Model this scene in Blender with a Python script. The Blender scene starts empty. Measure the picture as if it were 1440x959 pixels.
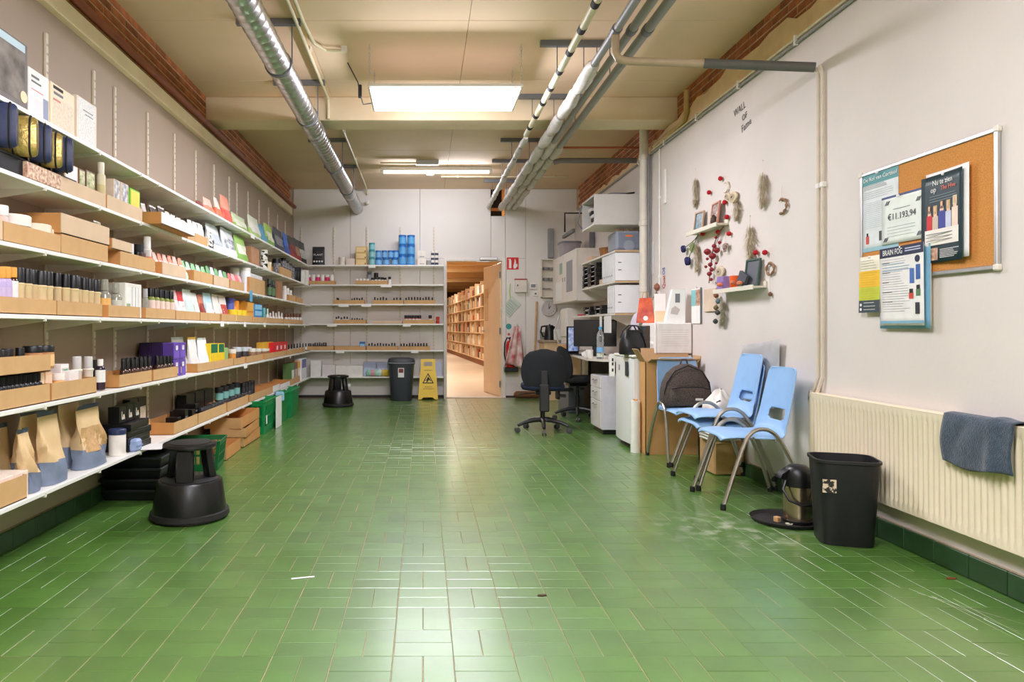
import bpy, bmesh, math, random
from mathutils import Vector, Matrix
random.seed(7)
SC = bpy.context.scene
COL = SC.collection
PI = math.pi
# ---------------------------------------------------------------- camera, world, exposure
F, CX, CY, H = 968.0, 595.0, 462.0, 1.09          # focal (px), vanishing point (px), eye height (m)
cd = bpy.data.cameras.new('camera'); cam = bpy.data.objects.new('camera', cd); COL.objects.link(cam)
cam.location = (0, 0, H); cam.rotation_euler = (PI/2, 0, 0)
cd.sensor_width = 36; cd.lens = F/1440*36
cd.shift_x = (720-CX)/1440; cd.shift_y = -(479.5-CY)/1440; cd.clip_start = .05; cd.clip_end = 200
SC.camera = cam
w = bpy.data.worlds.new('world'); SC.world = w; w.use_nodes = True
w.node_tree.nodes['Background'].inputs[0].default_value = (.9, .95, 1, 1)
w.node_tree.nodes['Background'].inputs[1].default_value = .3
vs = SC.view_settings
SC.display_settings.display_device = 'sRGB'
vs.view_transform = 'Standard'; vs.look = 'None'; vs.gamma = 1; vs.use_curve_mapping = False
vs.exposure = 0.22
LED_W, LED2_W, TUBE_W, HALL_W = 70, 65, 33, 66
EDGE_X, EDGE_Y = .13, .175
LEDCOL, TUBECOL, HALLCOL = (.95, .935, 1.06), (.95, .95, 1.06), (1, .92, .80)
ORD = ('first','second','third','fourth','fifth','sixth','seventh','eighth','ninth','tenth','eleventh','twelfth','thirteenth')
LEVEL = ('bottom','second','third','fourth','fifth','sixth')
try:
    SC.cycles.use_denoising = True; SC.cycles.max_bounces = 10; SC.cycles.diffuse_bounces = 7
    SC.cycles.glossy_bounces = 4; SC.cycles.transmission_bounces = 8; SC.cycles.transparent_max_bounces = 8
    SC.cycles.caustics_reflective = False; SC.cycles.caustics_refractive = False
    SC.cycles.sample_clamp_indirect = 6
except Exception: pass
def PX(x, Y): return (x-CX)*Y/F
def PZ(y, Y): return H+(CY-y)*Y/F
def YX(x, X): return F*X/(x-CX)                    # depth where the plane X is met
def YF(y, Z=0): return F*(Z-H)/(CY-y)              # depth where a level Z is met
# ---------------------------------------------------------------- materials
def lin(c):
    c = c/255.0
    return c/12.92 if c <= .04045 else ((c+.055)/1.055)**2.4
def rgb(c): return (lin(c[0]), lin(c[1]), lin(c[2]), 1)
MATS = {}
def mat(key, col, rough=.55, metal=0, noise=.06, ns=14, bump=0, bs=80, emit=0, trans=0, coat=0, tint=None, alpha=1, sheen=0, rnd=0, hard=None):
    if key in MATS: return MATS[key]
    m = bpy.data.materials.new(key); m.use_nodes = True; MATS[key] = m
    nt = m.node_tree; N = nt.nodes; L = nt.links; b = N['Principled BSDF']
    b.inputs['Roughness'].default_value = rough; b.inputs['Metallic'].default_value = metal
    b.inputs['Coat Weight'].default_value = coat; b.inputs['Alpha'].default_value = alpha
    b.inputs['Transmission Weight'].default_value = trans; b.inputs['Sheen Weight'].default_value = sheen
    c = rgb(col); b.inputs['Base Color'].default_value = c
    tc = N.new('ShaderNodeTexCoord')
    if noise or tint:
        n = N.new('ShaderNodeTexNoise'); n.inputs['Scale'].default_value = ns; n.inputs['Detail'].default_value = 5
        L.new(tc.outputs['Object'], n.inputs['Vector'])
        r = N.new('ShaderNodeValToRGB'); L.new(n.outputs['Fac'], r.inputs[0])
        c2 = rgb(tint) if tint else tuple(min(1, v*(1+noise)) for v in c[:3])+(1,)
        c1 = tuple(v*(1-noise) for v in c[:3])+(1,)
        r.color_ramp.elements[0].position = .3; r.color_ramp.elements[1].position = .7
        r.color_ramp.elements[0].color = c1; r.color_ramp.elements[1].color = c2
        if hard: r.color_ramp.elements[0].position = hard-.015; r.color_ramp.elements[1].position = hard+.015
        src = r.outputs[0]
        if rnd:
            oi = N.new('ShaderNodeObjectInfo'); ge = N.new('ShaderNodeNewGeometry')
            ad = N.new('ShaderNodeMath'); ad.operation = 'ADD'; L.new(oi.outputs['Random'], ad.inputs[0]); L.new(ge.outputs['Random Per Island'], ad.inputs[1])
            fr = N.new('ShaderNodeMath'); fr.operation = 'FRACT'; L.new(ad.outputs[0], fr.inputs[0])
            mr = N.new('ShaderNodeMapRange'); L.new(fr.outputs[0], mr.inputs[0]); mr.inputs[3].default_value = 1-rnd; mr.inputs[4].default_value = 1+rnd
            hs = N.new('ShaderNodeHueSaturation'); L.new(mr.outputs[0], hs.inputs['Value']); L.new(src, hs.inputs['Color']); src = hs.outputs[0]
        L.new(src, b.inputs['Base Color'])
    if bump:
        n2 = N.new('ShaderNodeTexNoise'); n2.inputs['Scale'].default_value = bs; n2.inputs['Detail'].default_value = 4
        L.new(tc.outputs['Object'], n2.inputs['Vector'])
        bp = N.new('ShaderNodeBump'); bp.inputs['Strength'].default_value = bump; bp.inputs['Distance'].default_value = .01
        L.new(n2.outputs['Fac'], bp.inputs['Height']); L.new(bp.outputs[0], b.inputs['Normal'])
    if emit:
        b.inputs['Emission Color'].default_value = c; b.inputs['Emission Strength'].default_value = emit
    return m
def cm(col, rough=.5, **k):                         # a material named by its colour
    return mat('paint_%d_%d_%d_%d' % (*col, int(rough*100)), col, rough, **k)
# ---------------------------------------------------------------- mesh builder
class MB:
    def __init__(s): s.v = []; s.f = []; s.m = []
    def box(s, x0, x1, y0, y1, z0, z1, m=0):
        i = len(s.v)
        s.v += [(x0,y0,z0),(x1,y0,z0),(x1,y1,z0),(x0,y1,z0),(x0,y0,z1),(x1,y0,z1),(x1,y1,z1),(x0,y1,z1)]
        s.f += [(i,i+3,i+2,i+1),(i+4,i+5,i+6,i+7),(i,i+1,i+5,i+4),(i+1,i+2,i+6,i+5),(i+2,i+3,i+7,i+6),(i+3,i,i+4,i+7)]
        s.m += [m]*6; return s
    def bbox(s, x0, x1, y0, y1, z0, z1, b=.004, m=0):    # chamfered box
        b = min(b, (x1-x0)*.49, (y1-y0)*.49, (z1-z0)*.49)
        bm = bmesh.new(); bmesh.ops.create_cube(bm, size=1)
        for v in bm.verts:
            v.co = Vector((x0+(v.co.x+.5)*(x1-x0), y0+(v.co.y+.5)*(y1-y0), z0+(v.co.z+.5)*(z1-z0)))
        bmesh.ops.bevel(bm, geom=bm.edges[:], offset=b, segments=1, affect='EDGES')
        return s.addbm(bm, m)
    def addbm(s, bm, m=0):
        i = len(s.v); bm.verts.index_update()
        s.v += [tuple(v.co) for v in bm.verts]
        for f in bm.faces: s.f.append(tuple(i+v.index for v in f.verts)); s.m.append(m)
        bm.free(); return s
    def lathe(s, prof, n=16, c=(0,0,0), m=0, sx=1, sy=1, sq=0, mats=None):
        i = len(s.v); k = len(prof)
        for r, z in prof:
            for j in range(n):
                a = 2*PI*(j+.5)/n; ca, sa = math.cos(a), math.sin(a)
                q = 1.0
                if sq: q = 1/((abs(ca)**sq+abs(sa)**sq)**(1/sq))
                s.v.append((c[0]+r*sx*ca*q, c[1]+r*sy*sa*q, c[2]+z))
        for a in range(k-1):
            for j in range(n):
                j2 = (j+1) % n
                s.f.append((i+a*n+j, i+a*n+j2, i+(a+1)*n+j2, i+(a+1)*n+j)); s.m.append(mats[a] if mats else m)
        s.f.append(tuple(i+j for j in range(n))[::-1]); s.m.append(mats[0] if mats else m)
        s.f.append(tuple(i+(k-1)*n+j for j in range(n))); s.m.append(mats[-1] if mats else m)
        return s
    def tube(s, pts, r, n=8, m=0, cap=True, closed=False):
        pts = [Vector(p) for p in pts]; k = len(pts); i = len(s.v)
        rr = r if isinstance(r, (list, tuple)) else [r]*k
        up = None
        for a in range(k):
            if closed: t = pts[(a+1) % k]-pts[a-1]
            else: t = (pts[min(a+1, k-1)]-pts[max(a-1, 0)])
            t.normalize()
            if up is None:
                up = Vector((0,0,1)) if abs(t.z) < .9 else Vector((1,0,0))
            u = up-t*up.dot(t)
            if u.length < 1e-5: u = t.orthogonal()
            u.normalize(); up = u; v = t.cross(u)
            for j in range(n):
                an = 2*PI*j/n
                s.v.append(tuple(pts[a]+u*math.cos(an)*rr[a]+v*math.sin(an)*rr[a]))
        for a in range(k if closed else k-1):
            b = (a+1) % k
            for j in range(n):
                j2 = (j+1) % n
                s.f.append((i+a*n+j, i+a*n+j2, i+b*n+j2, i+b*n+j)); s.m.append(m)
        if cap and not closed:
            s.f.append(tuple(i+j for j in range(n))[::-1]); s.f.append(tuple(i+(k-1)*n+j for j in range(n))); s.m += [m, m]
        return s
    def prism(s, pts, a0, a1, axis='z', m=0):          # polygon extruded along an axis
        i = len(s.v); k = len(pts)
        for a in (a0, a1):
            for p, q in pts:
                s.v.append({'z': (p,q,a), 'y': (p,a,q), 'x': (a,p,q)}[axis])
        s.f.append(tuple(range(i, i+k))[::-1]); s.f.append(tuple(range(i+k, i+2*k))); s.m += [m, m]
        for j in range(k):
            j2 = (j+1) % k; s.f.append((i+j, i+j2, i+k+j2, i+k+j)); s.m.append(m)
        return s
    def poly(s, pts, m=0):
        i = len(s.v); s.v += [tuple(p) for p in pts]; s.f.append(tuple(range(i, i+len(pts)))); s.m.append(m); return s
    def grid(s, fn, nu, nv, m=0, skip=None, mfn=None):
        i = len(s.v)
        for a in range(nu+1):
            for b in range(nv+1): s.v.append(tuple(fn(a/nu, b/nv)))
        for a in range(nu):
            for b in range(nv):
                if skip and skip(a, b): continue
                q = i+a*(nv+1)+b
                s.f.append((q, q+1, q+nv+2, q+nv+1)); s.m.append(mfn(a, b) if mfn else m)
        return s
    def xf(s, mx, start=0):
        for k in range(start, len(s.v)): s.v[k] = tuple(mx @ Vector(s.v[k]))
        return s
    def mesh(s, name, mats, ang=.6, fix=True):
        me = bpy.data.meshes.new(name); me.from_pydata(s.v, [], s.f)
        if not isinstance(mats, (list, tuple)): mats = [mats]
        for x in mats: me.materials.append(x)
        if len(mats) > 1: me.polygons.foreach_set('material_index', s.m)
        if fix:
            bm = bmesh.new(); bm.from_mesh(me); bmesh.ops.recalc_face_normals(bm, faces=bm.faces); bm.to_mesh(me); bm.free()
        me.polygons.foreach_set('use_smooth', [True]*len(me.polygons)); me.set_sharp_from_angle(angle=ang)
        me.update(); return me
    def build(s, name, mats, parent=None, loc=(0,0,0), rz=0, ang=.6, fix=True):
        return ob(name, s.mesh(name, mats, ang, fix), parent, loc, rz)
def ob(name, me, parent=None, loc=(0,0,0), rz=0):
    o = bpy.data.objects.new(name, me); COL.objects.link(o); o.location = loc
    o.rotation_euler = (0,0,rz) if not isinstance(rz, (tuple, list)) else rz
    if parent: o.parent = parent
    return o
def tag(o, label, cat, group=None, kind=None):
    if label: o['label'] = label
    if cat: o['category'] = cat
    if group: o['group'] = group
    if kind: o['kind'] = kind
    return o
def thing(name, label, cat, loc=(0,0,0), rz=0, group=None):
    o = bpy.data.objects.new(name, None); o.empty_display_size = .05; COL.objects.link(o); o.location = loc
    o.rotation_euler = (0,0,rz) if not isinstance(rz, (tuple, list)) else rz
    return tag(o, label, cat, group)
def struct(name, mb, mats, **k):
    o = mb.build(name, mats, **k); o['kind'] = 'structure'; return o
def copy_tree(o, loc=None, rz=None, label=None, parent=None, group=None):
    c = o.copy(); COL.objects.link(c)
    if parent: c.parent = parent
    if loc is not None: c.location = loc
    if rz is not None: c.rotation_euler = (0,0,rz)
    if label: c['label'] = label
    if group: c['group'] = group
    for ch in list(o.children): copy_tree(ch, parent=c)
    return c
def text_mesh(txt, size, ext=.0004, align='CENTER', shear=0, res=2):
    cu = bpy.data.curves.new('lettering', 'FONT'); cu.body = txt; cu.size = size; cu.extrude = ext; cu.align_x = align
    cu.resolution_u = res; cu.shear = shear; cu.align_y = 'CENTER'
    o = bpy.data.objects.new('lettering', cu); COL.objects.link(o)
    dg = bpy.context.evaluated_depsgraph_get()
    me = bpy.data.meshes.new_from_object(o.evaluated_get(dg)); bpy.data.objects.remove(o); return me
def lettering(name, txt, size, m, parent, loc, rot, align='CENTER', bold=0, shear=0, width=None):
    me = text_mesh(txt, size, align=align, shear=shear); me.materials.clear(); me.materials.append(m)
    o = ob(name, me, parent, loc, rot)
    if width and o.dimensions.x > 0:
        k = width/o.dimensions.x; me.transform(Matrix.Diagonal((k, 1, 1, 1)))
    return o
CACHE = {}
def cached(key, fn):
    if key not in CACHE: CACHE[key] = fn()
    return CACHE[key]
def jit(a): return random.uniform(-a, a)
# ---------------------------------------------------------------- shared materials
WHITE = mat('white_paint', (236,232,226), .5, noise=.02)
SHELFW = mat('shelf_white_laminate', (244,242,236), .35, noise=.02)
CARD = mat('corrugated_cardboard', (206,164,112), .85, noise=.07, ns=9, bump=.05, bs=200)
CARDD = mat('cardboard_inside', (196,140,80), .85, noise=.08, ns=8)
CARDL = mat('pale_cardboard', (218,190,158), .85, noise=.05, ns=8)
BLACKP = mat('black_plastic', (14,14,16), .38, noise=.1)
BLACKM = mat('matt_black', (18,18,20), .7, noise=.12)
CHROME = mat('brushed_steel', (190,186,178), .28, metal=1, noise=.08, ns=30)
ALU = mat('aluminium', (205,205,203), .4, metal=.9, noise=.05)
GALV = mat('galvanised_steel', (196,196,194), .33, metal=.95, noise=.12, ns=18)
GREYM = mat('grey_metal', (120,122,126), .45, metal=.4, noise=.06)
PVC = mat('cream_conduit', (222,212,178), .45, noise=.05)
GREYPIPE = mat('grey_plastic_pipe', (150,150,150), .45, noise=.06)
GLASSC = mat('clear_glass', (235,240,238), .05, trans=.9, noise=0)
PAPER = mat('white_paper', (240,239,235), .7, noise=.02)
INK = mat('black_ink', (30,30,32), .7, noise=0)
GREYINK = mat('grey_ink', (120,122,126), .7, noise=0)
# ================================================================ THE SETTING
XL, XR, YB, ZC = -2.05, 2.40, 10.88, 3.30
Y0 = -2.2                                             # the room goes on behind the camera
# ---- tile material
def tile_mat(name, base, dark, rough=.3):
    m = mat(name, base, rough, noise=.12, ns=5, rnd=.10, coat=0)
    nt = m.node_tree; N = nt.nodes; L = nt.links; b = N['Principled BSDF']
    ge = N.new('ShaderNodeNewGeometry')
    n = N.new('ShaderNodeTexNoise'); n.inputs['Scale'].default_value = 2.2; n.inputs['Detail'].default_value = 8; n.inputs['Roughness'].default_value = .65
    L.new(ge.outputs['Position'], n.inputs['Vector'])
    mr = N.new('ShaderNodeMapRange'); L.new(n.outputs['Fac'], mr.inputs[0]); mr.inputs[1].default_value = .3; mr.inputs[2].default_value = .75
    mr.inputs[3].default_value = rough-.06; mr.inputs[4].default_value = rough+.14; L.new(mr.outputs[0], b.inputs['Roughness'])
    # pale worn scuffs in front of the chairs (a stain with a shape of its own)
    b.inputs['Specular IOR Level'].default_value = .95; b.inputs['Coat Weight'].default_value = .85; b.inputs['Coat Roughness'].default_value = .22; b.inputs['Coat IOR'].default_value = 1.62
    vm = N.new('ShaderNodeVectorMath'); vm.operation = 'DISTANCE'; L.new(ge.outputs['Position'], vm.inputs[0]); vm.inputs[1].default_value = (1.66, 3.72, 0)
    d = N.new('ShaderNodeMapRange'); L.new(vm.outputs['Value'], d.inputs[0]); d.inputs[1].default_value = .05; d.inputs[2].default_value = .5; d.inputs[3].default_value = .75; d.inputs[4].default_value = 0
    n2 = N.new('ShaderNodeTexNoise'); n2.inputs['Scale'].default_value = 11; n2.inputs['Detail'].default_value = 8; L.new(ge.outputs['Position'], n2.inputs['Vector'])
    g = N.new('ShaderNodeMapRange'); L.new(n2.outputs['Fac'], g.inputs[0]); g.inputs[1].default_value = .48; g.inputs[2].default_value = .68
    mu = N.new('ShaderNodeMath'); mu.operation = 'MULTIPLY'; L.new(d.outputs[0], mu.inputs[0]); L.new(g.outputs[0], mu.inputs[1])
    mx = N.new('ShaderNodeMix'); mx.data_type = 'RGBA'; L.new(mu.outputs[0], mx.inputs[0])
    src = b.inputs['Base Color'].links[0].from_socket
    L.new(src, mx.inputs[6]); mx.inputs[7].default_value = rgb((196,205,180)); L.new(mx.outputs[2], b.inputs['Base Color'])
    bp = N.new('ShaderNodeBump'); bp.inputs['Strength'].default_value = .12; bp.inputs['Distance'].default_value = .004
    n3 = N.new('ShaderNodeTexNoise'); n3.inputs['Scale'].default_value = 24; L.new(ge.outputs['Position'], n3.inputs['Vector'])
    L.new(n3.outputs['Fac'], bp.inputs['Height']); L.new(bp.outputs[0], b.inputs['Normal'])
    return m
TILE = tile_mat('green_glazed_tile', (78,120,44), (50,100,40), .40)
GROUT = mat('pale_grout', (164,146,118), .9, noise=.15, ns=30)
floor = struct('floor', MB().box(-2.2, 2.55, Y0, 11.0, -.12, -.0025), GROUT)
def tile_mesh(w, l):
    mb = MB(); t, b = .0, .0012; x, y = w/2, l/2
    mb.v = [(-x,-y,-.008),(x,-y,-.008),(x,y,-.008),(-x,y,-.008),(-x,-y,t-b),(x,-y,t-b),(x,y,t-b),(-x,y,t-b),
            (-x+b,-y+b,t),(x-b,-y+b,t),(x-b,y-b,t),(-x+b,y-b,t)]
    mb.f = [(8,9,10,11)]+[(i,(i+1)%4,4+(i+1)%4,4+i) for i in range(4)]+[(4+i,4+(i+1)%4,8+(i+1)%4,8+i) for i in range(4)]
    mb.m = [0]*9; return mb
MOD = .2005
tm = tile_mesh(.0975, .1978); tme = tm.mesh('tile', TILE, ang=.3)
tiles = []
for j in range(int((Y0-2.29)/MOD)-1, int((YB-2.29)/MOD)+1):
    for i in range(-11, 13):
        cx, cy = .0+i*MOD, 2.29-MOD/2+j*MOD
        if cx < XL-.02 or cx > XR+.02 or cy < Y0 or cy > YB+.02: continue
        alongY = (i+j) % 2 == 0
        for s in (-1, 1):
            x, y = (cx+s*MOD/4, cy) if alongY else (cx, cy+s*MOD/4)
            tiles.append((x, y, 0 if alongY else PI/2))
def inframe(x, y):
    if y < 1.9: return False
    px, py = CX+F*x/y, CY+F*H/y
    return -20 < px < 1460 and py < 975
vis = sorted([t for t in tiles if inframe(t[0], t[1])], key=lambda t: t[1])[:300]
vset = set(vis)
for (x, y, r) in vis:
    o = ob('tile', tme, floor, (x+jit(.0008), y+jit(.0008), jit(.0004)), (jit(.0016), jit(.0016), r+jit(.003)))
rest = MB()
for t in tiles:
    if t in vset: continue
    k = len(rest.v); q = MB(); q.v = list(tm.v)
    mx = Matrix.Translation((t[0]+jit(.0008), t[1]+jit(.0008), jit(.0004))) @ Matrix.Rotation(t[2]+jit(.003), 4, 'Z') @ Matrix.Rotation(jit(.0016), 4, 'X')
    q.xf(mx); rest.v += q.v; rest.f += [tuple(k+a for a in f) for f in tm.f]; rest.m += tm.m
o = rest.build('tile', TILE, floor, ang=.3, fix=False); o['kind'] = 'stuff'
# scratches worn into the glaze
sc = MB()
for (a, b) in (((1278,828),(1432,888)),((1290,834),(1440,878)),((1310,838),(1425,897)),((1340,842),(1438,894)),((1402,918),(1418,922))):
    p = Vector((PX(a[0],YF(a[1])), YF(a[1]), 0)); q = Vector((PX(b[0],YF(b[1])), YF(b[1]), 0)); d = (q-p).normalized(); nn = Vector((-d.y, d.x, 0))*.0016
    sc.poly([p-nn+Vector((0,0,.0012)), q-nn*.3+Vector((0,0,.0012)), q+nn*.3+Vector((0,0,.0012)), p+nn+Vector((0,0,.0012))])
sc.build('scratch', mat('scratched_glaze', (205,214,190), .7, noise=.1), floor)
p = (PX(426,YF(813)), YF(813), .0015)
tag(MB().box(-.05, .05, -.006, .006, 0, .002).build('paper_strip', PAPER, None, p, .28), 'thin white paper strip lying on the green tiles', 'paper strip')
yd = YF(838); tag(MB().prism([(-.02,-.006),(0,-.01),(.02,-.003),(.015,.008),(-.012,.006)], 0, .004).build('dry_leaf', mat('dry_leaf_brown', (70,50,30), .8), None, (PX(762,yd), yd, .001)), 'small dark dry leaf scrap lying on the tiles', 'leaf')
yl = YF(803); tag(MB().prism([(-.025,-.008),(.01,-.012),(.028,.002),(-.01,.01)], 0, .003).build('dry_leaf', mat('rust_leaf', (120,66,32), .8), None, (2.30, 3.0, .001)), 'rust brown leaf scrap under the radiator', 'leaf')
# skirting tiles
SKT = mat('dark_green_skirting', (44,74,42), .4, noise=.2, ns=10, rnd=.12)
for nm, x0, x1 in (('baseboard_left', XL, XL+.012), ('baseboard_right', XR-.012, XR)):
    bb = struct(nm, MB().box(x0, x1, Y0, YB, -.004, .104), GROUT)
    s = 1 if nm.endswith('left') else -1
    me = cached('skt'+nm, lambda: MB().bbox(-.012, .012, -.098, .098, 0, .1, .003).mesh('tile', SKT))
    for k in range(int((YB-Y0)/.2)):
        ob('tile', me, bb, ((x1 if s > 0 else x0)+s*.002+jit(.001), Y0+.1+k*.2, .002))
SKB = mat('dark_skirting', (46,42,40), .6)
struct('baseboard_back', MB().box(XL, .33, YB-.012, YB, 0, .04).box(1.30, XR, YB-.012, YB, 0, .03), SKB)
# ---- walls
WL = mat('taupe_wall_panel', (172,154,135), .6, noise=.05, ns=1.2)
struct('wall_left', MB().box(XL-.1, XL, Y0, YB, -.1, 2.83), WL)
WR = mat('white_plaster', (220,212,205), .75, noise=.045, ns=1.6, bump=.1, bs=26)
struct('wall_right', MB().box(XR, XR+.12, Y0, YB, -.1, 2.94), WR)
struct('wall_front', MB().box(-2.3, 2.6, Y0-.1, Y0, -.1, 3.4), WR)
MORT = mat('old_mortar', (186,156,122), .95, noise=.2, ns=20)
BRICK = mat('red_brown_brick', (156,92,52), .9, noise=.28, ns=9, rnd=.28, bump=.4, bs=70)
bme = MB().bbox(-.012, .012, -.104, .104, -.0245, .0245, .003).mesh('brick', BRICK)
for nm, x, s in (('wall_left_top', -2.075, 1), ('wall_right_top', 2.43, -1)):
    wt = struct(nm, MB().box(min(x, x-s*.12), max(x, x-s*.12), Y0, YB, 2.80, ZC+.05), MORT)
    for c in range(6):
        z = 2.945+.0305+c*.0607
        for k in range(int((YB-2.9)/.217)):
            y = 2.95+k*.217+(.108 if c % 2 else 0)
            if y > YB-.11: continue
            ob('brick', bme, wt, (x-s*.008+jit(.0015), y, z), (0, 0, 0))
TRIMC = mat('cream_batten', (250,230,198), .6, noise=.10, ns=3)
struct('trim_1', MB().bbox(XL-.03, XL+.045, Y0, YB-.3, 2.83, 2.935, .004), TRIMC)
PLC = mat('chipped_old_plaster', (226,200,160), .85, noise=.1, ns=6, bump=.3, bs=40)
pts = [(Y0, 2.93)]; y = Y0
random.seed(5)
tops = []
while y < 10.6:
    tops.append((y, 2.97+max(0, .16*(1-abs(y-5.0)/3.4))+random.uniform(-.02, .045))); y += random.uniform(.06, .17)
poly = [(Y0, 2.93)]+[(10.6, 2.93)]+tops[::-1]
struct('trim_2', MB().prism(poly, 2.404, 2.428, 'x'), PLC)
# ---- back wall panels with door opening and pipe hole
WB = mat('white_wall_panel', (229,224,218), .5, noise=.02, ns=1)
wb = struct('wall_back', MB().box(XL-.1, .33, YB+.03, YB+.12, -.1, ZC+.05).box(1.30, 2.6, YB+.03, YB+.12, -.1, ZC+.05).box(.33, 1.07, YB+.03, YB+.12, 2.2, ZC+.05).box(1.07, 1.30, YB+.03, YB+.12, 2.2, 2.87), WB)
DARK = mat('dark_void', (24,22,20), .9)
g = .0025
for (x0, x1, z0, z1) in ((XL,-1.15,0,ZC),(-1.15,-.05,0,ZC),(-.05,.33,0,2.20),(-.05,1.07,2.20,ZC),(1.07,1.30,2.20,2.87),(1.30,1.62,0,2.20),(1.30,1.62,2.20,ZC),(1.62,XR+.03,0,ZC)):
    MB().bbox(x0+g, x1-g, YB, YB+.035, z0, z1-g, .002).build('panel', WB, wb)
hole = MB().box(1.07, 1.30, YB+.5, YB+.52, 2.8, 3.4).build('recess', DARK, wb)
MB().box(1.07, 1.30, YB+.2, YB+.3, 3.0, 3.03).build('batten', mat('orange_wood', (190,120,60), .7), wb)
TRW = mat('white_frame_paint', (230,225,217), .4, noise=.02)
struct('trim_3', MB().bbox(.325, .375, YB-.02, YB+.14, 0, 2.20).bbox(1.245, 1.305, YB-.02, YB+.14, 0, 2.20).bbox(.375, 1.245, YB-.02, YB+.14, 2.155, 2.20), TRW)
struct('trim_4', MB().box(.34, 1.30, YB-.03, YB+.13, -.002, .006), mat('stone_sill', (226,214,196), .5))
# ---- ceiling boards and beam
CE = mat('ceiling_board', (238,210,178), .8, noise=.06, ns=1.3)
ce = struct('ceiling', MB().box(-2.2, 2.6, Y0-.1, YB+.12, ZC+.014, ZC+.1), mat('ceiling_dark', (90,80,62), .9))
xs = [-2.075, -.87, .33, 1.53, 2.43]
for k in range(12):
    ya, yb = -2.26+k*1.2, -2.26+(k+1)*1.2
    for a, b in zip(xs, xs[1:]):
        MB().bbox(a+.0015, b-.0015, ya+.0015, min(yb, YB+.03)-.0015, ZC, ZC+.014, .002).build('panel', CE, ce)
struct('beam', MB().bbox(-2.075, 2.43, 6.56, 6.88, 3.075, ZC-.001, .006), mat('beam_cream_paint', (226,204,168), .65, noise=.08, ns=2.5, tint=(230,212,180)))
# ---- hall behind the door
HF = mat('hall_beige_floor', (228,212,188), .35, noise=.05, ns=.8)
struct('floor_hall', MB().box(-6, 7, 11.0, 60, -.1, 0.0), HF)
hc = struct('ceiling_hall', MB().box(-6, 7, 11.0, 60, 3.75, 3.85), mat('hall_ceiling_ply', (232,198,150), .7, noise=.08, ns=.7))
for k in range(11):
    MB().bbox(-6, 7, 13.2+k*3.1, 13.5+k*3.1, 3.45, 3.75, .01).build('joist', mat('hall_joist_wood', (230,192,140), .7, noise=.1, ns=1.1), hc)
HW = mat('hall_wall_warm', (232,222,206), .7, noise=.03)
struct('wall_hall_far', MB().box(-6, 7, 60, 60.1, 0, 3.85), HW)
struct('wall_hall_left', MB().box(-6.1, -6, 11, 60, 0, 3.85), HW)
struct('wall_hall_right', MB().box(7, 7.1, 11, 60, 0, 3.85), HW)
struct('wall_hall_front', MB().box(-6, .30, 11.0, 11.03, 0, 3.85).box(1.31, 7, 11.0, 11.03, 0, 3.85).box(.30, 1.06, 11.0, 11.03, 2.21, 3.85).box(1.31, 1.06, 11.0, 11.03, 3.4, 3.85), HW)
LAMPW = mat('hall_tube_glow', (255,232,196), .5, noise=0, emit=5)
for k, (x, y) in enumerate(((.6,14.8),(.6,21),(.6,27.2),(.6,33.4),(-2.6,17.9),(-2.6,27.2),(2.9,14.8),(4.6,23.5))):
    t = thing('hall_lamp', 'long warm tube lamp under the wooden ceiling of the shop hall', 'lamp', (x, y, 3.66), 0, 'tube lamps in the shop hall')
    MB().bbox(-.06, .06, -.75, .75, .03, .09, .01).build('housing', WHITE, t)
    MB().tube([(0,-.72,.01),(0,.72,.01)], .02, 8).build('tube', LAMPW, t)
    ld = bpy.data.lights.new('hall_light', 'AREA'); ld.shape = 'RECTANGLE'; ld.size = .3; ld.size_y = 1.5; ld.energy = HALL_W; ld.color = HALLCOL
    lo = bpy.data.objects.new('hall_light', ld); COL.objects.link(lo); lo.parent = t; lo.location = (0,0,-.03)
# hall door leaf, swung open into the hall
DW = mat('beech_veneer', (232,204,170), .4, noise=.05, ns=3)
hx, hy = 1.245, YB+.13
ang = math.atan2(.96, -.205)
d1 = struct('door_1', MB().bbox(0, .87, -.02, .02, .006, 2.13, .003), DW, loc=(hx, hy, 0), rz=ang)
MB().bbox(.62, .80, .019, .024, 1.22, 1.77, .002).build('window_frame', mat('beech_bead', (206,164,112), .4), d1)
MB().box(.635, .785, .0225, .0255, 1.235, 1.755).build('pane', mat('wired_glass', (214,176,136), .15, noise=.1), d1)
for z in (.2, 1.05, 1.95): MB().tube([(-.01,.02,z-.05),(-.01,.02,z+.05)], .012, 8).build('hinge', GREYM, d1)
MB().tube([(.80,.03,1.05),(.80,.07,1.05),(.69,.07,1.05)], .009, 8).build('door_handle', GREYM, d1)
MB().bbox(-.09, .2, -.045, -.0, .0, .05, .006).build('door_closer', ALU, d1, (0,0,2.1))
t = thing('door_closer', 'grey overhead door closer above the doorway', 'door closer', (1.03, YB-.05, 2.165))
MB().bbox(-.14, .14, -.03, .028, .0, .05, .006).build('body', ALU, t); MB().bbox(-.20, .02, -.04, -.025, -.03, -.018, .002).build('arm', ALU, t)
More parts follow.
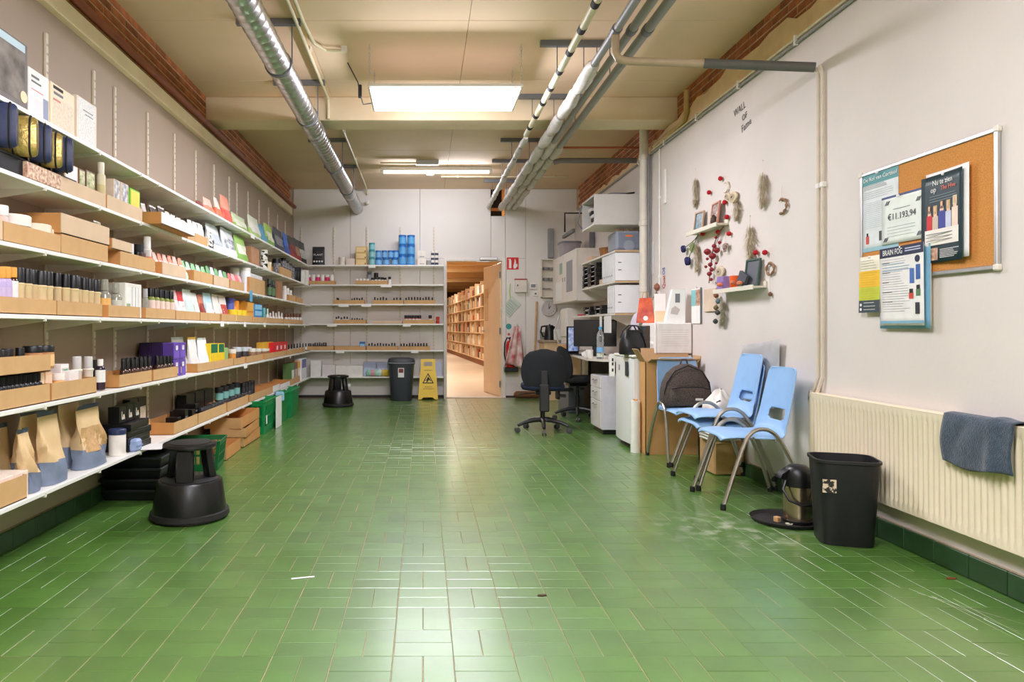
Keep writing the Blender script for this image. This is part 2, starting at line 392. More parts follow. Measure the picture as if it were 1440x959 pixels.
# ---- shop racks in the hall
pal = [(240,236,228),(214,180,140),(176,90,66),(240,226,200),(130,150,120),(96,84,76),(230,214,186),(196,80,66),(246,244,240),(170,140,110),(236,230,220),(70,64,62)]
RW = mat('rack_wood', (222,190,150), .6, noise=.08)
RD = mat('rack_plinth', (140,92,58), .7)
A, B = Vector((1.86, 17.9, 0)), Vector((.74, 38.5, 0)); dirv = (B-A).normalized(); L_ = (B-A).length; nu = int(L_/1.3)
rzr = math.atan2(dirv.y, dirv.x)
stuff = MB(); smats = [cm(c, .5) for c in pal]
pme = {}
for u in range(nu):
    p = A+dirv*(u*1.3)
    t = thing('shop_rack', 'tall wooden shop rack packed with groceries in the hall beyond the doorway', 'rack', tuple(p), rzr, 'racks in the shop hall')
    MB().box(0, 1.28, -.45, 0, .0, .16).build('plinth', RD, t); MB().box(0, 1.28, -.47, -.45, .0, 2.5).build('back_panel', RD, t)
    for s in range(6): MB().box(0, 1.28, -.45, .03, .16+s*.39, .185+s*.39).build('shelf', RW, t)
    for q in (0, 1.25): MB().box(q, q+.03, -.45, 0.01, .16, 2.5).build('upright', RW, t)
    for s in range(6):
        n = 7 if u < 4 else 9
        for k in range(n):
            wv = 1.2/n; h = random.uniform(.16, .33); c = random.randrange(len(pal)); x0 = .04+k*wv
            if u < 4:
                key = ('hp', round(h, 2), c)
                me = cached(key, lambda: MB().bbox(-wv*.45, wv*.45, -.2, 0, 0, h, .012).mesh('product', smats[c]))
                o = ob('product', me, None, tuple(p+Matrix.Rotation(rzr, 3, 'Z') @ Vector((x0+wv/2, -.02-random.uniform(0,.06), .187+s*.39))), rzr+jit(.08))
                tag(o, 'small grocery pack standing on a hall rack seen through the doorway', 'package', 'grocery packs in the shop hall')
            else:
                i0 = len(stuff.v); stuff.box(x0+.006, x0+wv-.006, -.25, -.02-random.uniform(0,.06), .187+s*.39, .187+s*.39+h, c)
                stuff.xf(Matrix.Translation(p) @ Matrix.Rotation(rzr, 4, 'Z'), i0)
o = stuff.build('grocery_packs', smats); tag(o, 'mass of small grocery packs on the far hall racks', 'packages', kind='stuff')
# ================================================================ LAMPS OF THE ROOM
GLOW = mat('led_diffuser_glow', (255,250,240), .5, noise=0, emit=3.2)
def chain(mb, x, y, z0, z1):
    n = int((z1-z0)/.024)
    for i in range(n):
        z = z0+(i+.5)*(z1-z0)/n; ring = []
        for j in range(8):
            a = 2*PI*j/8; q = .007*math.cos(a)
            ring.append((x+(q if i % 2 else 0), y+(0 if i % 2 else q), z+.0155*math.sin(a)))
        mb.tube(ring, .0018, 4, closed=True)
    return mb
def led(x, y, z, power, label):
    t = thing('led_panel', label, 'lamp', (x, y, z))
    MB().bbox(-.6, .6, -.3, -.285, 0, .03, .003).bbox(-.6, .6, .285, .3, 0, .03, .003).bbox(-.6, -.585, -.285, .285, 0, .03, .003).bbox(.585, .6, -.285, .285, 0, .03, .003).build('frame', WHITE, t)
    MB().box(-.586, .586, -.286, .286, .008, .012).build('diffuser', GLOW, t)
    MB().box(-.586, .586, -.286, .286, .02, .028).build('back_plate', WHITE, t)
    for sx in (-.59, .59):
        for sy in (-.27, .27): chain(MB(), sx, sy, .028, ZC-z).build('chain', ALU, t)
    ld = bpy.data.lights.new('led_light', 'AREA'); ld.shape = 'RECTANGLE'; ld.size = 1.16; ld.size_y = .56; ld.energy = power; ld.color = LEDCOL
    lo = bpy.data.objects.new('led_light', ld); COL.objects.link(lo); lo.parent = t; lo.location = (0,0,.004)
    ld = bpy.data.lights.new('added_up_light', 'AREA'); ld.shape = 'RECTANGLE'; ld.size = 1.1; ld.size_y = .5; ld.energy = power*.011; ld.color = LEDCOL
    lo = bpy.data.objects.new('added_up_light', ld); COL.objects.link(lo); lo.parent = t; lo.location = (0,0,.034); lo.rotation_euler = (PI,0,0)  # upward light added to fill the ceiling shade above the panel
    for (sx, sy, rot, ln_, k) in ((0,-.305,(PI/2-.5,0,PI),1.16,EDGE_Y), (0,.305,(PI/2-.5,0,0),1.16,EDGE_Y), (-.605,0,(PI/2-.5,0,PI/2),.56,EDGE_X), (.605,0,(PI/2-.5,0,-PI/2),.56,EDGE_X)):   # sideways rim lights added to brighten ceiling, beam and shelves
        ld = bpy.data.lights.new('added_rim_light', 'AREA'); ld.shape = 'RECTANGLE'; ld.size = ln_; ld.size_y = .03; ld.energy = power*k; ld.color = LEDCOL
        lo = bpy.data.objects.new('added_rim_light', ld); COL.objects.link(lo); lo.parent = t; lo.location = (sx, sy, .015); lo.rotation_euler = rot
    return t
t = led(.173, 5.62, 2.955, LED_W, 'white rectangular LED panel hanging on chains from the ceiling before the beam')
MB().tube([(-.61,.2,.04),(-.68,.2,.03),(-.70,.2,.1),(-.72,.15,.2),(-.80,.1,.345)], .005, 6).build('cable', BLACKP, t)
MB().bbox(-.72, -.69, .17, .2, .08, .19, .005).build('plug', BLACKP, t)
led(.173, 1.75, 2.955, LED2_W, 'added unseen LED panel brightening the front of the room')  # twin panel out of view, added to raise the room brightness
led(.173, -1.0, 2.955, LED2_W, 'added unseen LED panel brightening the room from the rear wall')  # another unseen panel, added behind the camera for more light
t = thing('tube_lamp', 'long white fluorescent tube lamp on the ceiling near the end wall', 'lamp', (.18, 9.4, ZC))
MB().bbox(-.76, .76, -.03, .03, -.055, 0, .006).build('housing', WHITE, t)
MB().tube([(-.72,0,-.075),(.72,0,-.075)], .018, 10).build('tube', GLOW, t)
for s in (-.74, .74): MB().bbox(s-.02, s+.02, -.022, .022, -.1, -.05, .004).build('end_cap', WHITE, t)
ld = bpy.data.lights.new('tube_light', 'AREA'); ld.shape = 'RECTANGLE'; ld.size = 1.4; ld.size_y = .06; ld.energy = TUBE_W*.5; ld.color = TUBECOL
for s in (-1, 1):                                   # bare tube: light leaves it to both sides
    lo = bpy.data.objects.new('tube_light', ld); COL.objects.link(lo); lo.parent = t; lo.location = (0,s*.035,-.085); lo.rotation_euler = (s*.8,0,0)
t = thing('smoke_detector', 'round white smoke detector on the ceiling beside the tube lamp', 'smoke detector', (.10, 9.75, ZC))
MB().lathe([(.03,-.045),(.05,-.04),(.06,-.02),(.062,0)], 20).build('housing', WHITE, t)
MB().lathe([(.012,-.05),(.014,-.044)], 10).build('sensor', GREYM, t)
t = thing('junction_box', 'grey ceiling junction box fed by a cream conduit', 'junction box', (PX(601,9.05), 9.05, ZC))
MB().bbox(-.15, .15, -.05, .05, -.06, 0, .008).build('box', mat('light_grey_plastic', (190,186,180), .5), t)
MB().tube([(-.15,0,-.03),(-.62,0,-.03)], .012, 8).build('conduit', PVC, t)
t = thing('ceiling_conduit', 'thin white conduit running across the ceiling behind the tube lamp', 'conduit', (0,0,0))
MB().tube([(.26,9.95,ZC-.015),(2.1,9.95,ZC-.015)], .010, 8).build('pipe', PVC, t)
for x in (.5, 1.2, 1.9): MB().bbox(x-.012, x+.012, 9.935, 9.965, ZC-.03, ZC, .003).build('clip', PVC, t)
tag(MB().lathe([(.02,-.05),(.034,-.04),(.036,-.02),(.026,0)], 14).build('camera_dome', WHITE, None, (PX(517,10.8), 10.8, PZ(283,10.8))), 'small white dome camera beside the duct end on the end wall', 'camera')
# ================================================================ DUCT AND PIPES
DX, DZ, DR = -1.035, 2.982, .087
t = thing('spiral_duct', 'round galvanised spiral ventilation duct along the ceiling', 'duct', (DX, 0, DZ))
prof = []
y = 0.6
while y < YB:
    prof += [(DR, y), (DR, y+.088), (DR+.004, y+.092), (DR+.004, y+.098), (DR, y+.102)]; y += .102
mb = MB().lathe(prof, 24); mb.xf(Matrix.Rotation(-PI/2, 4, 'X')); mb.build('duct_pipe', GALV, t, ang=1.2)
for y in (3.6, 6.6, 9.6): MB().lathe([(DR+.006,-.05),(DR+.009,-.045),(DR+.009,.045),(DR+.006,.05)], 24).xf(Matrix.Translation((0,y,0)) @ Matrix.Rotation(-PI/2, 4, 'X')).build('joint_sleeve', GALV, t)
for y in (4.92, 6.13, 8.0, 9.3):
    MB().box(-.30, .16, y-.02, y+.02, ZC-DZ-.042, ZC-DZ).build('strut', GREYM, t)
    for s in (-1, 1): MB().tube([(s*.098,y,0),(s*.098,y,ZC-DZ-.03)], .005, 6).build('rod', GREYM, t)
    MB().lathe([(DR+.003,-.014),(DR+.012,-.012),(DR+.012,.012),(DR+.003,.014)], 24).xf(Matrix.Translation((0,y,0)) @ Matrix.Rotation(-PI/2, 4, 'X')).build('clamp', GREYM, t)
def pipe(name, label, pts, r, m, cat='pipe', clips=(), n=10):
    t = thing(name, label, cat, pts[0]); o = Vector(pts[0])
    MB().tube([Vector(p)-o for p in pts], r, n).build('tube', m, t)
    for c, w in clips:
        c = Vector(c)-o; MB().bbox(c.x-w, c.x+w, c.y-w, c.y+w, c.z-w, c.z+w, .003).build('clip', WHITE, t)
    return t
pipe('conduit', 'cream conduit beside the duct running to the beam', [(-.90,1.5,3.265),(-.90,6.5,3.265),(-.90,6.54,3.2),(-.90,6.54,3.08)], .014, PVC, 'conduit', [((-.9,4.2,3.28),.02),((-.9,5.4,3.28),.02)])
pipe('conduit', 'cream conduit beside the duct bending toward the LED panel cable', [(-.85,1.5,3.265),(-.85,4.9,3.265),(-.83,5.25,3.265),(-.76,5.38,3.265),(-.60,5.40,3.265)], .014, PVC, 'conduit', [((-.62,5.4,3.28),.022)])
pipe('conduit', 'pair of thin cream conduits behind the beam next to the duct', [(-.88,6.9,3.27),(-.88,10.8,3.27),(-.88,10.85,3.2)], .013, PVC, 'conduit', [((-.88,7.6,3.28),.02),((-.88,8.9,3.28),.02)])
# banded conduit
t = thing('banded_conduit', 'cream ceiling conduit wrapped with black tape bands', 'conduit', (1.03, 0, 3.03))
MB().tube([(0,1.5,0),(0,6.9,0)], .026, 12).build('tube', PVC, t)
for k in range(14): MB().tube([(0,1.9+k*.36,0),(0,1.97+k*.36,0)], .028, 12).build('tape_band', BLACKM, t)
random.seed(3)
INSUL = mat('silver_grey_pipe_insulation', (214,208,202), .55, noise=.12, ns=18, bump=.5, bs=30)
TAPE = mat('grey_tape', (150,148,146), .5, noise=.1)
def insulated(t, x, z, ya, yb, r, seg=.55):
    y = ya
    while y < yb:
        y2 = min(yb, y+seg*random.uniform(.7, 1.3)); n = 8; pts = []; rr = []
        for i in range(n+1):
            f = i/n; pts.append((x+jit(.006), y+(y2-y)*f, z+jit(.008)-.01*math.sin(f*PI))); rr.append(r*(.72+.45*math.sin(f*PI)**.6+jit(.05)))
        MB().tube(pts, rr, 12).build('insulation_sleeve', INSUL, t, ang=1.0)
        MB().tube([(x,y2-.03,z),(x,y2+.03,z)], r*.82, 12).build('tape_band', TAPE, t); y = y2
insulated(t, 0, -.02, 6.9, 10.9, .030, .42)
pg = []
for nm, x, ys, r, lab in (('heating_pipe', 1.235, 4.95, .028, 'grey ceiling pipe sleeved in lumpy silver insulation, nearest the banded conduit'), ('heating_pipe', 1.335, 7.0, .028, 'middle grey ceiling pipe of the bundle, insulated beyond the beam'), ('heating_pipe', 1.435, 7.2, .031, 'outer grey ceiling pipe of the bundle toward the bulletin board wall')):
    t = thing(nm, lab, 'pipe', (x, 0, 3.0))
    MB().tube([(0,1.5,0),(0,ys+.05,0)], r, 14).build('tube', GREYPIPE, t)
    insulated(t, 0, 0, ys, 10.95, .046 if x < 1.3 else .04)
    for y in (3.0, 4.4): MB().tube([(0,y-.03,0),(0,y+.03,0)], r+.006, 14).build('coupling', GREYM, t)
for y in (5.29, 6.50, 8.0, 9.0, 10.2):
    t = thing('pipe_hanger', 'steel strut with thin rods carrying the ceiling pipes '+{5.29:'beside the LED panel',6.5:'against the beam face',8.0:'first behind the beam',9.0:'beside the tube lamp',10.2:'nearest the end wall'}[y], 'pipe hanger', (1.2, y, ZC), 0, 'struts carrying the ceiling pipes')
    MB().box(-.30, .30, -.02, .02, -.042, 0).build('strut', GREYM, t)
    for x in (-.17, .035, .135, .235): MB().tube([(x,0,-.27 if x > 0 else -.25),(x,0,-.04)], .004, 6).build('rod', GREYM, t)
t = thing('branch_pipe', 'beige branch pipe crossing from the ceiling bundle to the plaster wall', 'pipe', (0,0,0))
MB().tube([(1.235,4.42,2.98),(1.235,4.42,2.86),(1.25,4.41,2.82),(1.30,4.40,2.80),(2.36,4.15,2.665)], .026, 12).build('tube', mat('beige_pipe', (186,164,136), .5), t)
MB().tube([(1.75,4.294,2.744),(2.36,4.15,2.665)], .029, 12).build('sleeve', mat('dark_grey_sleeve', (98,96,92), .6), t)
for dx, lab in ((0, 'thin cream heating pipe dropping down the wall to the radiator'), (.045, 'second thin cream heating pipe dropping beside the first to the radiator')):
    pipe('heating_drop', lab, [(2.375,4.15+dx-.03,2.665),(2.385,4.14+dx-.03,2.62),(2.385,4.14+dx-.03,.80),(2.37,4.18+dx-.03,.69)], .010, mat('cream_pipe_paint', (216,204,184), .5), 'pipe', [((2.39,4.11+dx,1.95),.016)])
pipe('copper_pipe', 'thin copper pipe crossing below the ceiling to the tall white pipe', [(1.5,7.46,3.05),(2.34,7.46,3.05)], .012, mat('copper', (170,96,62), .35, metal=.7), 'pipe')
pipe('waste_pipe', 'dark grey pipe crossing below the ceiling behind the copper pipe', [(1.45,7.62,2.93),(1.52,7.62,2.95),(2.36,7.62,2.95)], .03, mat('dark_grey_pipe', (112,106,102), .55), 'pipe')
t = thing('riser_pipe', 'tall cream riser pipe standing against the wall beside the office shelves', 'pipe', (2.335, 7.28, 0))
MB().tube([(0,0,.9),(0,0,3.29)], .046, 14).build('tube', mat('cream_riser', (222,214,200), .5, noise=.06), t)
for z in (1.5, 2.2, 2.9): MB().lathe([(.048,-.03),(.054,-.025),(.054,.025),(.048,.03)], 14, (0,0,z)).build('coupling', mat('cream_riser', (0,0,0)), t)
MB().tube([(.03,-.07,1.0),(.03,-.07,2.9)], .014, 8).build('side_pipe', GREYM, t)
pipe('wall_pipe', 'rust red steel pipe running under the bricks above the cream batten', [(-2.0,Y0+.1,2.985),(-2.0,10.75,2.985)], .026, mat('rust_red_paint', (140,72,40), .45, noise=.15, ns=6), 'pipe')
t = thing('wall_cables', 'thin cream conduits clipped along the top edge of the plaster wall', 'conduit', (2.385, 0, 2.945))
MB().tube([(0,Y0+.1,0),(0,7.2,0)], .011, 8).build('tube', PVC, t); MB().tube([(-.002,Y0+.1,-.03),(-.002,10.6,-.03)], .010, 8).build('tube', GREYPIPE, t)
for k in range(9): MB().bbox(-.016, .012, 1.2+k*.8-.01, 1.2+k*.8+.01, -.045, .02, .003).build('clip', WHITE, t)
pipe('bent_pipe', 'yellowed bent pipe rising against the bricks beside the beam', [(2.39,7.1,2.97),(2.38,6.45,2.975),(2.38,6.28,2.99),(2.38,6.22,3.05),(2.38,6.21,3.24)], .025, mat('yellowed_pipe', (196,164,108), .5, noise=.1), 'pipe')
tag(MB().bbox(2.405, 2.432, 3.55, 4.05, 3.06, 3.15, .004).build('wood_block', mat('rough_brown_wood', (150,96,48), .8, noise=.25, ns=12), None), 'rough brown board set into the chipped plaster by the ceiling', 'board')
# ================================================================ SHELVING
ZS = [2.058, 1.757, 1.456, 1.152, .744, .337]
XF = -1.75                                            # front edge of the long-wall shelves
TAGM = mat('price_tag', (244,242,238), .5, noise=.01)
random.seed(11)
def upright(parent, loc, rz):
    def f():
        mb = MB().bbox(-.0125, .0125, -.014, 0, 0, 2.42, .002)
        return mb.mesh('upright', mat('cream_rail', (222,212,192), .45, noise=.03))
    o = ob('upright', cached('upr', f), parent, loc, rz)
    sl = cached('slot', lambda: (lambda mb: [mb.box(s*.005-.0016, s*.005+.0016, -.0146, -.0138, z*.05, z*.05+.012) for z in range(1, 48) for s in (-1, 1)] and mb)(MB()).mesh('slots', GREYINK))
    ob('slots', sl, o)
def bracket_mesh(d):
    return cached(('brk', d), lambda: MB().prism([(0,-.075),(-d+.004,-.028),(-d+.004,-.018),(0,-.018)], -.002, .002, 'x').bbox(-.006, .006, -d-.004, -d+.012, -.03, -.008, .002).mesh('bracket', mat('cream_bracket', (222,218,206), .45)))
def shelf_board(parent, L, d, brs, loc, rz, tags=()):
    o = MB().bbox(0, L, -d, 0, -.02, 0, .002).build('shelf', SHELFW, parent, loc, rz)
    for b in brs: ob('bracket', bracket_mesh(d), o, (b, 0, 0))
    for (x, w_) in tags: MB().bbox(x-w_/2, x+w_/2, -d-.005, -d-.001, -.045, .002, .001).build('price_tag', TAGM, o)
# long wall: front faces +X -> local -Y ; rz = +90 deg ; local x = world Y
bays = [(1.55, 4.41, (1.58,2.11,2.65,3.19,3.73,4.27)), (4.41, 7.40, (4.56,5.10,5.65,6.18,6.72,7.25)), (7.40, 10.872, (7.55,8.03,8.57,9.10,9.66,10.2))]
blab = ('white rail-mounted shelving bay holding the cosmetic bags and paper sacks', 'white rail-mounted shelving bay holding the purple boxes', 'white rail-mounted shelving bay meeting the end wall')
TAGS = {3: [(406,.05),(428,.05),(312,.10),(344,.08),(372,.08)], 4: [(408,.05),(345,.12)], 5: [(418,.05),(402,.1)], 0: [(355,.16)]}
for (ya, yb, ups), lab in zip(bays, blab):
    t = thing('wall_shelving', lab, 'shelving', (XL, ya, 0), PI/2)
    for u in ups: upright(t, (u-ya, 0, .27), 0)
    for k, z in enumerate(ZS):
        tg = []
        for (px, w_) in TAGS.get(k, ()):
            y = YX(px, XF)
            if ya < y < yb: tg.append((y-ya, w_))
        shelf_board(t, yb-ya, .30, [u-ya for u in ups], (0, 0, z), 0, tg)
t = thing('wall_shelving', 'white rail-mounted shelving on the end wall beside the doorway', 'shelving', (-1.745, YB, 0))
for x in (-1.41, -.888, -.36, .169): upright(t, (x+1.745, 0, .27), 0)
BT = {0: [(523,.11)], 1: [(543,.17)], 2: [(483,.16),(515,.15)], 3: [(467,.15),(572,.12)], 4: [(478,.13),(583,.11)], 5: []}
for k, z in enumerate(ZS):
    shelf_board(t, 2.06, .285, [x+1.745 for x in (-1.41, -.888, -.36, .169)], (0, 0, z+.012), 0, [(PX(px, 10.59)+1.745, w_) for px, w_ in BT[k]])
upright(thing('shelf_rail', 'cream slotted rail in the corner of the end wall', 'rail', (-1.93, YB, .27)), (0,0,0), 0)
tag(MB().bbox(-.006, .006, -.285, 0, 0, 2.1, .002).build('shelf_end_panel', WHITE, None, (.33, YB-.001, .0)), 'narrow white end panel closing the end-wall shelves beside the doorway', 'panel')

# ================================================================ PRODUCT KIT (front is local -Y)
def tray_parts(t, w, d, h, m=CARD, hb=None, cut=0):
    th = .004; hb = hb or h
    k = lambda *a: ('tray', round(w,3), round(d,3), round(h,3), m.name, *a)
    ob('base', cached(k('b'), lambda: MB().box(-w/2, w/2, -d, 0, 0, th).mesh('base', CARDD)), t)
    ob('front_panel', cached(k('f'), lambda: MB().box(-w/2, w/2, -d, -d+th, 0, h).mesh('front_panel', m)), t)
    ob('back_panel', cached(k('k'), lambda: MB().box(-w/2, w/2, -th, 0, 0, hb).mesh('back_panel', CARDD)), t)
    sp = cached(k('s'), lambda: MB().prism([(-d+th,0),(-th,0),(-th,hb),(-d*.55,hb),(-d+th,h)], -th/2, th/2, 'x').mesh('side_panel', CARDD))
    ob('side_panel', sp, t, (-w/2+th/2,0,0)); ob('side_panel', sp, t, (w/2-th/2,0,0))
def YL(x, inset=0): return YX(x, XF-inset)
SIDE = {0:'topmost', 1:'second', 2:'third', 3:'fourth', 4:'fifth', 5:'lowest'}
def tray(s, x0, x1, h, label, d=.24, z0=0, m=None, over=0, group=None, skew=0, hb=None):
    a, b = YL(x0, -over), YL(x1, -over); w = b-a
    t = thing('cardboard_tray', label, 'tray', (XF-.012+over-d, (a+b)/2, ZS[s]+.001+z0), PI/2+skew, group)
    tray_parts(t, w-.004, d, h, m or random.choice([CARD, CARD, CARDL]), hb); return t
def hgt(s, Y, ytop, z0=0):
    return max(.03, min(PZ(ytop, Y)-ZS[s]-z0, .37 if s in (4, 5, 0) else .25))
def bottle_thing(name, label, cat, r, h, body, cap, capf=.28, capr=.8, lab=None, neck=.6, loc=(0,0,0), rz=0, group=None, n=14, labz=(.12,.55)):
    t = thing(name, label, cat, loc, rz, group); k = (round(r,4), round(h,3), capf, capr, neck, body.name, cap.name if cap else '')
    hb = h*(1-capf); sh = min(r*.7, hb*.2)
    bp = [(r*.9,0),(r,.003),(r,hb-sh),(r*(neck+.25),hb-sh*.35),(r*neck,hb)]
    ob('body', cached(('bb',)+k, lambda: MB().lathe(bp, n).mesh('body', body)), t)
    if cap: ob('cap', cached(('bc',)+k, lambda: MB().lathe([(r*capr,hb+.0004),(r*capr,h-.003),(r*capr*.94,h)], n).mesh('cap', cap)), t)
    if lab: ob('label', cached(('bl', lab.name)+k+labz, lambda: MB().lathe([(r+.0006,h*labz[0]),(r+.0006,h*labz[1])], n).mesh('label', lab)), t)
    return t
def bottle(s, x, ytop, r, label, body, cap, inset=.07, z0=.005, group=None, h=None, **k):
    Y = YL(x, inset); hh = h or hgt(s, Y, ytop, z0)
    return bottle_thing(k.pop('name', 'bottle'), label, k.pop('cat', 'bottle'), r, hh, body, cap, loc=(XF-inset, Y, ZS[s]+z0), rz=PI/2+jit(.3), group=group, **k)
def carton_parts(t, w, d, h, m, front=None, band=None, marks=None):
    ob('body', cached(('cb', round(w,3), round(d,3), round(h,3), m.name), lambda: MB().bbox(-w/2, w/2, -d, 0, 0, h, .002).mesh('body', m)), t)
    if front:
        fz = band or (.12, .88)
        ob('print', cached(('cf', round(w,3), round(d,3), round(h,3), front.name, fz), lambda: MB().box(-w*.42, w*.42, -d-.0006, -d-.0001, h*fz[0], h*fz[1]).mesh('print', front)), t)
    if marks:
        for (m2, u0, u1, v0, v1) in marks: MB().box(w*u0, w*u1, -d-.0012, -d-.0007, h*v0, h*v1).build('print', m2, t)
def carton(s, x0, x1, ytop, label, m, front=None, d=.09, inset=.0, z0=.002, group=None, h=None, skew=0, marks=None, name='carton', cat='box', band=None):
    a, b = YL(x0, inset), YL(x1, inset); Y = (a+b)/2
    t = thing(name, label, cat, (XF-inset-d, Y, ZS[s]+z0), PI/2+skew, group)
    carton_parts(t, max(.02, b-a-.003), d, h or hgt(s, Y, ytop, z0), m, front, band, marks); return t
PN = [0]
def pouch_parts(t, w, d, h, m, m2=None, split=.3, front=None, seal=None, wob=.006, lean=0, topw=.94):
    PN[0] += 1; rn = random.Random(PN[0]); nu, nv = 9, 20; ph = rn.uniform(0, 6)
    hh = h*.93
    def fn(u, v):
        a = 2*PI*v; e = (1-u)**.75 if u < 1 else 0
        dd = d*(.5*e*(.85+.35*math.sin(PI*min(1,u*1.5+.2))))+.0025
        ww = w/2*(1-(1-topw)*u)*(1-.05*math.sin(PI*u))
        ca, sa = math.cos(a), math.sin(a)
        q = 1/((abs(ca)**3+abs(sa)**3)**(1/3))
        x = ww*ca*q; y = dd*sa*min(q,1.1)
        wb = wob*math.sin(PI*min(1,u*1.2))*(math.sin(5*a+ph+u*7)+.7*math.sin(9*u+3*a+ph*2))
        return (x+wb*.4, y-d/2+wb+lean*u*u, hh*u)
    mb = MB().grid(fn, nu, nv, mfn=lambda a, b: 1 if (m2 and a/nu < split) else 0)
    i = len(mb.v); base = [fn(0, b/nv) for b in range(nv)]; mb.poly(base, 1 if m2 else 0)
    mb.build('bag', [m, m2 or m], t, ang=1.0)
    top = [fn(1, b/nv) for b in range(nv+1)]
    sw = w*topw/2*.98
    MB().grid(lambda u, v: (-sw+2*sw*v, -d/2+lean+wob*.8*math.sin(v*7+ph)*u, hh+(h-hh)*u), 2, 8).build('seal', seal or m, t, ang=1)
    if front:
        mb = MB().grid(lambda u, v: (lambda p: (p[0]*.999, p[1]-.0025, p[2]))(fn(.28+.42*u, .61+.28*v)), 6, 8); mb.build('print', front, t, ang=1)
def pouch(s, x0, x1, ytop, label, m, m2=None, split=.3, front=None, seal=None, d=.08, inset=.03, z0=.002, group=None, skew=0, h=None, lean=.012, name='pouch', cat='bag', wob=.006, topw=.94):
    a, b = YL(x0, inset), YL(x1, inset); Y = (a+b)/2
    t = thing(name, label, cat, (XF-inset-d, Y, ZS[s]+z0), PI/2+skew, group)
    pouch_parts(t, max(.04, (b-a)*.93), d, h or hgt(s, Y, ytop, z0), m, m2, split, front, seal, wob, lean, topw); return t
def jar(s, x, ytop, r, label, body, lid, inset=.08, z0=.005, group=None, h=None, lidf=.28, lab=None, name='jar', cat='jar'):
    Y = YL(x, inset); hh = h or hgt(s, Y, ytop, z0)
    return jar_thing(label, r, hh, body, lid, lidf, lab, (XF-inset, Y, ZS[s]+z0), 0, group, name, cat)
def jar_thing(label, r, h, body, lid, lidf=.28, lab=None, loc=(0,0,0), rz=0, group=None, name='jar', cat='jar'):
    t = thing(name, label, cat, loc, rz, group); k = (round(r,4), round(h,3), lidf, body.name, lid.name); hb = h*(1-lidf)
    ob('body', cached(('jb',)+k, lambda: MB().lathe([(r*.93,0),(r*.97,.004),(r*.97,hb*.95),(r*.9,hb)], 16).mesh('body', body)), t)
    ob('lid', cached(('jl',)+k, lambda: MB().lathe([(r,hb+.0004),(r,h-.004),(r*.94,h)], 16).mesh('lid', lid)), t)
    if lab: ob('label', cached(('jw', lab.name)+k, lambda: MB().lathe([(r*.97+.0008,hb*.15),(r*.97+.0008,hb*.85)], 16).mesh('label', lab)), t)
    return t
c = cm
AMBER = mat('amber_glass', (70,38,18), .12, noise=.1, coat=.3)
CREAM = mat('cream_label', (236,208,160), .5, noise=.04)
PINK, LBLUE = c((240,186,180)), c((150,196,226))
GREENF, MINT = c((120,180,90)), c((186,222,196))
PURP, PURP_SHADE = mat('purple_print', (104,74,170), .4), mat('shaded_purple', (56,34,84), .4)  # second purple has the shade of the rear boxes painted in
GOLD = mat('gold_foil', (196,170,96), .3, metal=.6, noise=.2, ns=30, bump=.4, bs=60)
NAVY = mat('navy_satin', (42,50,84), .5, noise=.15, ns=20, bump=.2, bs=40)
DKG = mat('dark_green_foil', (28,52,44), .35)
SILV = mat('silver_white_foil', (222,226,230), .3, metal=.15, noise=.1, ns=20, bump=.25, bs=40)
ORANGE, RED, YEL = c((240,150,40)), c((206,44,48)), c((240,206,40))
TEAL = c((96,178,170)); SKY = c((60,150,215)); PALE = c((232,230,222)); BLK = BLACKP
CLEAR = mat('clear_bottle', (214,214,196), .08, trans=.55, noise=.02)
KRAFT = mat('kraft_sack_paper', (226,194,146), .6, noise=.06, ns=8, bump=.3, bs=30)
SACKB = mat('slate_blue_sack_foot', (122,134,156), .55, noise=.08, bump=.2, bs=40)
SACKE = mat('slate_seal_tape', (72,84,104), .5)
FLORAL = mat('floral_print', (205,70,50), .5, noise=.5, ns=60, tint=(240,220,180))
DOTS = mat('speckled_print', (232,206,170), .5, noise=.25, ns=70, tint=(236,216,186))
TERR = mat('terrazzo_print', (206,204,198), .5, noise=.06, ns=90, tint=(238,237,232))
COW = mat('black_white_blotch', (20,20,22), .4, noise=.0, ns=28, tint=(240,236,224), hard=.48)
BUBL = mat('dark_bubble_print', (30,32,38), .4, noise=.1, ns=60, tint=(170,170,170))

# ================================================================ LONG WALL, TOPMOST SHELF
t = carton(0, -14, 39, 45, 'tall grey printed carton with a pale round seal on the topmost long shelf', c((120,114,110),.7), mat('grey_photo_print', (84,74,66), .7, noise=.3, ns=9, tint=(150,142,134)), d=.12, h=.30, inset=.03, marks=[(c((186,210,220)),-.42,.42,.86,.97)])
MB().lathe([(.026,0),(.026,.001)], 18).xf(Matrix.Translation((.10,-.1225,.06)) @ Matrix.Rotation(PI/2,4,'X')).build('seal', CREAM, t)
carton(0, 40, 69, 90, 'white and pink printed gift carton beside the grey carton', c((240,234,226)), c((240,214,214)), d=.10, h=.215, inset=.03, band=(.05,.42), marks=[(c((120,130,160)),.2,.46,.04,.5),(GREYINK,-.38,.1,.72,.76),(GREYINK,-.38,.0,.82,.87),(c((220,120,110)),-.38,.2,.56,.58)])
carton(0, 71, 105, 118, 'cream carton with reddish speckles on the topmost long shelf', c((236,212,176)), DOTS, d=.10, h=.215, inset=.03, band=(.03,.7), marks=[(INK,-.4,.0,.88,.95),(c((200,90,50)),-.4,-.1,.62,.66),(GREYINK,-.38,.0,.76,.82)])
carton(0, 108, 136, 130, 'white terrazzo-patterned carton at the end of the carton row', c((226,214,196)), TERR, d=.10, h=.235, inset=.03, band=(.02,.98), marks=[(GREYINK,-.2,.3,.74,.76),(GREYINK,-.1,.3,.66,.68)])
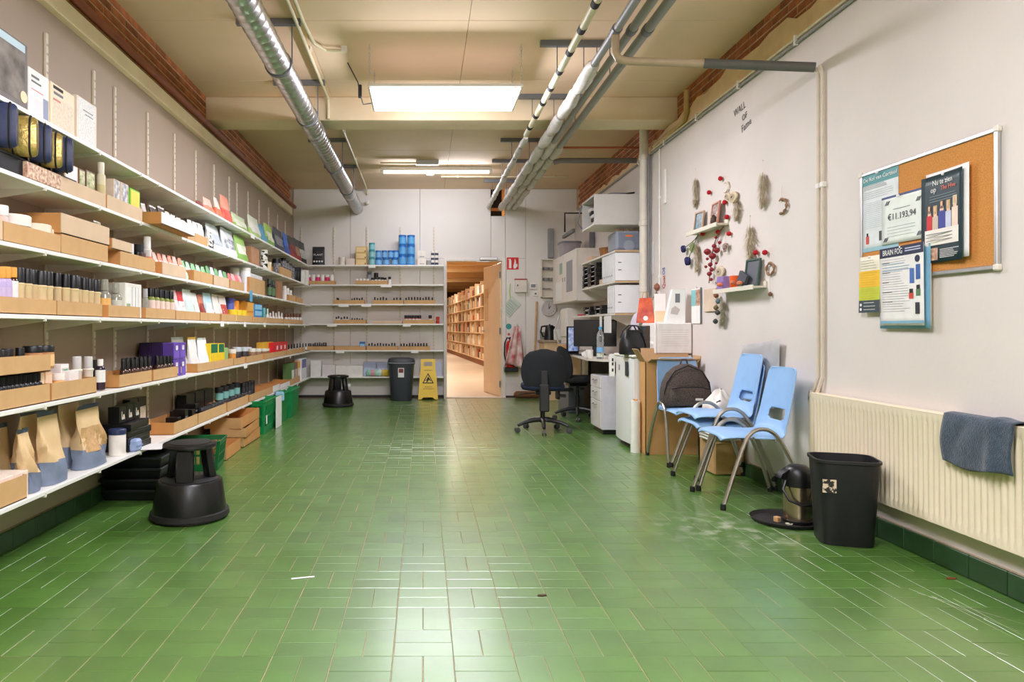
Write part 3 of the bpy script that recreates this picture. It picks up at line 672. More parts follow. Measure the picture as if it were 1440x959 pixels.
for x0, x1, yt, m, m2, lab in ((284,294,283,c((150,84,80)),PINK,'dull rose pouch at the head of the pink pouches'), (292,307,279,c((244,196,180)),c((232,140,110)),'pale pink pouch on the topmost long shelf'), (305,319,279,c((240,226,212)),c((226,120,80)),'white pouch with orange foot among the pink pouches'), (316,330,276,c((238,150,120)),c((226,84,60)),'coral red pouch beside the green pouches')):
    pouch(0, x0, x1, yt, lab, m, m2, .45, d=.09, inset=.06, skew=jit(.15), topw=.8)
for x0, x1, yt, m, m2, fr, lab in ((332,353,303,c((206,222,176)),c((150,190,90)),c((226,234,206)),'pale green stand-up pouch beside the coral pouch'), (354,371,305,c((222,230,204)),c((170,206,110)),c((238,238,226)),'white and green stand-up pouch on the topmost long shelf'), (370,378,316,c((70,150,180)),None,None,'teal blue pouch between green pouches'), (377,389,316,c((170,206,90)),c((120,170,60)),c((226,232,200)),'bright green stand-up pouch on the topmost long shelf'), (388,404,322,c((58,62,70)),c((30,40,70)),BUBL,'dark grey stand-up pouch beside the bright green one'), (402,411,328,c((50,100,190)),c((30,70,150)),None,'blue foil pouch beside the dark grey pouch'),
    (411,419,333,c((60,56,54)),c((140,40,36)),c((120,40,40)),'dark pouch with red print nearest the blue foil pouch'), (418,425,336,c((60,56,54)),c((150,40,36)),c((160,120,90)),'middle dark pouch with red stripe near the shelf corner'), (425,432,340,c((56,58,56)),c((40,40,40)),c((190,190,180)),'dark pouch with pale stripes in the shelf corner')):
    pouch(0, x0, x1, yt, lab, m, m2, .35, fr, d=.10, inset=.06, skew=jit(.1))
# ================================================================ SECOND SHELF
tag(MB().bbox(0, .90, -.2, 0, 0, .012, .003).build('display_tray', BLACKM, None, (XF-.22, 2.62, ZS[1]+.075), PI/2), 'black display tray carrying navy and gold wash bags', 'tray')
carton(1, 38, 86, 240, 'flat carton with red floral print under the black display tray', FLORAL, d=.2, h=.072, inset=.0)
carton(1, -40, 36, 240, 'plain black carton under the black display tray', BLACKM, d=.2, h=.072, inset=.02)
for x0, x1, yt, yb_, m, lab in ((-10,9,150,215,NAVY,'navy satin wash bag at the open end of the display tray'), (17,42,174,232,GOLD,'crumpled gold wash bag nearest the open end of the display tray'), (41,59,178,234,NAVY,'navy satin wash bag between two gold bags'), (57,75,193,244,GOLD,'crumpled gold wash bag beside the last navy bag'), (72,91,195,246,NAVY,'navy satin wash bag at the carton end of the display tray')):
    Y = YL((x0+x1)/2, .02); hh = (yb_-yt)*Y/F
    t = thing('wash_bag', lab, 'bag', (XF-.015, Y, ZS[1]+.089), PI/2+.35)
    wd = (x1-x0)*Y/F*1.0
    prof = [(math.cos(a)*wd/2*(1+.12*math.sin(2*a)), hh/2+math.sin(a)*hh/2) for a in [2*PI*i/18 for i in range(18)]]
    prof = [(max(-wd/2,min(wd/2,p*1.25)), q) for p, q in prof]
    mb = MB()
    for yy, sc_ in ((-.06,.86),(-.05,.96),(-.02,1.0),(.10,1.0),(.16,.92)):
        mb.v += [(p*sc_, yy, hh/2+(q-hh/2)*sc_) for p, q in prof]
    for r_ in range(4):
        for j in range(18): mb.f.append((r_*18+j, r_*18+(j+1)%18, (r_+1)*18+(j+1)%18, (r_+1)*18+j)); mb.m.append(0)
    mb.f += [tuple(range(18)), tuple(range(72, 90))]; mb.m += [0, 0]
    mb.build('bag', m, t, ang=.9)
    MB().tube([(p*1.02, -.035, q) for p, q in prof], .0045, 6, closed=True).build('piping', BLACKM, t)
    MB().tube([(p*1.02, .03, q) for p, q in prof], .004, 6, closed=True).build('zipper', CREAM if m is NAVY else BLACKM, t)
tray(1, 86, 152, .075, 'cardboard tray with the cream spray bottle on the second long shelf')
carton(1, 90, 110, 231, 'small carton with white face beside the navy wash bag', c((214,170,140)), c((244,240,238)), d=.07, inset=.05, band=(.03,.97))
for x0, x1 in ((111,120),(121,134)): carton(1, x0, x1, 238 if x0 < 115 else 241, 'small green and brown printed carton in the spray bottle tray', c((110,80,50)), mat('green_leaf_print', (150,180,60), .5, noise=.5, ns=40, tint=(236,230,190)), d=.04, inset=.05, group='green brown cartons in one tray', band=(.05,.95))
bottle(1, 142, 225, .024, 'tall cream spray bottle standing in a cardboard tray', c((226,214,180)), c((232,224,200)), inset=.04, capf=.26, capr=.72, neck=.75, lab=c((214,196,140)), labz=(.3,.5))
tray(1, 154, 203, .08, 'cardboard tray with pale green carton beside the spray bottle tray')
for x0, x1 in ((160,169),(170,181)): carton(1, x0, x1, 253 if x0 < 165 else 258, 'white carton with grey picture in the second-shelf tray', c((226,206,180)), mat('grey_white_photo', (120,110,120), .5, noise=.4, ns=30, tint=(240,238,238)), d=.10, inset=.03, group='white cartons with grey picture', band=(.02,.98))
carton(1, 183, 197, 267, 'lime green and yellow carton in a tray on the second long shelf', c((130,200,40)), c((236,220,70)), d=.06, inset=.03, band=(.25,.95))
for i, (x0, x1, yt, m) in enumerate(((197,204,283,PALE),(205,212,286,c((200,196,186))),(217,227,290,c((60,44,36))),(228,238,291,c((74,56,44))))): pouch(1, x0, x1, yt, ('pale crimped pouch behind the lime carton','grey crimped pouch behind the white-fronted tray','dark brown pouch standing in the white-fronted tray','second dark brown pouch in the white-fronted tray')[i], m, seal=PALE, d=.05, inset=.09, z0=.01)
tray(1, 230, 276, .075, 'white-fronted tray jutting over the second long shelf edge', d=.28, m=c((238,234,230),.7), over=.10, hb=.075)
for i, (x0, x1) in enumerate(((240,247),(247,254),(255,262),(262,269),(268,275))): pouch(1, x0, x1, 298+i*4, 'crinkled white striped pouch in the white-fronted tray', c((232,226,216)), c((190,180,170)), .3, d=.06, inset=.06, z0=.01, group='crinkled white pouches')
tray(1, 266, 294, .07, 'short cardboard tray beside the silver sacks')
for i, (x0, x1) in enumerate(((270,277),(277,284),(284,292))): pouch(1, x0, x1, 309+i*3, 'small white wrapped pack in the short tray by the silver sacks', c((236,232,228)), c((226,220,196)), .4, d=.06, inset=.06, z0=.01, group='white packs by the silver sacks')
pouch(1, 288, 304, 308, 'dark green foil pouch behind the silver sacks', DKG, d=.07, inset=.17, h=.20)
pouch(1, 296, 303, 326, 'small black and white patterned pouch at the shelf edge', COW, d=.04, inset=.01)
pouch(1, 299, 318, 306, 'large silver white sack on the second long shelf', SILV, c((232,236,240)), .3, c((190,200,206)), d=.12, inset=.05, h=.25, wob=.010)
pouch(1, 319, 337, 309, 'larger silver white sack with dark spots beside its twin', SILV, c((232,236,240)), .3, mat('dark_spot_print', (90,100,110), .4, noise=.3, ns=30, tint=(226,230,234)), d=.12, inset=.03, h=.262, wob=.010)
pouch(1, 336, 352, 328, 'green and cream pouch beside the silver sack', c((156,200,96)), c((140,190,80)), .3, c((236,238,214)), d=.10, inset=.03)
carton(1, 353, 365, 349, 'brown carton beside the cow-spotted tins', c((176,128,92)), c((190,140,100)), d=.12, inset=.04)
for i, z in enumerate((0, .115)): jar(1, 371, 0, .045, 'black and white blotched tin in a two-high stack', COW, c((236,228,206)), inset=.07, z0=.002+z, h=.112, lidf=.12, name='tin', cat='tin', group='blotched tins')
jar(1, 377, 0, .04, 'cream tin at the foot of the blotched tins', c((236,220,176)), c((240,230,200)), inset=.05, h=.10, name='tin', cat='tin')
jar(1, 389, 364, .055, 'dark tin with bubble print on the second long shelf', BUBL, BLACKP, inset=.07, name='tin', cat='tin')
tray(1, 396, 411, .10, 'small brown carton tray holding dark cans on the second long shelf', d=.16)
for x in (398, 402, 406, 410): jar(1, x, 363+(x-398)*.9, .045, 'dark can with pale lettering in the small carton tray', BUBL, BLACKP, inset=.10, name='can', cat='can', z0=.01, lidf=.15, group='dark cans by the corner')
for x in (415, 419): jar(1, x, 376, .045, 'tall black canister near the shelf corner', BLACKP, BLACKM, inset=.06, group='black canisters', name='canister', cat='canister')
for x in (424, 430): jar(1, x, 380, .05, 'white canister in the shelf corner', PALE, WHITE, inset=.06, group='white canisters in the corner', name='canister', cat='canister', lidf=.1)
# ================================================================ THIRD SHELF
tray(2, -30, 8, .10, 'cardboard tray cut by the near end of the third long shelf')
tray(2, 9, 89, .085, 'long cardboard tray of cream round tubs on the third long shelf', m=CARD)
jar(2, 1, 289, .03, 'pale pink capped tub behind the white round tub', c((226,196,186)), c((236,226,220)), inset=.08)
jar(2, 18, 303, .075, 'wide white round tub with stepped lid on the third long shelf', WHITE, c((244,238,226)), inset=.12, lidf=.35, name='tub', cat='tub')
tag(MB().bbox(-.10, .10, -.012, .012, 0, .012, .003).build('marker_pen', BLACKP, None, (XF-.17, 2.62+.62, ZS[2]+.13), (0,-.5,PI/2)), 'black marker leaning behind the white round tub', 'pen')
for x in (50, 63): jar(2, x, 316+(x-50)*.6, .07, 'cream round tub lying in the long cardboard tray', c((240,226,196)), c((244,232,208)), inset=.11, lidf=.4, name='tub', cat='tub', group='cream tubs in the long tray')
tray(2, 89.5, 155, .095, 'lower cardboard tray of a two-high stack on the third long shelf', m=CARD)
tray(2, 89.5, 157, .10, 'upper cardboard tray of the two-high stack, with a floral tube', z0=.098, m=CARDL)
for x in (66, 86, 97): jar(2, x, 306+(x-66)*.2, .032, 'small cream lidded jar behind the stacked trays', c((240,226,206)), c((240,230,214)), inset=.19, z0=.11, h=.10 if x < 97 else .085, group='cream jars behind the stacked trays')
Y = YL(141, .04); t = thing('tube', 'flared tube with floral print standing in the upper stacked tray', 'tube', (XF-.06, Y, ZS[2]+.12), PI/2)
MB().lathe([(.022,0),(.024,.02),(.033,.10)], 16, sy=.55).build('body', mat('flower_tube_print', (120,140,80), .4, noise=.5, ns=50, tint=(240,220,190)), t); MB().bbox(-.036,.036,-.003,.003,.10,.108,.001).build('crimp', PALE, t); MB().lathe([(.018,-.03),(.018,-.001)], 14).build('cap', RED, t)
tray(2, 172, 221, .085, 'cardboard tray with the white roll-on bottle on the third long shelf', m=CARD)
tray(2, 161, 188, .06, 'small carton tray stacked at the roll-on bottle tray', z0=.087, d=.15, m=CARDL)
for x in (166, 172, 179, 185): jar(2, x, 0, .014, 'little white capped vial in the small stacked carton', WHITE, WHITE, inset=.08, z0=.095, h=.07, name='vial', cat='vial', group='white vials in the small carton')
jar(2, 194, 344, .034, 'black jar beside the white roll-on bottle', BLACKP, BLACKM, inset=.10, z0=.01)
jar(2, 200, 356, .022, 'small dark jar in front of the roll-on bottle', c((60,40,44)), c((90,60,50)), inset=.04, z0=.01)
bottle(2, 207, 333, .027, 'white roll-on bottle with orange label on the third long shelf', c((238,230,224)), c((244,240,234)), inset=.06, capf=.36, capr=.85, neck=.9, lab=c((236,150,96)), labz=(.2,.42), z0=.01)
for i, x in enumerate((216, 223, 230, 237, 244, 251, 258)): pouch(2, x-4, x+5, 353+i*1.6, 'small coral pink candy bag in the third-shelf tray', c((244,196,180)) if i % 2 else c((236,150,120)), c((240,170,160)), .4, c((250,226,220)), d=.05, inset=.06, z0=.01, group='coral pink candy bags', topw=.55)
tray(2, 231, 264, .085, 'cardboard tray of coral pink candy bags')
for i, x in enumerate((262, 269, 276, 283, 290)): pouch(2, x-4, x+5, 366+i*2.2, 'small mint green candy bag in the third-shelf tray', MINT if i % 2 else c((150,206,150)), c((190,226,200)), .4, c((236,246,240)), d=.05, inset=.06, z0=.01, group='mint green candy bags', topw=.55)
tray(2, 275, 301, .085, 'cardboard tray of mint green candy bags')
for i, x in enumerate((297, 303, 309, 315, 321)): pouch(2, x-4, x+4, 374+i*2.0, 'small white and blue candy bag in the third-shelf tray', c((226,236,240)) if i % 2 else c((120,180,120)), c((190,210,226)), .4, d=.05, inset=.06, z0=.01, group='white blue candy bags', topw=.55)
tray(2, 303, 324, .085, 'cardboard tray of white and blue candy bags')
for i, x in enumerate((327, 332, 337, 341)): pouch(2, x-4, x+4, 384+i*1.2, 'small pink red candy bag in the third-shelf tray', c((240,190,190)) if i % 2 else c((226,120,120)), c((240,200,200)), .4, d=.05, inset=.05, z0=.01, group='pink red candy bags', topw=.55)
tray(2, 326, 345, .08, 'cardboard tray of pink red candy bags')
jar(2, 330, 377, .05, 'white round tub standing behind the pink red candy bags', c((226,226,228)), WHITE, inset=.17, name='tub', cat='tub')
jar(2, 345, 377, .055, 'tall white tub at the shelf edge beside the raised tray', c((236,238,240)), WHITE, inset=.07, name='tub', cat='tub', lidf=.12)
tray(2, 353, 374, .16, 'tall cardboard tray topped by a white carton', d=.22, m=CARD)
carton(2, 351, 369, 0, 'flat white carton lying on the tall cardboard tray', c((238,238,238)), d=.15, inset=.05, z0=.163, h=.05)
tag(MB().bbox(-.05, .05, -.004, 0, -.085, .03, .001).build('shelf_tag', c((90,170,214)), None, (XF+.006, YL(352), ZS[2]-.01), PI/2), 'blue tag hanging from the third long shelf edge', 'tag')
for x in (379, 384, 389): bottle(2, x, 392+(x-379)*.5, .032, 'dark bottle between the tall tray and the brown carton', BLACKP, c((60,70,60)), inset=.08, group='dark bottles on the third shelf', lab=c((90,120,80)))
carton(2, 391, 397, 396, 'narrow brown carton beside the dark bottles', c((170,120,84)), d=.14, inset=.03)
for x in (400, 404, 408): bottle(2, x, 402+(x-400)*.8, .03, 'small white bottle beside the narrow brown carton', WHITE, WHITE, inset=.06, group='white bottles on the third shelf')
tray(2, 408, 417, .08, 'small cardboard tray near the corner of the third long shelf', group=None); tray(2, 418, 427, .075, 'last small cardboard tray in the corner of the third long shelf')
# ================================================================ FOURTH SHELF
tray(3, -30, 2, .072, 'cardboard tray cut by the near end of the fourth long shelf')
tray(3, 2.5, 83, .072, 'long cardboard tray of black-capped cream bottles beside the purple bottles', m=CARD)
tray(3, 84, 147, .072, 'cardboard tray of black-capped cream bottles beside the amber bottle', m=CARD)
for x in (-6, 1, 9): bottle(3, x, 375, .022, 'lilac bottle with orange cap in the fourth-shelf tray', c((190,170,214)), c((230,160,60)), inset=.05, capf=.25, group='lilac bottles with orange caps', lab=c((206,186,220)))
bottle(3, 18, 376, .021, 'bottle with orange cap and white text label beside the lilac ones', AMBER, c((230,160,60)), inset=.045, capf=.22, lab=c((240,232,228)), labz=(.1,.7))
for i, x in enumerate((27, 38, 46, 57, 68, 80, 92, 103, 111, 118, 126, 134)):
    bottle(3, x, 376.5+i*1.55, .026 if x in (57, 103, 134) else .021, ORD[i]+' black-capped cream bottle of the front row, counted from the lilac bottles', CREAM, BLACKP, inset=.045+(.02 if i % 3 == 2 else 0), capf=.33, capr=.98, neck=.98, group='cream bottles with black caps')
for i, x in enumerate((33, 44, 63, 75, 97, 107, 122)):
    bottle(3, x, 379+i*2.5, .021, 'black-capped cream bottle of the rear row in the fourth-shelf trays', CREAM, BLACKP, inset=.13, capf=.33, capr=.98, neck=.98, group='cream bottles with black caps')
bottle(3, 147, 393, .034, 'clear bottle of amber oil with domed stopper', CLEAR, CLEAR, inset=.06, capf=.30, capr=.6, neck=.45, lab=mat('amber_label', (240,190,110), .4), labz=(.1,.5))
bottle(3, 163, 398, .034, 'clear glass bottle beside the white carton', CLEAR, CLEAR, inset=.06, capf=.30, capr=.6, neck=.45, lab=c((214,214,200)), labz=(.15,.5))
tray(3, 156, 200, .07, 'cardboard tray with white cartons on the fourth long shelf', m=CARD)
carton(3, 176, 199, 399, 'white lettered carton with green leaf in the fourth-shelf tray', c((236,232,222)), c((242,240,236)), d=.12, inset=.03, z0=.006, marks=[(c((150,180,130)),-.42,-.2,.12,.4),(GREYINK,-.1,-.08,.1,.9),(GREYINK,.1,.12,.1,.9),(GREYINK,.3,.31,.1,.9)])
carton(3, 168, 178, 398, 'white carton half hidden behind the clear bottle', c((240,232,220)), c((214,170,120)), d=.10, inset=.09, z0=.006, band=(.7,.95))
bottle(3, 204, 406, .02, 'slim clear bottle with grey cap between two trays', CLEAR, c((170,170,170)), inset=.05, capf=.3)
tray(3, 208, 249, .07, 'cardboard tray of olive-shouldered bottles with black caps', m=CARD)
for i, x in enumerate((212, 219, 226, 233, 240)): bottle(3, x, 405+i*1.2, .027, 'olive bottle with black cap and blush label', c((130,140,50)), BLACKP, inset=.06, capf=.28, capr=.75, lab=c((244,220,206)), labz=(.1,.6), group='olive bottles with blush labels', z0=.008)
carton(3, 233, 246, 405, 'pink lidded packet lying across the olive bottles', c((240,200,210)), d=.10, inset=.10, z0=.19, h=.018)
for x0, x1, yt, m, m2, fr, lab in ((247,256,408,c((226,190,190)),c((170,40,50)),c((244,236,232)),'red and white striped bag nearest the olive bottles'), (254,264,410,c((206,50,56)),c((214,60,60)),c((240,226,222)),'red bag on the fourth long shelf'), (262,276,407,c((232,238,238)),c((226,230,232)),c((206,226,220)),'white bag with pale print beside the red bag'), (274,284,412,c((236,238,230)),c((150,190,90)),c((240,236,226)),'white bag with green side on the fourth long shelf'), (283,292,414,c((200,120,90)),c((230,226,214)),c((150,60,50)),'white bag with brown print beside the pale blue bag'), (290,304,412,c((190,222,232)),c((170,206,220)),c((226,238,240)),'pale blue bag on the fourth long shelf'), (303,313,414,c((234,226,216)),c((226,150,120)),c((240,236,226)),'striped cream bag beside the pale blue bag'), (312,324,416,c((230,222,214)),c((214,190,180)),c((200,80,70)),'cream bag with red print beside the blue ball')):
    pouch(3, x0, x1, yt, lab, m, m2, .3, fr, d=.06, inset=.06, z0=.008, topw=.86)
tray(3, 250, 283, .066, 'cardboard tray under the red and white bags', m=CARD); tray(3, 284, 311, .066, 'cardboard tray under the pale blue bag', m=CARD); tray(3, 314, 334, .066, 'cardboard tray under the orange tubs', m=CARD); tray(3, 335, 356, .066, 'cardboard tray of yellow lidded tubs', m=CARD)
jar(3, 322, 419, .05, 'blue round pot with emblem on the fourth long shelf', c((80,90,170)), c((70,80,160)), inset=.13, z0=.06, name='pot', cat='pot')
for x in (329, 338): jar(3, x, 423, .05, 'orange tub behind the yellow lids on the fourth shelf', ORANGE, c((236,150,50)), inset=.13, name='tub', cat='tub', group='orange tubs', z0=.02)
for x in (326, 333, 340): jar(3, x, 0, .05, 'yellow lidded tub in front of the orange tubs', c((244,214,120)), YEL, inset=.06, h=.11, name='tub', cat='tub', group='yellow lidded tubs', z0=.008, lidf=.5)
for i, z in enumerate((0, .10)): carton(3, 346, 357, 0, 'orange carton in a two-high stack beside the blue cartons', c((240,160,50)), c((244,180,80)), d=.12, inset=.05, z0=.012+z, h=.098, group='stacked orange cartons')
for i in range(3): carton(3, 358, 369, 0, LEVEL[i]+' bright blue carton of the three-high stack', SKY, c((150,206,240)), d=.12, inset=.04, z0=.005+i*.066, h=.064, group='stacked blue cartons')
jar(3, 371, 433, .02, 'teal slim tube beside the blue cartons', TEAL, TEAL, inset=.05, name='tube', cat='tube')
tray(3, 358, 373, .06, 'cardboard tray under the stacked blue cartons'); tray(3, 375, 399, .06, 'cardboard tray of small white bottles on the fourth long shelf', m=CARD); tray(3, 400, 427, .06, 'last cardboard tray in the corner of the fourth long shelf', m=CARD)
for i, x in enumerate((376, 380, 384, 388, 392, 396)): bottle(3, x, 434 if i == 0 else 438+(i % 2)*2, .022, 'tiny white bottle in the fourth-shelf corner tray', WHITE, c((200,226,216)) if i == 0 else WHITE, inset=.06, group='tiny white bottles', capf=.4, capr=.5)
for i, x in enumerate((402, 406, 410, 414, 418, 422)): bottle(3, x, 441, .022, 'tiny brown capped bottle in the last fourth-shelf tray', WHITE, c((110,70,50)), inset=.06, group='tiny brown capped bottles', capf=.35)
# ================================================================ FIFTH SHELF
tray(4, -30, 74, .085, 'lower long cardboard tray under the tilted tray of amber jars', m=CARD)
t = tray(4, -30, 75, .08, 'upper tilted cardboard tray of amber bottles and jars', z0=.145, m=CARD)
for x in (0, 6, 12, 18, 24, 31, 38, 45, 52): bottle(4, x, 0, .024, 'black bottle lying under the tilted amber jar tray', BLACKP, BLACKM, inset=.07, h=.13, z0=.008, group='black bottles under the tilted tray')
for x in (60, 66, 71): carton(4, x-3, x+3, 0, 'peach carton standing under the tilted tray', c((240,196,156)), c((244,214,180)), d=.06, inset=.05, h=.13, z0=.008, group='peach cartons under the tilted tray')
for x, yt in ((-6,491),(3,492),(11,490)): bottle(4, x, yt, .036, 'large amber bottle with black cap in the tilted tray', AMBER, BLACKP, inset=.08, z0=.155, capf=.42, capr=.62, neck=.55, group='large amber bottles in the tilted tray', lab=c((244,214,160)), labz=(.1,.5))
bottle(4, 28, 489, .037, 'amber bottle with tall black cap beside the amber jars', AMBER, BLACKP, inset=.06, z0=.155, capf=.42, capr=.5, neck=.55, lab=c((244,196,140)), labz=(.1,.5))
for x in (46, 63): jar(4, x, 501, .042, 'black-lidded amber jar in the tilted tray', c((200,140,90)), BLACKP, inset=.07, z0=.155, group='amber jars in the tilted tray', lab=c((244,196,140)), h=.11)
tray(4, 76.5, 139, .085, 'cardboard tray of white pump bottles on the fifth long shelf', m=CARD)
jar(4, 82, 523, .03, 'small amber pot with white lid in the pump bottle tray', c((240,180,100)), c((240,232,220)), inset=.05, h=.12)
carton(4, 86, 97, 512, 'small white carton with green and pink print', c((240,232,230)), mat('pink_green_print', (226,150,150), .5, noise=.4, ns=40, tint=(236,240,236)), d=.06, inset=.06, marks=[(c((80,160,120)),-.2,.3,.6,.85)])
carton(4, 98, 111, 521, 'small white carton with blue print before the pump bottle', c((240,232,230)), c((244,230,226)), d=.05, inset=.02, marks=[(c((90,80,160)),.15,.35,.15,.5)])
for x in (108, 124): bottle(4, x, 501, .024, 'white pump bottle with clear cap on the fifth shelf', c((240,226,212)), mat('frosted_cap', (236,232,228), .2, trans=.3), inset=.07, capf=.34, capr=.95, neck=.98, group='white pump bottles')
bottle(4, 141, 505, .026, 'dark purple bottle with white cap and paper label', c((50,34,50),.2), WHITE, inset=.05, capf=.22, capr=.6, lab=PAPER, labz=(.25,.65))
bottle(4, 134, 506, .022, 'black bottle half behind the pump bottle tray', BLACKP, BLACKM, inset=.12)
tray(4, 171, 216, .075, 'cardboard tray full of amber dropper bottles nearest the dark purple bottle', m=CARD)
tray(4, 218.5, 252, .075, 'cardboard tray full of amber dropper bottles against the purple boxes', m=CARD)
DROP = dict(capf=.36, capr=.66, neck=.6, lab=c((226,190,130)), labz=(.1,.4))
for r_ in range(4):
    for x in range(174, 216, 6): bottle(4, x+jit(.6), 0, .0215, 'amber dropper bottle with black cap in the fifth-shelf trays', AMBER, BLACKP, inset=.045+r_*.05, h=.145, z0=.008, group='amber dropper bottles', **DROP)
    for x in range(221, 252, 5): bottle(4, x+jit(.5), 0, .0215, 'amber dropper bottle with black cap in the fifth-shelf trays', AMBER, BLACKP, inset=.045+r_*.05, h=.145, z0=.008, group='amber dropper bottles', **DROP)
for d_ in range(3):
    for y_ in range(2):
        for z_ in range(2):
            t = thing('purple_box', 'purple printed product box stacked behind the dropper bottles', 'box', (XF-.105-d_*.083, 4.96+y_*.128, ZS[4]+.002+z_*.122), PI/2, 'purple boxes on the fifth shelf')
            carton_parts(t, .12, .08, .12, PURP_SHADE if d_ or 0 else PURP, c((120,92,190)), (.1,.5))
            ob('print', cached('ptop', lambda: MB().box(-.02, -.004, -.0815, -.0806, .07, .1).box(.004, .02, -.0815, -.0806, .07, .1).box(-.01, .01, -.0815, -.0806, .066, .082).mesh('print', PAPER)), t)
tray(4, 280, 330, .07, 'cardboard tray of silver white pouches on the fifth long shelf', m=CARD)
pouch(4, 250, 269, 474, 'open silver pouch with brown inside beside the purple boxes', c((206,200,190)), seal=SILV, d=.09, inset=.10, z0=.01)
pouch(4, 271, 284, 474, 'white pouch beside the open silver pouch', c((232,230,226)), seal=c((226,180,70)), d=.07, inset=.07, z0=.01)
pouch(4, 284, 298, 475, 'white sealed pouch with grey top beside the green and yellow boxes', c((232,236,240)), seal=c((200,206,200)), d=.07, inset=.05, z0=.01)
for x0, x1 in ((296,307),(307,316)): carton(4, x0, x1, 483, 'yellow carton with dark green top on the fifth shelf', YEL, c((20,110,70)), d=.08, inset=.04, z0=.008, group='yellow and green cartons', band=(.62,.98))
carton(4, 316, 321, 489, 'slim green carton beside the yellow cartons', c((150,190,120)), d=.06, inset=.04); jar(4, 326, 491, .04, 'amber tub beside the slim green carton', c((214,140,50)), c((230,220,200)), inset=.07, name='tub', cat='tub')
tray(4, 331, 346, .065, 'cardboard tray of dark round jars on the fifth long shelf', m=CARD); tray(4, 349, 371, .065, 'cardboard tray of striped jars on the fifth long shelf', m=CARD); tray(4, 375, 404, .065, 'cardboard tray under the red carton', m=CARD); tray(4, 405, 430, .065, 'cardboard tray of dark droppers in the fifth-shelf corner', m=CARD)
for i, x in enumerate((333, 338, 343, 348)): jar(4, x, 488, .045, 'dark jar with pale rim on the fifth shelf', c((50,44,44)), c((190,196,200)), inset=.06+.05*(i % 2), group='dark jars on the fifth shelf', z0=.008)
for i, x in enumerate((354, 358, 362, 366, 370, 374)): jar(4, x, 490, .042, 'brown and white striped jar on the fifth shelf', c((150,110,80)), c((226,220,206)), inset=.06+.06*(i % 2), group='striped jars on the fifth shelf', z0=.008)
carton(4, 370, 384, 481, 'yellow carton behind the striped jars', c((240,190,60)), d=.08, inset=.13, z0=.008)
carton(4, 386, 404, 481, 'red carton with three pale dots on the fifth long shelf', c((214,30,44)), d=.08, inset=.06, z0=.008, marks=[(c((250,220,220)),u,u+.12,.45,.75) for u in (-.36,-.06,.24)])
for i in range(3):
    for x in range(406, 432, 4): bottle(4, x, 0, .018, 'dark dropper bottle in the fifth-shelf corner tray', c((40,36,36)), BLACKP, inset=.05+i*.06, h=.11, z0=.008, group='dark droppers in the corner tray', capf=.4, capr=.5, lab=PALE)
# ================================================================ LOWEST SHELF
tray(5, -30, 42, .105, 'cardboard tray of pale boxes at the paper sacks', m=CARD)
for i, (x0, x1) in enumerate(((-20,0),(1,20),(21,40))): carton(5, x0, x1, 0, 'flat pale pink carton lying in the tray by the paper sacks', c((240,222,206)), c((236,206,190)), d=.17, inset=.03, h=.115, group='pale pink cartons in the tray')
pouch(5, -4, 24, 606, 'kraft paper sack rising behind the pale boxes', KRAFT, SACKB, .2, seal=SACKE, d=.06, inset=.215, h=.30, wob=.004)
def sack(x0, x1, yt, label, **k):
    a = dict(split=.28, seal=SACKE, d=.13, inset=.05, wob=.017, topw=.9); a.update(k)
    t = pouch(5, x0, x1, yt, label, KRAFT, SACKB, **a)
    return t
sack(43, 60, 606, 'slim kraft sack leaning beside the tray of pale boxes', d=.09, h=.29, lean=.02, inset=.03)
sack(34, 76, 582, 'bulging kraft sack with slumped top on the lowest long shelf', h=.355, lean=-.03, wob=.013, inset=.14, d=.12)
sack(69, 101, 578, 'kraft sack with slate foot beside the slumped sack', h=.35, inset=.025, d=.11)
sack(95, 128, 566, 'tallest kraft sack with folded top corner', h=.365, inset=.14, d=.10, wob=.010)
sack(121, 157, 582, 'kraft sack with round emblem nearest the blue-lidded jar', h=.335, inset=.03, d=.11, front=mat('sack_emblem', (200,160,110), .6, noise=.2, ns=40))
Y = YL(165, .07); t = jar_thing('white jar with navy lid beside the kraft sacks', .05, .155, c((240,234,224)), mat('navy_lid', (44,54,92), .4), .2, None, (XF-.07, Y, ZS[5]+.001)); 
MB().grid(lambda u, v: (.0496*math.sin(.25+v*.75), -.0496*math.cos(.25+v*.75), .03+u*.065), 1, 5).build('label', mat('navy_label', (44,60,84), .5), t, rz=PI/2)
t = thing('folded_packet', 'small folded pale blue packet beside the blue-lidded jar', 'packet', (XF-.05, YL(183, .05), ZS[5]+.001), PI/2)
MB().bbox(-.04, .04, -.06, 0, 0, .075, .012).build('packet', c((160,180,220)), t); MB().bbox(-.042, .042, -.063, -.058, .03, .04, .002).build('band', c((120,140,190)), t)
tag(MB().box(-.12, .10, -.16, 0, 0, .004).build('paper_sheet', PAPER, None, (XF-.06, YL(196,.05), ZS[5]+.001), PI/2+.2), 'white paper sheet on the lowest long shelf before the black boxes', 'paper')
BB = mat('black_gloss_carton', (18,18,20), .3, noise=.1)
for k in range(4):
    t = thing('black_box', LEVEL[k]+' flat black box of the stack on the lowest long shelf', 'box', (XF-.03-.20, 4.33+jit(.01), ZS[5]+.002+k*.043), PI/2+jit(.06), 'flat black boxes in a stack')
    carton_parts(t, .32, .2, .041, BB, c((70,70,74)), (.6,.7))
for k in range(3):
    t = thing('black_box', 'small black box with pale emblem on top of the black stack', 'box', (XF-.16+.0, 4.22+k*.105, ZS[5]+.176), PI/2, 'black emblem boxes')
    carton_parts(t, .10, .07, .10, BB, None, None, [(c((206,200,190)),-.2,-.1,.2,.7),(c((206,200,190)),-.1,.25,.2,.36),(c((226,200,160)),.0,.2,.36,.5)])
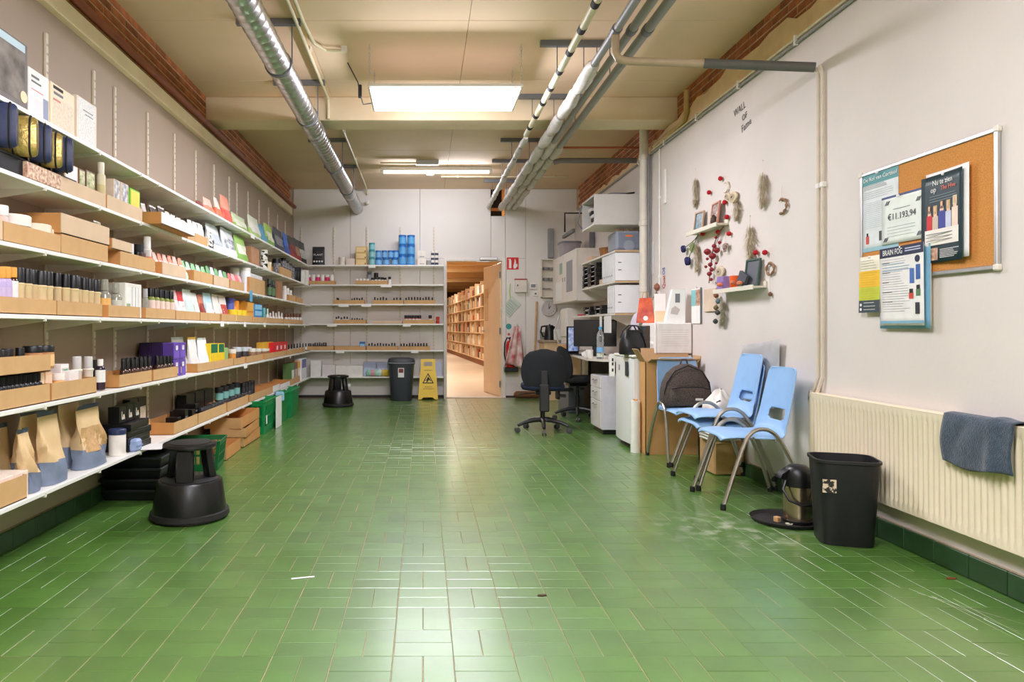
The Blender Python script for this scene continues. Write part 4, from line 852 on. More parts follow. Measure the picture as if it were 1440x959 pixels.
for k in range(2):
    t = thing('black_box', 'black carton with white label panel behind the emblem boxes', 'box', (XF-.24, 4.62+k*.14, ZS[5]+.12), PI/2, 'black cartons with white panel')
    carton_parts(t, .13, .05, .16, BB, c((226,206,190)), (.06,.6))
tag(MB().bbox(-.16, .16, -.06, 0, 0, .117, .004).build('riser_box', CARD, None, (XF-.235, 4.70, ZS[5]+.001), PI/2), 'plain cardboard riser under the black label cartons', 'box')
tray(5, 247, 280, .085, 'cardboard tray of black items beside the flat black boxes', m=CARD); tray(5, 281, 320, .085, 'cardboard tray of black tins on the lowest long shelf', m=CARD); tray(5, 322, 351, .085, 'cardboard tray before the teal-labelled jars', m=CARD)
for i, x in enumerate(range(250, 280, 5)): carton(5, x, x+4.6, 0, 'small black carton in the tray beside the flat boxes', BB, c((120,116,112)), d=.09, inset=.04+.05*(i % 2), h=.10+.02*(i % 3), group='small black cartons in a tray', band=(.55,.65))
for k in range(3): carton(5, 262+k*13, 274+k*13, 0, 'large black carton standing behind the trays', BB, c((110,110,112)), d=.08, inset=.17, h=.21, group='large black cartons', band=(.1,.2))
for i, x in enumerate(range(284, 320, 5)): jar(5, x, 0, .034, 'black tin in the lowest-shelf tray', BLACKP, c((54,54,60),.25), inset=.06, h=.10, z0=.006, name='tin', cat='tin', group='black tins in the tray')
for x in (308, 316, 324, 332): jar(5, x, 0, .04, 'black jar with teal label on the lowest long shelf', BLACKP, BLACKM, inset=.17, z0=.07, h=.13, lidf=.3, lab=c((120,180,172)), group='teal-labelled jars')
tag(MB().bbox(-.40, .40, -.1, 0, 0, .068, .004).build('riser_box', CARD, None, (XF-.215, YL(320,.15), ZS[5]+.001), PI/2), 'plain cardboard riser under the teal-labelled jars', 'box')
for i, x in enumerate(range(326, 352, 5)): jar(5, x, 0, .03, 'small black tin before the teal-labelled jars', BLACKP, c((54,54,60),.25), inset=.06, h=.10, z0=.006, name='tin', cat='tin', group='small black tins')
for i, x in enumerate(range(342, 356, 4)): jar(5, x, 0, .035, 'dark tin behind the empty cardboard tray', c((40,40,44)), BLACKP, inset=.19, h=.16, z0=.006, name='tin', cat='tin', group='dark tins by the empty tray')
tray(5, 354, 384, .075, 'empty cardboard tray on the lowest long shelf', m=CARD); tray(5, 385.5, 395, .075, 'white-fronted small tray on the lowest long shelf', m=PAPER); tray(5, 396, 409, .06, 'second white-fronted tray beside the first on the lowest shelf', m=PAPER)
tray(5, 410, 423, .075, 'cardboard tray of green and orange cartons in the lowest-shelf corner', m=CARD)
for x0, x1, m, fr, lab in ((410,414,c((90,130,70)),c((236,236,226)),'green topped carton in the lowest-shelf corner tray'), (414.5,418.5,c((120,90,70)),c((200,190,180)),'brown carton in the lowest-shelf corner tray'), (419,423,c((240,170,60)),c((240,236,226)),'orange topped carton in the lowest-shelf corner tray')):
    carton(5, x0, x1, 0, lab, m, fr, d=.12, inset=.04, h=.27, z0=.006, band=(.05,.66))
carton(5, 424, 431, 0, 'tall white and violet carton in the lowest-shelf corner', c((232,232,238)), c((110,110,170)), d=.10, inset=.02, h=.31, band=(.55,.95))
# ---- floor under the long shelves
def crate(name, label, cat, loc, rz, w, d, h, m, group=None, slots=True, dense=6):
    t = thing(name, label, cat, loc, rz, group); k = .88
    def wall(p, q, nm):
        (x0, y0), (x1, y1) = p, q; mb = MB()
        def P(u, v): s = k+(1-k)*v; return Vector(((x0+(x1-x0)*u)*s, (y0+(y1-y0)*u)*s, h*v))
        nn = Vector((y1-y0, -(x1-x0), 0)).normalized()*.004
        def slab(u0, u1, v0, v1):
            a = [P(u0,v0), P(u1,v0), P(u1,v1), P(u0,v1)]; i = len(mb.v)
            mb.v += [tuple(x+nn) for x in a]+[tuple(x-nn) for x in a]
            mb.f += [(i,i+1,i+2,i+3),(i+7,i+6,i+5,i+4)]+[(i+j,i+(j+1)%4,i+4+(j+1)%4,i+4+j) for j in range(4)]; mb.m += [0]*6
        slab(0,1,0,.22); slab(0,1,.86,1); slab(0,.06,.22,.86); slab(.94,1,.22,.86)
        if slots:
            slab(.06,.94,.5,.57)
            for i in range(1, dense): u = .06+.88*i/dense; slab(u-.012,u+.012,.22,.86)
        else: slab(.06,.94,.22,.86)
        mb.build(nm, m, t)
    a = [(-w/2,-d/2),(w/2,-d/2),(w/2,d/2),(-w/2,d/2)]
    for i in range(4): wall(a[i], a[(i+1) % 4], 'side_wall')
    MB().box(-w/2*k, w/2*k, -d/2*k, d/2*k, 0, .008).build('base', m, t)
    MB().tube([(x*1.01,y*1.01,h) for x, y in a], .009, 6, closed=True).build('rim', m, t)
    return t
GCR = mat('green_crate_plastic', (20,140,76), .35, noise=.06)
BCR = mat('black_crate_plastic', (16,16,18), .5, noise=.1)
for k in range(4): crate('black_crate', LEVEL[k]+' black plastic crate of the stack under the lowest long shelf', 'crate', (-1.84, 4.62+jit(.006), .002+k*.068), PI/2+jit(.02), .60, .38, .066, BCR, 'black crates in a stack', slots=False)
t = crate('shopping_basket', 'green slotted basket of snacks behind the black kick stool', 'basket', (-1.775, 5.40, .002), .12, .40, .32, .22, mat('dark_green_basket', (16,104,52), .4), dense=9)
for i in range(5):
    tag(MB().bbox(-.05,.05,-.03,.03,0,.16,.012).build('snack_pack', c(((226,170,110),(240,226,200),(200,120,70),(236,206,120),(150,100,60))[i]), None, (-1.88+i*.05, 5.39+jit(.04), .012), jit(.5)), ('tan','white','rust brown','yellow','dark brown')[i]+' snack pack standing in the green basket', 'package')
def floor_tray(label, x, y, z, w, d, h, rz, rx=0):
    t = thing('cardboard_tray', label, 'tray', (x, y, z), (rx, 0, rz)); tray_parts(t, w, d, h, CARD); return t
floor_tray('single cardboard tray on the floor behind the green basket', -1.80, 6.20, .004, .31, .52, .10, .04)
floor_tray('bottom cardboard tray of the floor stack by the green crates', -1.80, 6.92, .004, .32, .62, .10, .0)
floor_tray('middle cardboard tray of the floor stack by the green crates', -1.805, 6.90, .108, .32, .62, .085, .04, .02)
floor_tray('topmost empty cardboard tray of the floor stack', -1.81, 6.90, .198, .34, .62, .10, -.03, .04)
for i, (x, y, rz, h, lab) in enumerate(((-1.82,7.34,PI/2,.335,'green folding crate with label nearest the cardboard trays'),(-1.82,7.98,PI/2-.03,.33,'green crate in the middle of the crate row'),(-1.80,8.64,PI/2+.03,.33,'green crate behind the white sheet'))):
    t = crate('green_crate', lab, 'crate', (x, y, .002), rz, .58, .40, h, GCR, dense=7, slots=i < 1)
    if i == 0: MB().box(-.02, .02, -.004, 0, .10, .19).build('label', PAPER, t, (-.20,-.196,0))
tag(MB().bbox(-.15, .15, -.004, 0, 0, .34, .001).build('white_board_sheet', PAPER, None, (-1.600, 7.62, .002), (0,0,PI/2)), 'white sheet standing against the green crates', 'sheet')
tag(MB().bbox(-.05, .05, -.06, .06, 0, .10, .008).build('blue_packet', LBLUE, None, (-1.66, 7.95, .26), .3), 'pale blue packet sticking out of the middle green crate', 'packet')
t = thing('wall_socket', 'black round socket on pale plate below the lowest long shelf', 'socket', (XL, 3.72, .24), PI/2)
MB().bbox(-.045, .045, -.012, 0, -.04, .05, .004).build('plate', PALE, t); MB().lathe([(.028,0),(.03,.012),(.024,.03)], 16).xf(Matrix.Translation((0,-.01,.005)) @ Matrix.Rotation(PI/2,4,'X')).build('plug', BLACKP, t)
# ---- kick stools
def stool(loc, rz, label):
    t = thing('kick_stool', label, 'stool', loc, rz)
    BS = mat('black_stool_plastic', (11,11,12), .33, noise=.15, ns=30)
    MB().lathe([(.218,.012),(.222,.02),(.218,.045),(.2,.05)], 32).build('bumper_ring', mat('dark_rubber', (26,23,22), .7), t)
    MB().lathe([(.205,.004),(.205,.05),(.182,.212),(.174,.222)], 32).build('base_drum', BS, t)
    MB().lathe([(.162,.2205),(.162,.2255),(.158,.227)], 32).build('tread', mat('grey_rubber_tread', (32,31,31), .55), t)
    for i in range(3):
        a = 2*PI*i/3+.5; ca, sa = math.cos(a), math.sin(a)
        mb = MB().bbox(.092, .145, -.05, .05, 0, .19, .012)
        mb.v = [(x-(z/.19)*.028, y*(1-.12*z/.19), z+.218) for x, y, z in mb.v]; mb.xf(Matrix.Rotation(a,4,'Z')); mb.build('leg', BS, t)
    MB().lathe([(.125,.40),(.145,.405),(.15,.415),(.148,.428),(.14,.432)], 32).build('top_step', BS, t)
    MB().lathe([(.118,.4325),(.118,.435),(.114,.436)], 32).build('top_tread', mat('grey_rubber_tread', (0,0,0)), t)
    return t
yb_ = YF(727); stool((PX(267,yb_), yb_, 0), .1, 'black round kick stool standing before the black crates')
yb_ = YF(571); t2 = stool((PX(475.5,yb_), yb_, 0), 1.25, 'black round kick stool with small white tag near the end wall')
MB().bbox(-.02,.02,-.003,.0,0,.04,.001).build('tag', PAPER, t2, (.065,-.14,.27), -1.25)
# ================================================================ END-WALL SHELVES
YE = 10.60
random.seed(21)
def EX(px, inset=.03): return PX(px, YE+inset)
def etray(k, x0, x1, h, label, d=.22, m=None):
    a, b = EX(x0, 0), EX(x1, 0); t = thing('cardboard_tray', label, 'tray', ((a+b)/2, YE+.005+d, ZS[k]+.013)); tray_parts(t, b-a, d, h, m or CARD); return t
def ecarton(k, x0, x1, h, label, m, front=None, d=.10, inset=.02, z0=0, group=None, band=None, marks=None, name='carton'):
    a, b = EX(x0, inset), EX(x1, inset); t = thing(name, label, 'box', ((a+b)/2, YE+inset+d, ZS[k]+.013+z0), 0, group)
    carton_parts(t, b-a-.002, d, h, m, front, band, marks); return t
def ejar(k, px, r, h, label, body, lid, inset=.08, z0=0, group=None, lidf=.12, lab=None, name='can', cat='can'):
    return jar_thing(label, r, h, body, lid, lidf, lab, (EX(px, inset), YE+inset, ZS[k]+.013+z0), 0, group, name, cat)
t = thing('pouch', 'black stand-up pouch lettered PLANT on the topmost end-wall shelf', 'bag', (EX(448.5,.1), YE+.11, ZS[0]+.013))
pouch_parts(t, .195, .09, .285, c((46,46,50)), c((38,38,40)), .25, seal=c((40,40,42)), wob=.003, topw=.98)
lettering('lettering', 'PLANT', .045, PAPER, t, (0,-.0965,.155), (PI/2-.06,0,0), width=.14)
for i in range(4): MB().lathe([(.014,0),(.014,.001)], 12).xf(Matrix.Translation((-.06+i*.04,-.0975,.055)) @ Matrix.Rotation(PI/2,4,'X')).build('emblem', PAPER, t)
MB().box(-.05,.05,-.0945,-.094,.10,.104).box(-.03,.03,-.094,-.0935,.20,.204).build('print', GREYINK, t)
ejar(0, 481, .055, .125, 'white canister beside the pale box on the topmost end-wall shelf', c((226,218,206)), WHITE, name='canister', cat='canister')
ecarton(0, 487, 499, .10, 'pale pinkish box beside the white canister', c((224,208,196)))
GB = c((214,176,110),.35)
for i in range(3): ecarton(0, 500, 515.5, .094, LEVEL[i]+' gold carton of the three-high stack on the end-wall shelf', GB, c((234,206,150)), d=.14, z0=i*.096, group='stacked gold cartons', band=(.1,.85), marks=[(c((120,50,40)),.34,.42,.1,.35)])
BC, BL2, TL = c((40,120,200),.35), c((120,180,230),.4), c((84,170,180),.4)
for i in range(3): ejar(0, 523, .047, .115, LEVEL[i]+' teal can of the three-high stack on the end-wall shelf', TL, c((60,150,160)), z0=i*.1155, group='stacked teal cans', lab=c((140,200,206)))
for r_ in range(2):
    for px in ((532,540.5,549,556.5) if r_ else (532.5,543,555)):
        ejar(0, px, .045 if r_ else .052, .122 if r_ else .105, 'small blue can in the two-high row on the end-wall shelf', BC, c((50,120,190)), z0=r_*.1065, group='small blue cans', lab=BL2)
for r_ in range(3):
    for px in (566, 578): ejar(0, px, .062, .155, 'large blue can in the three-high stack on the end-wall shelf', c((40,130,214),.35), c((50,110,180)), z0=r_*.156, group='large blue cans', lab=c((96,170,226)), inset=.09)
for i in range(2): ecarton(0, 587, 599, .11, 'cream carton in the two-high stack beside the large blue cans', c((236,230,220)), z0=i*.112, group='stacked cream cartons', marks=[(GREYINK,-.25,.3,.12,.2)])
ejar(0, 603, .04, .075, 'grey tin beside the stacked cream cartons', c((160,160,158)), c((170,170,168)), name='tin', cat='tin')
for r_ in range(3):
    for px in (608.5, 614): ejar(0, px, .028, .073, 'white spice jar with navy mark in the three-high stack', c((240,240,238)), WHITE, z0=r_*.074, group='stacked white spice jars', lab=c((60,66,90)), name='spice_jar', cat='jar', lidf=.35)
# second shelf
etray(1, 430.5, 470, .055, 'cardboard tray of pink and white pots on the end-wall shelf')
for i, px in enumerate((434,440.5,447,453.5,460,466.5)): ejar(1, px, .033, .145, ('white pot with pink label' if i % 2 == 0 else 'plain white pot')+' in the end-wall tray', WHITE, WHITE, inset=.06, group='pink label pots' if i % 2 == 0 else 'plain white pots', lab=c((226,40,110)) if i % 2 == 0 else None, name='pot', cat='pot', z0=.006)
etray(1, 499, 544.5, .06, 'cardboard tray of small white jars under the gold cartons')
for i, px in enumerate((502,507,512,517)): ejar(1, px, .025, .085, 'small white jar in the end-wall tray under the gold cartons', WHITE, WHITE, inset=.06, z0=.006, group='small white jars in the end tray', name='jar', cat='jar')
ejar(1, 519.5, .034, .20, 'grey tall canister in the end-wall tray', c((90,96,104)), c((120,126,132)), inset=.12, z0=.006, name='canister', cat='canister', lab=c((150,156,164)))
ejar(1, 529, .034, .18, 'black jar with pale label among the small dark jars', BLACKP, BLACKM, inset=.10, z0=.006, name='jar', cat='jar', lab=PALE, lidf=.3)
for px in (524,528.5,533,537.5,541.5,548): ejar(1, px, .023, .095+random.uniform(0,.025), 'small black-lidded white jar in the end-wall tray', PALE, BLACKP, inset=.05, z0=.006, group='black-lidded white jars', name='jar', cat='jar', lidf=.35)
# third shelf
for x0, x1, lab in ((468,512,'end-wall cardboard tray with a row of dark caps on the third shelf'),(524,567,'end-wall cardboard tray of teal and dark bottles on the third shelf'),(569,612,'end-wall cardboard tray of dark bottles beside the doorway on the third shelf')): etray(2, x0, x1, .06, lab)
def minis(k, xs_, h, lab, grp, body, cap, lb=None, r=.019):
    for px in xs_: bottle_thing('bottle', lab, 'bottle', r, h+random.uniform(-.008,.012), body, cap, capf=.35, capr=.6, lab=lb, loc=(EX(px,.06), YE+.06+random.uniform(0,.04), ZS[k]+.019), group=grp, n=10)
minis(2, (474,475.8,495,498.5,502,505.5,509), .085, 'little dark-capped bottle in the third-shelf end tray', 'dark-capped minis, third end shelf', c((150,120,90)), BLACKP)
minis(2, (527,531,535,539,543,554,558,563), .095, 'little teal bottle in the third-shelf end tray', 'teal minis, third end shelf', c((70,110,110)), BLACKP, c((130,180,180)))
minis(2, (571,575,579,583,587,591,595,599,603,608), .095, 'little dark bottle in the end tray beside the doorway', 'dark minis by the doorway', c((50,44,44)), BLACKP, c((190,200,206)))
# fourth shelf
for x0, x1, lab in ((470,514,'end-wall cardboard tray of white minis on the fourth shelf'),(523,565,'empty pale cardboard tray on the fourth end-wall shelf'),(567,611,'end-wall cardboard tray of red-labelled jars on the fourth shelf')): etray(3, x0, x1, .06 if x0 != 523 else .045, lab, m=CARDL if x0 == 523 else CARD)
minis(3, (473,476,480,484,488), .10, 'little white bottle in the fourth-shelf end tray', 'white minis, fourth end shelf', PALE, BLACKP)
minis(3, (495,498.5,502,505.5,509), .08, 'little cream-topped bottle in the fourth-shelf end tray', 'cream minis, fourth end shelf', c((226,214,190)), c((60,50,44)))
for px in (571,576,581,586,590,605): ejar(3, px, .027, .125, 'black-lidded jar with red and white label in the end tray', c((160,60,50)), BLACKP, inset=.06, z0=.006, group='red-labelled jars', lab=c((236,226,220)), lidf=.35, name='jar', cat='jar')
for z in (0, .055): ejar(3, 615.5, .028, .053, 'small red glass stacked at the shelf end by the doorway', c((200,50,44),.2), c((200,60,50),.2), inset=.03, z0=z, group='small red glasses', name='glass', cat='glass')
# fifth shelf
for x0, x1, lab in ((432,469,'end-wall cardboard tray of black droppers in the corner of the fifth shelf'),(470.5,514,'cardboard tray with one blue carton on the fifth end-wall shelf'),(516,559.5,'end-wall cardboard tray of grey green bottles on the fifth shelf'),(562,605,'end-wall cardboard tray of black droppers toward the doorway')): etray(4, x0, x1, .06, lab)
minis(4, range(434,461,3), .10, 'little black dropper in the fifth-shelf end tray', 'black droppers, fifth end shelf corner', c((40,36,36)), BLACKP)
ecarton(4, 505.5, 513.5, .13, 'small bright blue carton in the fifth-shelf end tray', c((40,110,180)), c((150,200,230)), d=.05, band=(.45,.75))
minis(4, range(519,559,4), .095, 'little grey green bottle in the fifth-shelf end tray', 'grey green minis, fifth end shelf', c((110,130,126)), BLACKP)
minis(4, range(564,604,4), .095, 'little black bottle in the fifth-shelf tray near the doorway', 'black minis near the doorway', c((44,44,44)), BLACKP)
# lowest shelf
for x0, x1, h, m, lab in ((436.5,451.5,.245,c((232,230,226)),'tall white carton in the end-wall corner of the lowest shelf'),(452.5,471,.18,c((226,220,220)),'lilac white carton beside the tall white one'),(471.5,510,.165,c((236,232,226)),'wide white carton on the lowest end-wall shelf')): ecarton(5, x0, x1, h, lab, m, d=.16)
for x0, x1, lab in ((511,529,'lavender carton behind the pastel flowers'),(530,546,'second lavender carton beside the dark bin')): ecarton(5, x0, x1, .22, lab, c((172,178,206)), c((186,196,222)), d=.08, inset=.12, band=(.05,.6))
for i, (px, col) in enumerate(((519,(150,206,180)),(524,(226,160,170)),(529,(170,214,190)),(534,(200,226,220)),(539,(226,196,110)),(544,(236,206,60)))):
    t = thing('soap_flower', ('mint','pink','pale green','pale aqua','amber','yellow')[i]+' ruffled pastel puff on the lowest end-wall shelf', 'puff', (EX(px,.06), YE+.06, ZS[5]+.013))
    mb = MB().grid(lambda u, v: (lambda r: (r*math.sin(PI*u)*math.cos(2*PI*v), r*math.sin(PI*u)*math.sin(2*PI*v), .055-r*math.cos(PI*u)))(.05*(1+.12*math.sin(9*PI*v*2)*math.sin(7*u*PI))), 10, 24)
    mb.build('puff', c(col,.8), t, ang=1.5); MB().tube([(0,0,.10),(0,.0,.125)], .003, 5).build('loop', PAPER, t)
ecarton(5, 611, 621, .22, 'lavender sheet box at the shelf end behind the yellow sign', c((190,196,222)), d=.06, inset=.03)
# ---- bin and wet floor sign on the floor
yb_ = YF(564.5); t = thing('waste_bin', 'dark grey lidded waste bin with sticker before the end-wall shelves', 'bin', (PX(564,yb_), yb_+.16, 0))
GB2 = mat('dark_slate_plastic', (52,56,64), .45, noise=.05)
MB().lathe([(.150,.0),(.155,.01),(.192,.54),(.192,.55)], 28, sq=4.5, sy=.85).build('body', GB2, t)
MB().lathe([(.205,.55),(.208,.56),(.205,.60),(.19,.635),(.15,.65)], 28, sq=4.5, sy=.85).build('lid', GB2, t)
MB().tube([(-.205,-.16,.575),(-.1,-.185,.57),(.1,-.185,.57),(.205,-.16,.575)], .009, 6).build('handle_rail', c((130,134,140),.3), t)
MB().box(-.045, .045, -.1745, -.172, .36, .50).build('sticker', PAPER, t)
MB().box(-.035, .035, -.1752, -.1742, .43, .49).build('sticker_print', mat('sticker_red_print', (190,60,50), .5, noise=.4, ns=60, tint=(60,50,50)), t)
YW = mat('yellow_plastic', (238,196,10), .4, noise=.03)
yb_ = YF(562); t = thing('wet_floor_sign', 'yellow folding wet floor warning sign with slip pictogram', 'sign', (PX(602,yb_), yb_+.05, 0))
def sgn(s):
    mb = MB(); th = .006
    out = [(-.152,0),(-.10,0),(-.075,.03),(.075,.03),(.10,0),(.152,0),(.125,.40),(.115,.44),(.112,.60),(.105,.62),(-.105,.62),(-.112,.60),(-.115,.44),(-.125,.40)]
    return out
low = [(-.152,0),(-.10,0),(-.075,.03),(.075,.03),(.10,0),(.152,0),(.125,.40),(.114,.46),(.112,.51),(-.112,.51),(-.114,.46),(-.125,.40)]
for nm, s in (('front_leaf', -1), ('back_leaf', 1)):
    mb = MB().prism(low, -.006, .006, 'y').prism([(-.112,.51),(-.062,.51),(-.062,.575),(-.105,.62),(-.112,.60)], -.006, .006, 'y').prism([(.112,.51),(.062,.51),(.062,.575),(.105,.62),(.112,.60)], -.006, .006, 'y').prism([(-.062,.575),(.062,.575),(.105,.62),(-.105,.62)], -.006, .006, 'y')
    mb.xf(Matrix.Translation((0,0,.62)) @ Matrix.Rotation(s*.17,4,'X') @ Matrix.Translation((0,0,-.62))); lf = mb.build(nm, YW, t)
    if s < 0:
        M_ = Matrix.Translation((0,0,.62)) @ Matrix.Rotation(-.17,4,'X') @ Matrix.Translation((0,0,-.62))
        pm = MB().prism([(-.088,.245),(.088,.245),(0,.405)], -.0075, -.0062, 'y'); pm.xf(M_); pm.build('pictogram_frame', INK, t)
        pm = MB().prism([(-.066,.258),(.066,.258),(0,.379)], -.0088, -.0076, 'y'); pm.xf(M_); pm.build('pictogram_field', c((240,206,80)), t)
        pm = MB().prism([(-.03,.262),(-.012,.262),(.012,.30),(.04,.275),(.046,.285),(.018,.325),(.006,.345),(-.01,.335)], -.0098, -.0089, 'y').prism([(.004,.35),(.018,.35),(.018,.364),(.004,.364)], -.0098, -.0089, 'y').prism([(-.046,.28),(.0,.315),(-.004,.322),(-.05,.288)], -.0098, -.0089, 'y'); pm.xf(M_); pm.build('pictogram_figure', INK, t)
        pm = MB()
        for (a, b, z) in ((-.06,.06,.44),(-.05,.06,.185),(-.075,.09,.155)): 
            x = a
            while x < b: w_ = random.uniform(.008,.02); pm.box(x, min(b,x+w_), -.0072, -.0062, z, z+.012); x += w_+.005
        pm.xf(M_); pm.build('lettering', c((150,110,20)), t)
# ================================================================ END WALL, RIGHT OF THE DOORWAY
def WX(px): return PX(px, YB)
def WZ(py): return PZ(py, YB)
t = thing('fire_sign', 'red fire extinguisher sign on the end wall', 'sign', (WX(721), YB-.003, WZ(370.5)))
MB().bbox(-.092, .092, -.003, .003, -.095, .095, .001).build('plate', c((214,24,30),.4), t)
MB().bbox(-.06, -.022, -.005, -.003, -.075, .05, .004).box(-.05, -.032, -.005, -.003, .05, .072).box(-.07, -.05, -.005, -.003, .058, .068).build('extinguisher_symbol', PAPER, t)
MB().prism([(.015,-.08),(.045,-.08),(.075,-.04),(.07,.0),(.05,-.02),(.05,.03),(.035,.08),(.02,.0),(.01,-.04)], -.005, -.003, 'y').build('flame_symbol', PAPER, t)
t = thing('alarm_box', 'beige alarm box with red top strip on the end wall', 'box', (WX(732), YB-.002, WZ(402)))
MB().bbox(-.095, .095, -.06, 0, -.105, .09, .006).build('case', c((226,218,206)), t); MB().bbox(-.098, .098, -.055, 0, .09, .11, .003).build('top_strip', c((170,50,46)), t); MB().box(-.06,-.045,-.062,-.06,-.01,.02).build('lock', INK, t)
t = thing('thermostat', 'small white thermostat with grey display on the end wall', 'thermostat', (WX(749.5), YB-.002, WZ(402.5)))
MB().bbox(-.052, .052, -.025, 0, -.05, .05, .006).build('case', WHITE, t); MB().box(-.035, .035, -.0262, -.025, -.022, .03).build('display', c((130,134,134),.3), t)
t = thing('light_switch', 'small white switch below the thermostat', 'switch', (WX(753), YB-.002, WZ(413)))
MB().bbox(-.036, .036, -.012, 0, -.04, .04, .004).build('plate', WHITE, t); MB().bbox(-.014, .014, -.018, -.012, -.014, .014, .003).build('key', GREYM, t)
t = thing('fuse_box', 'open cream fuse board with rows of breakers on the end wall', 'fuse box', (WX(769), YB, WZ(392)))
cr = c((226,216,200))
MB().bbox(-.105, .115, -.03, 0, -.30, .30, .004).build('case', cr, t)
MB().bbox(-.105, -.088, -.09, -.03, -.30, .30, .003).bbox(-.105, .115, -.09, -.03, .285, .30, .003).bbox(-.105, .115, -.09, -.03, -.30, -.285, .003).build('frame', cr, t)
for z in (.155, -.01, -.16):
    for i in range(7 if z > 0 else 6 if z > -.1 else 5): MB().bbox(-.07+i*.026, -.047+i*.026, -.06, -.03, z-.022 if z > -.1 else z-.007, z+.022 if z > -.1 else z+.007, .002).build('breaker', c((150,146,142)) if i % 3 else c((110,108,106)), t)
tag(MB().bbox(-.045, .045, -.06, 0, 0, .46, .004).build('cable_trunking', c((150,150,150)), None, (WX(774), YB-.001, WZ(363))), 'grey cable trunking above the fuse board', 'trunking')
t = thing('wall_clock', 'round white wall clock with dark hands on the end wall', 'clock', (WX(771.5), YB-.001, WZ(434)))
R_ = Matrix.Rotation(PI/2,4,'X')
MB().lathe([(.118,0),(.122,.02),(.112,.03),(.108,.026)], 32).xf(R_).build('rim', c((206,200,196),.4), t); MB().lathe([(.106,.02),(.106,.024)], 32).xf(R_).build('face', WHITE, t)
for i in range(12): MB().box(-.004,.004,-.026,-.0245,.078,.096).xf(Matrix.Rotation(2*PI*i/12,4,'Y')).build('hour_mark', INK, t)
MB().box(-.004,.004,-.028,-.0265,-.01,.075).build('minute_hand', INK, t); MB().box(-.005,.005,-.0295,-.0285,-.01,.05).xf(Matrix.Rotation(.6,4,'Y')).build('hour_hand', INK, t)
t = thing('clipboard', 'tilted pale green checklist hanging from a lime cord on the end wall', 'clipboard', (WX(718), YB-.006, WZ(431)), (0,.72,0))
MB().bbox(-.10, .10, -.004, .004, -.14, .14, .001).build('board', c((206,214,200)), t); MB().box(-.085,.085,-.0052,-.0045,-.12,.03).box(-.085,.085,-.0052,-.0045,.045,.09).build('print', c((190,202,188)), t)
for i in range(6): MB().box(-.08,.08,-.006,-.0053,-.11+i*.035,-.107+i*.035).build('ruled_line', GREYINK, t)
tag(MB().tube([(WX(717.5),YB-.008,WZ(420)),(WX(716.5),YB-.008,WZ(410)),(WX(717.5),YB-.008,WZ(399))], .006, 6).build('lime_cord', c((180,206,90)), None), 'lime cord carrying the tilted checklist', 'cord')
for py, c1, lab, hh in ((459,(60,150,150),'round teal and red sticker on the end wall',.045),(470,(206,70,70),'small red sticker below the teal sticker',.02)):
    tag(MB().lathe([(hh,0),(hh,.002)], 20).xf(Matrix.Translation((WX(715.5),YB-.001,WZ(py))) @ R_).build('sticker', c(c1), None), lab, 'sticker')
# extinguisher with towels over it
t = thing('fire_extinguisher', 'red fire extinguisher in black bracket under hanging towels', 'extinguisher', (WX(717), YB-.10, WZ(521)))
MB().lathe([(.068,.03),(.074,.04),(.074,.40),(.06,.45),(.025,.48),(.025,.50)], 20).build('cylinder', c((190,26,28),.3), t); MB().bbox(-.10, .11, -.08, .09, -.012, .06, .006).build('bracket_shelf', BLACKP, t)
MB().tube([(0,0,.50),(-.06,-.02,.52),(-.095,-.02,.44),(-.10,-.02,.25),(-.07,-.02,.1)], .011, 8).build('hose', BLACKP, t); MB().bbox(-.02,.02,-.07,.05,.50,.53,.004).build('valve', BLACKP, t)
def cloth(name, label, x, z_top, z_bot, w0, w1, m, y=YB-.03, front=None, skew=0, amp=.02):
    t = thing(name, label, 'towel', (x, y, z_bot)); hh = z_top-z_bot
    def fn(u, v): s = w0+(w1-w0)*u; return ((v-.5)*s+skew*(1-u), -abs(amp)*(1+math.sin(v*14+u*2))*(.4+.6*(u))-.005, hh*(1-u)+.03*math.sin(v*5)*u)
    mb = MB().grid(fn, 14, 26); o = mb.build('cloth', m, t, ang=1.5); md = o.modifiers.new('thick', 'SOLIDIFY'); md.thickness = .003
    MB().tube([(skew,.0,hh-.01),(skew,-.02,hh+.01),(skew,-.015,hh+.03)], .004, 6).build('hook', CHROME, t); return t
cloth('tea_towel', 'red and white tea towel draped over the fire extinguisher', WX(720), WZ(459), WZ(514), .10, .30, mat('red_white_towel', (206,80,84), .9, noise=.2, ns=9, tint=(240,226,220)), y=YB-.19, skew=.05)
cloth('tea_towel', 'grey patterned tea towel hanging from a hook beside the red one', WX(733), WZ(458), WZ(512), .03, .13, mat('grey_print_towel', (100,104,120), .9, noise=.4, ns=40, tint=(206,206,212)), y=YB-.02, skew=-.06, amp=.014)
tag(MB().tube([(WX(749),YB-.06,.02),(WX(754.5),YB-.02,WZ(424))], .016, 10).build('broom_stick', mat('ash_wood', (206,164,118), .5, noise=.1), None), 'wooden broom handle leaning against the end wall', 'broom handle')
t = thing('draught_roll', 'brown draught roll lying on the floor beside the doorway', 'roll', (1.62, 10.72, .062)); MB().tube([(-.20,0,0),(-.17,0,0),(.17,0,0),(.2,0,0)], [.03,.055,.055,.03], 12).build('roll', mat('brown_fabric', (112,74,44), .9, noise=.15, bump=.3), t); MB().tube([(-.21,0,0),(-.2,0,0)], .02, 8).build('tie', CARDD, t)
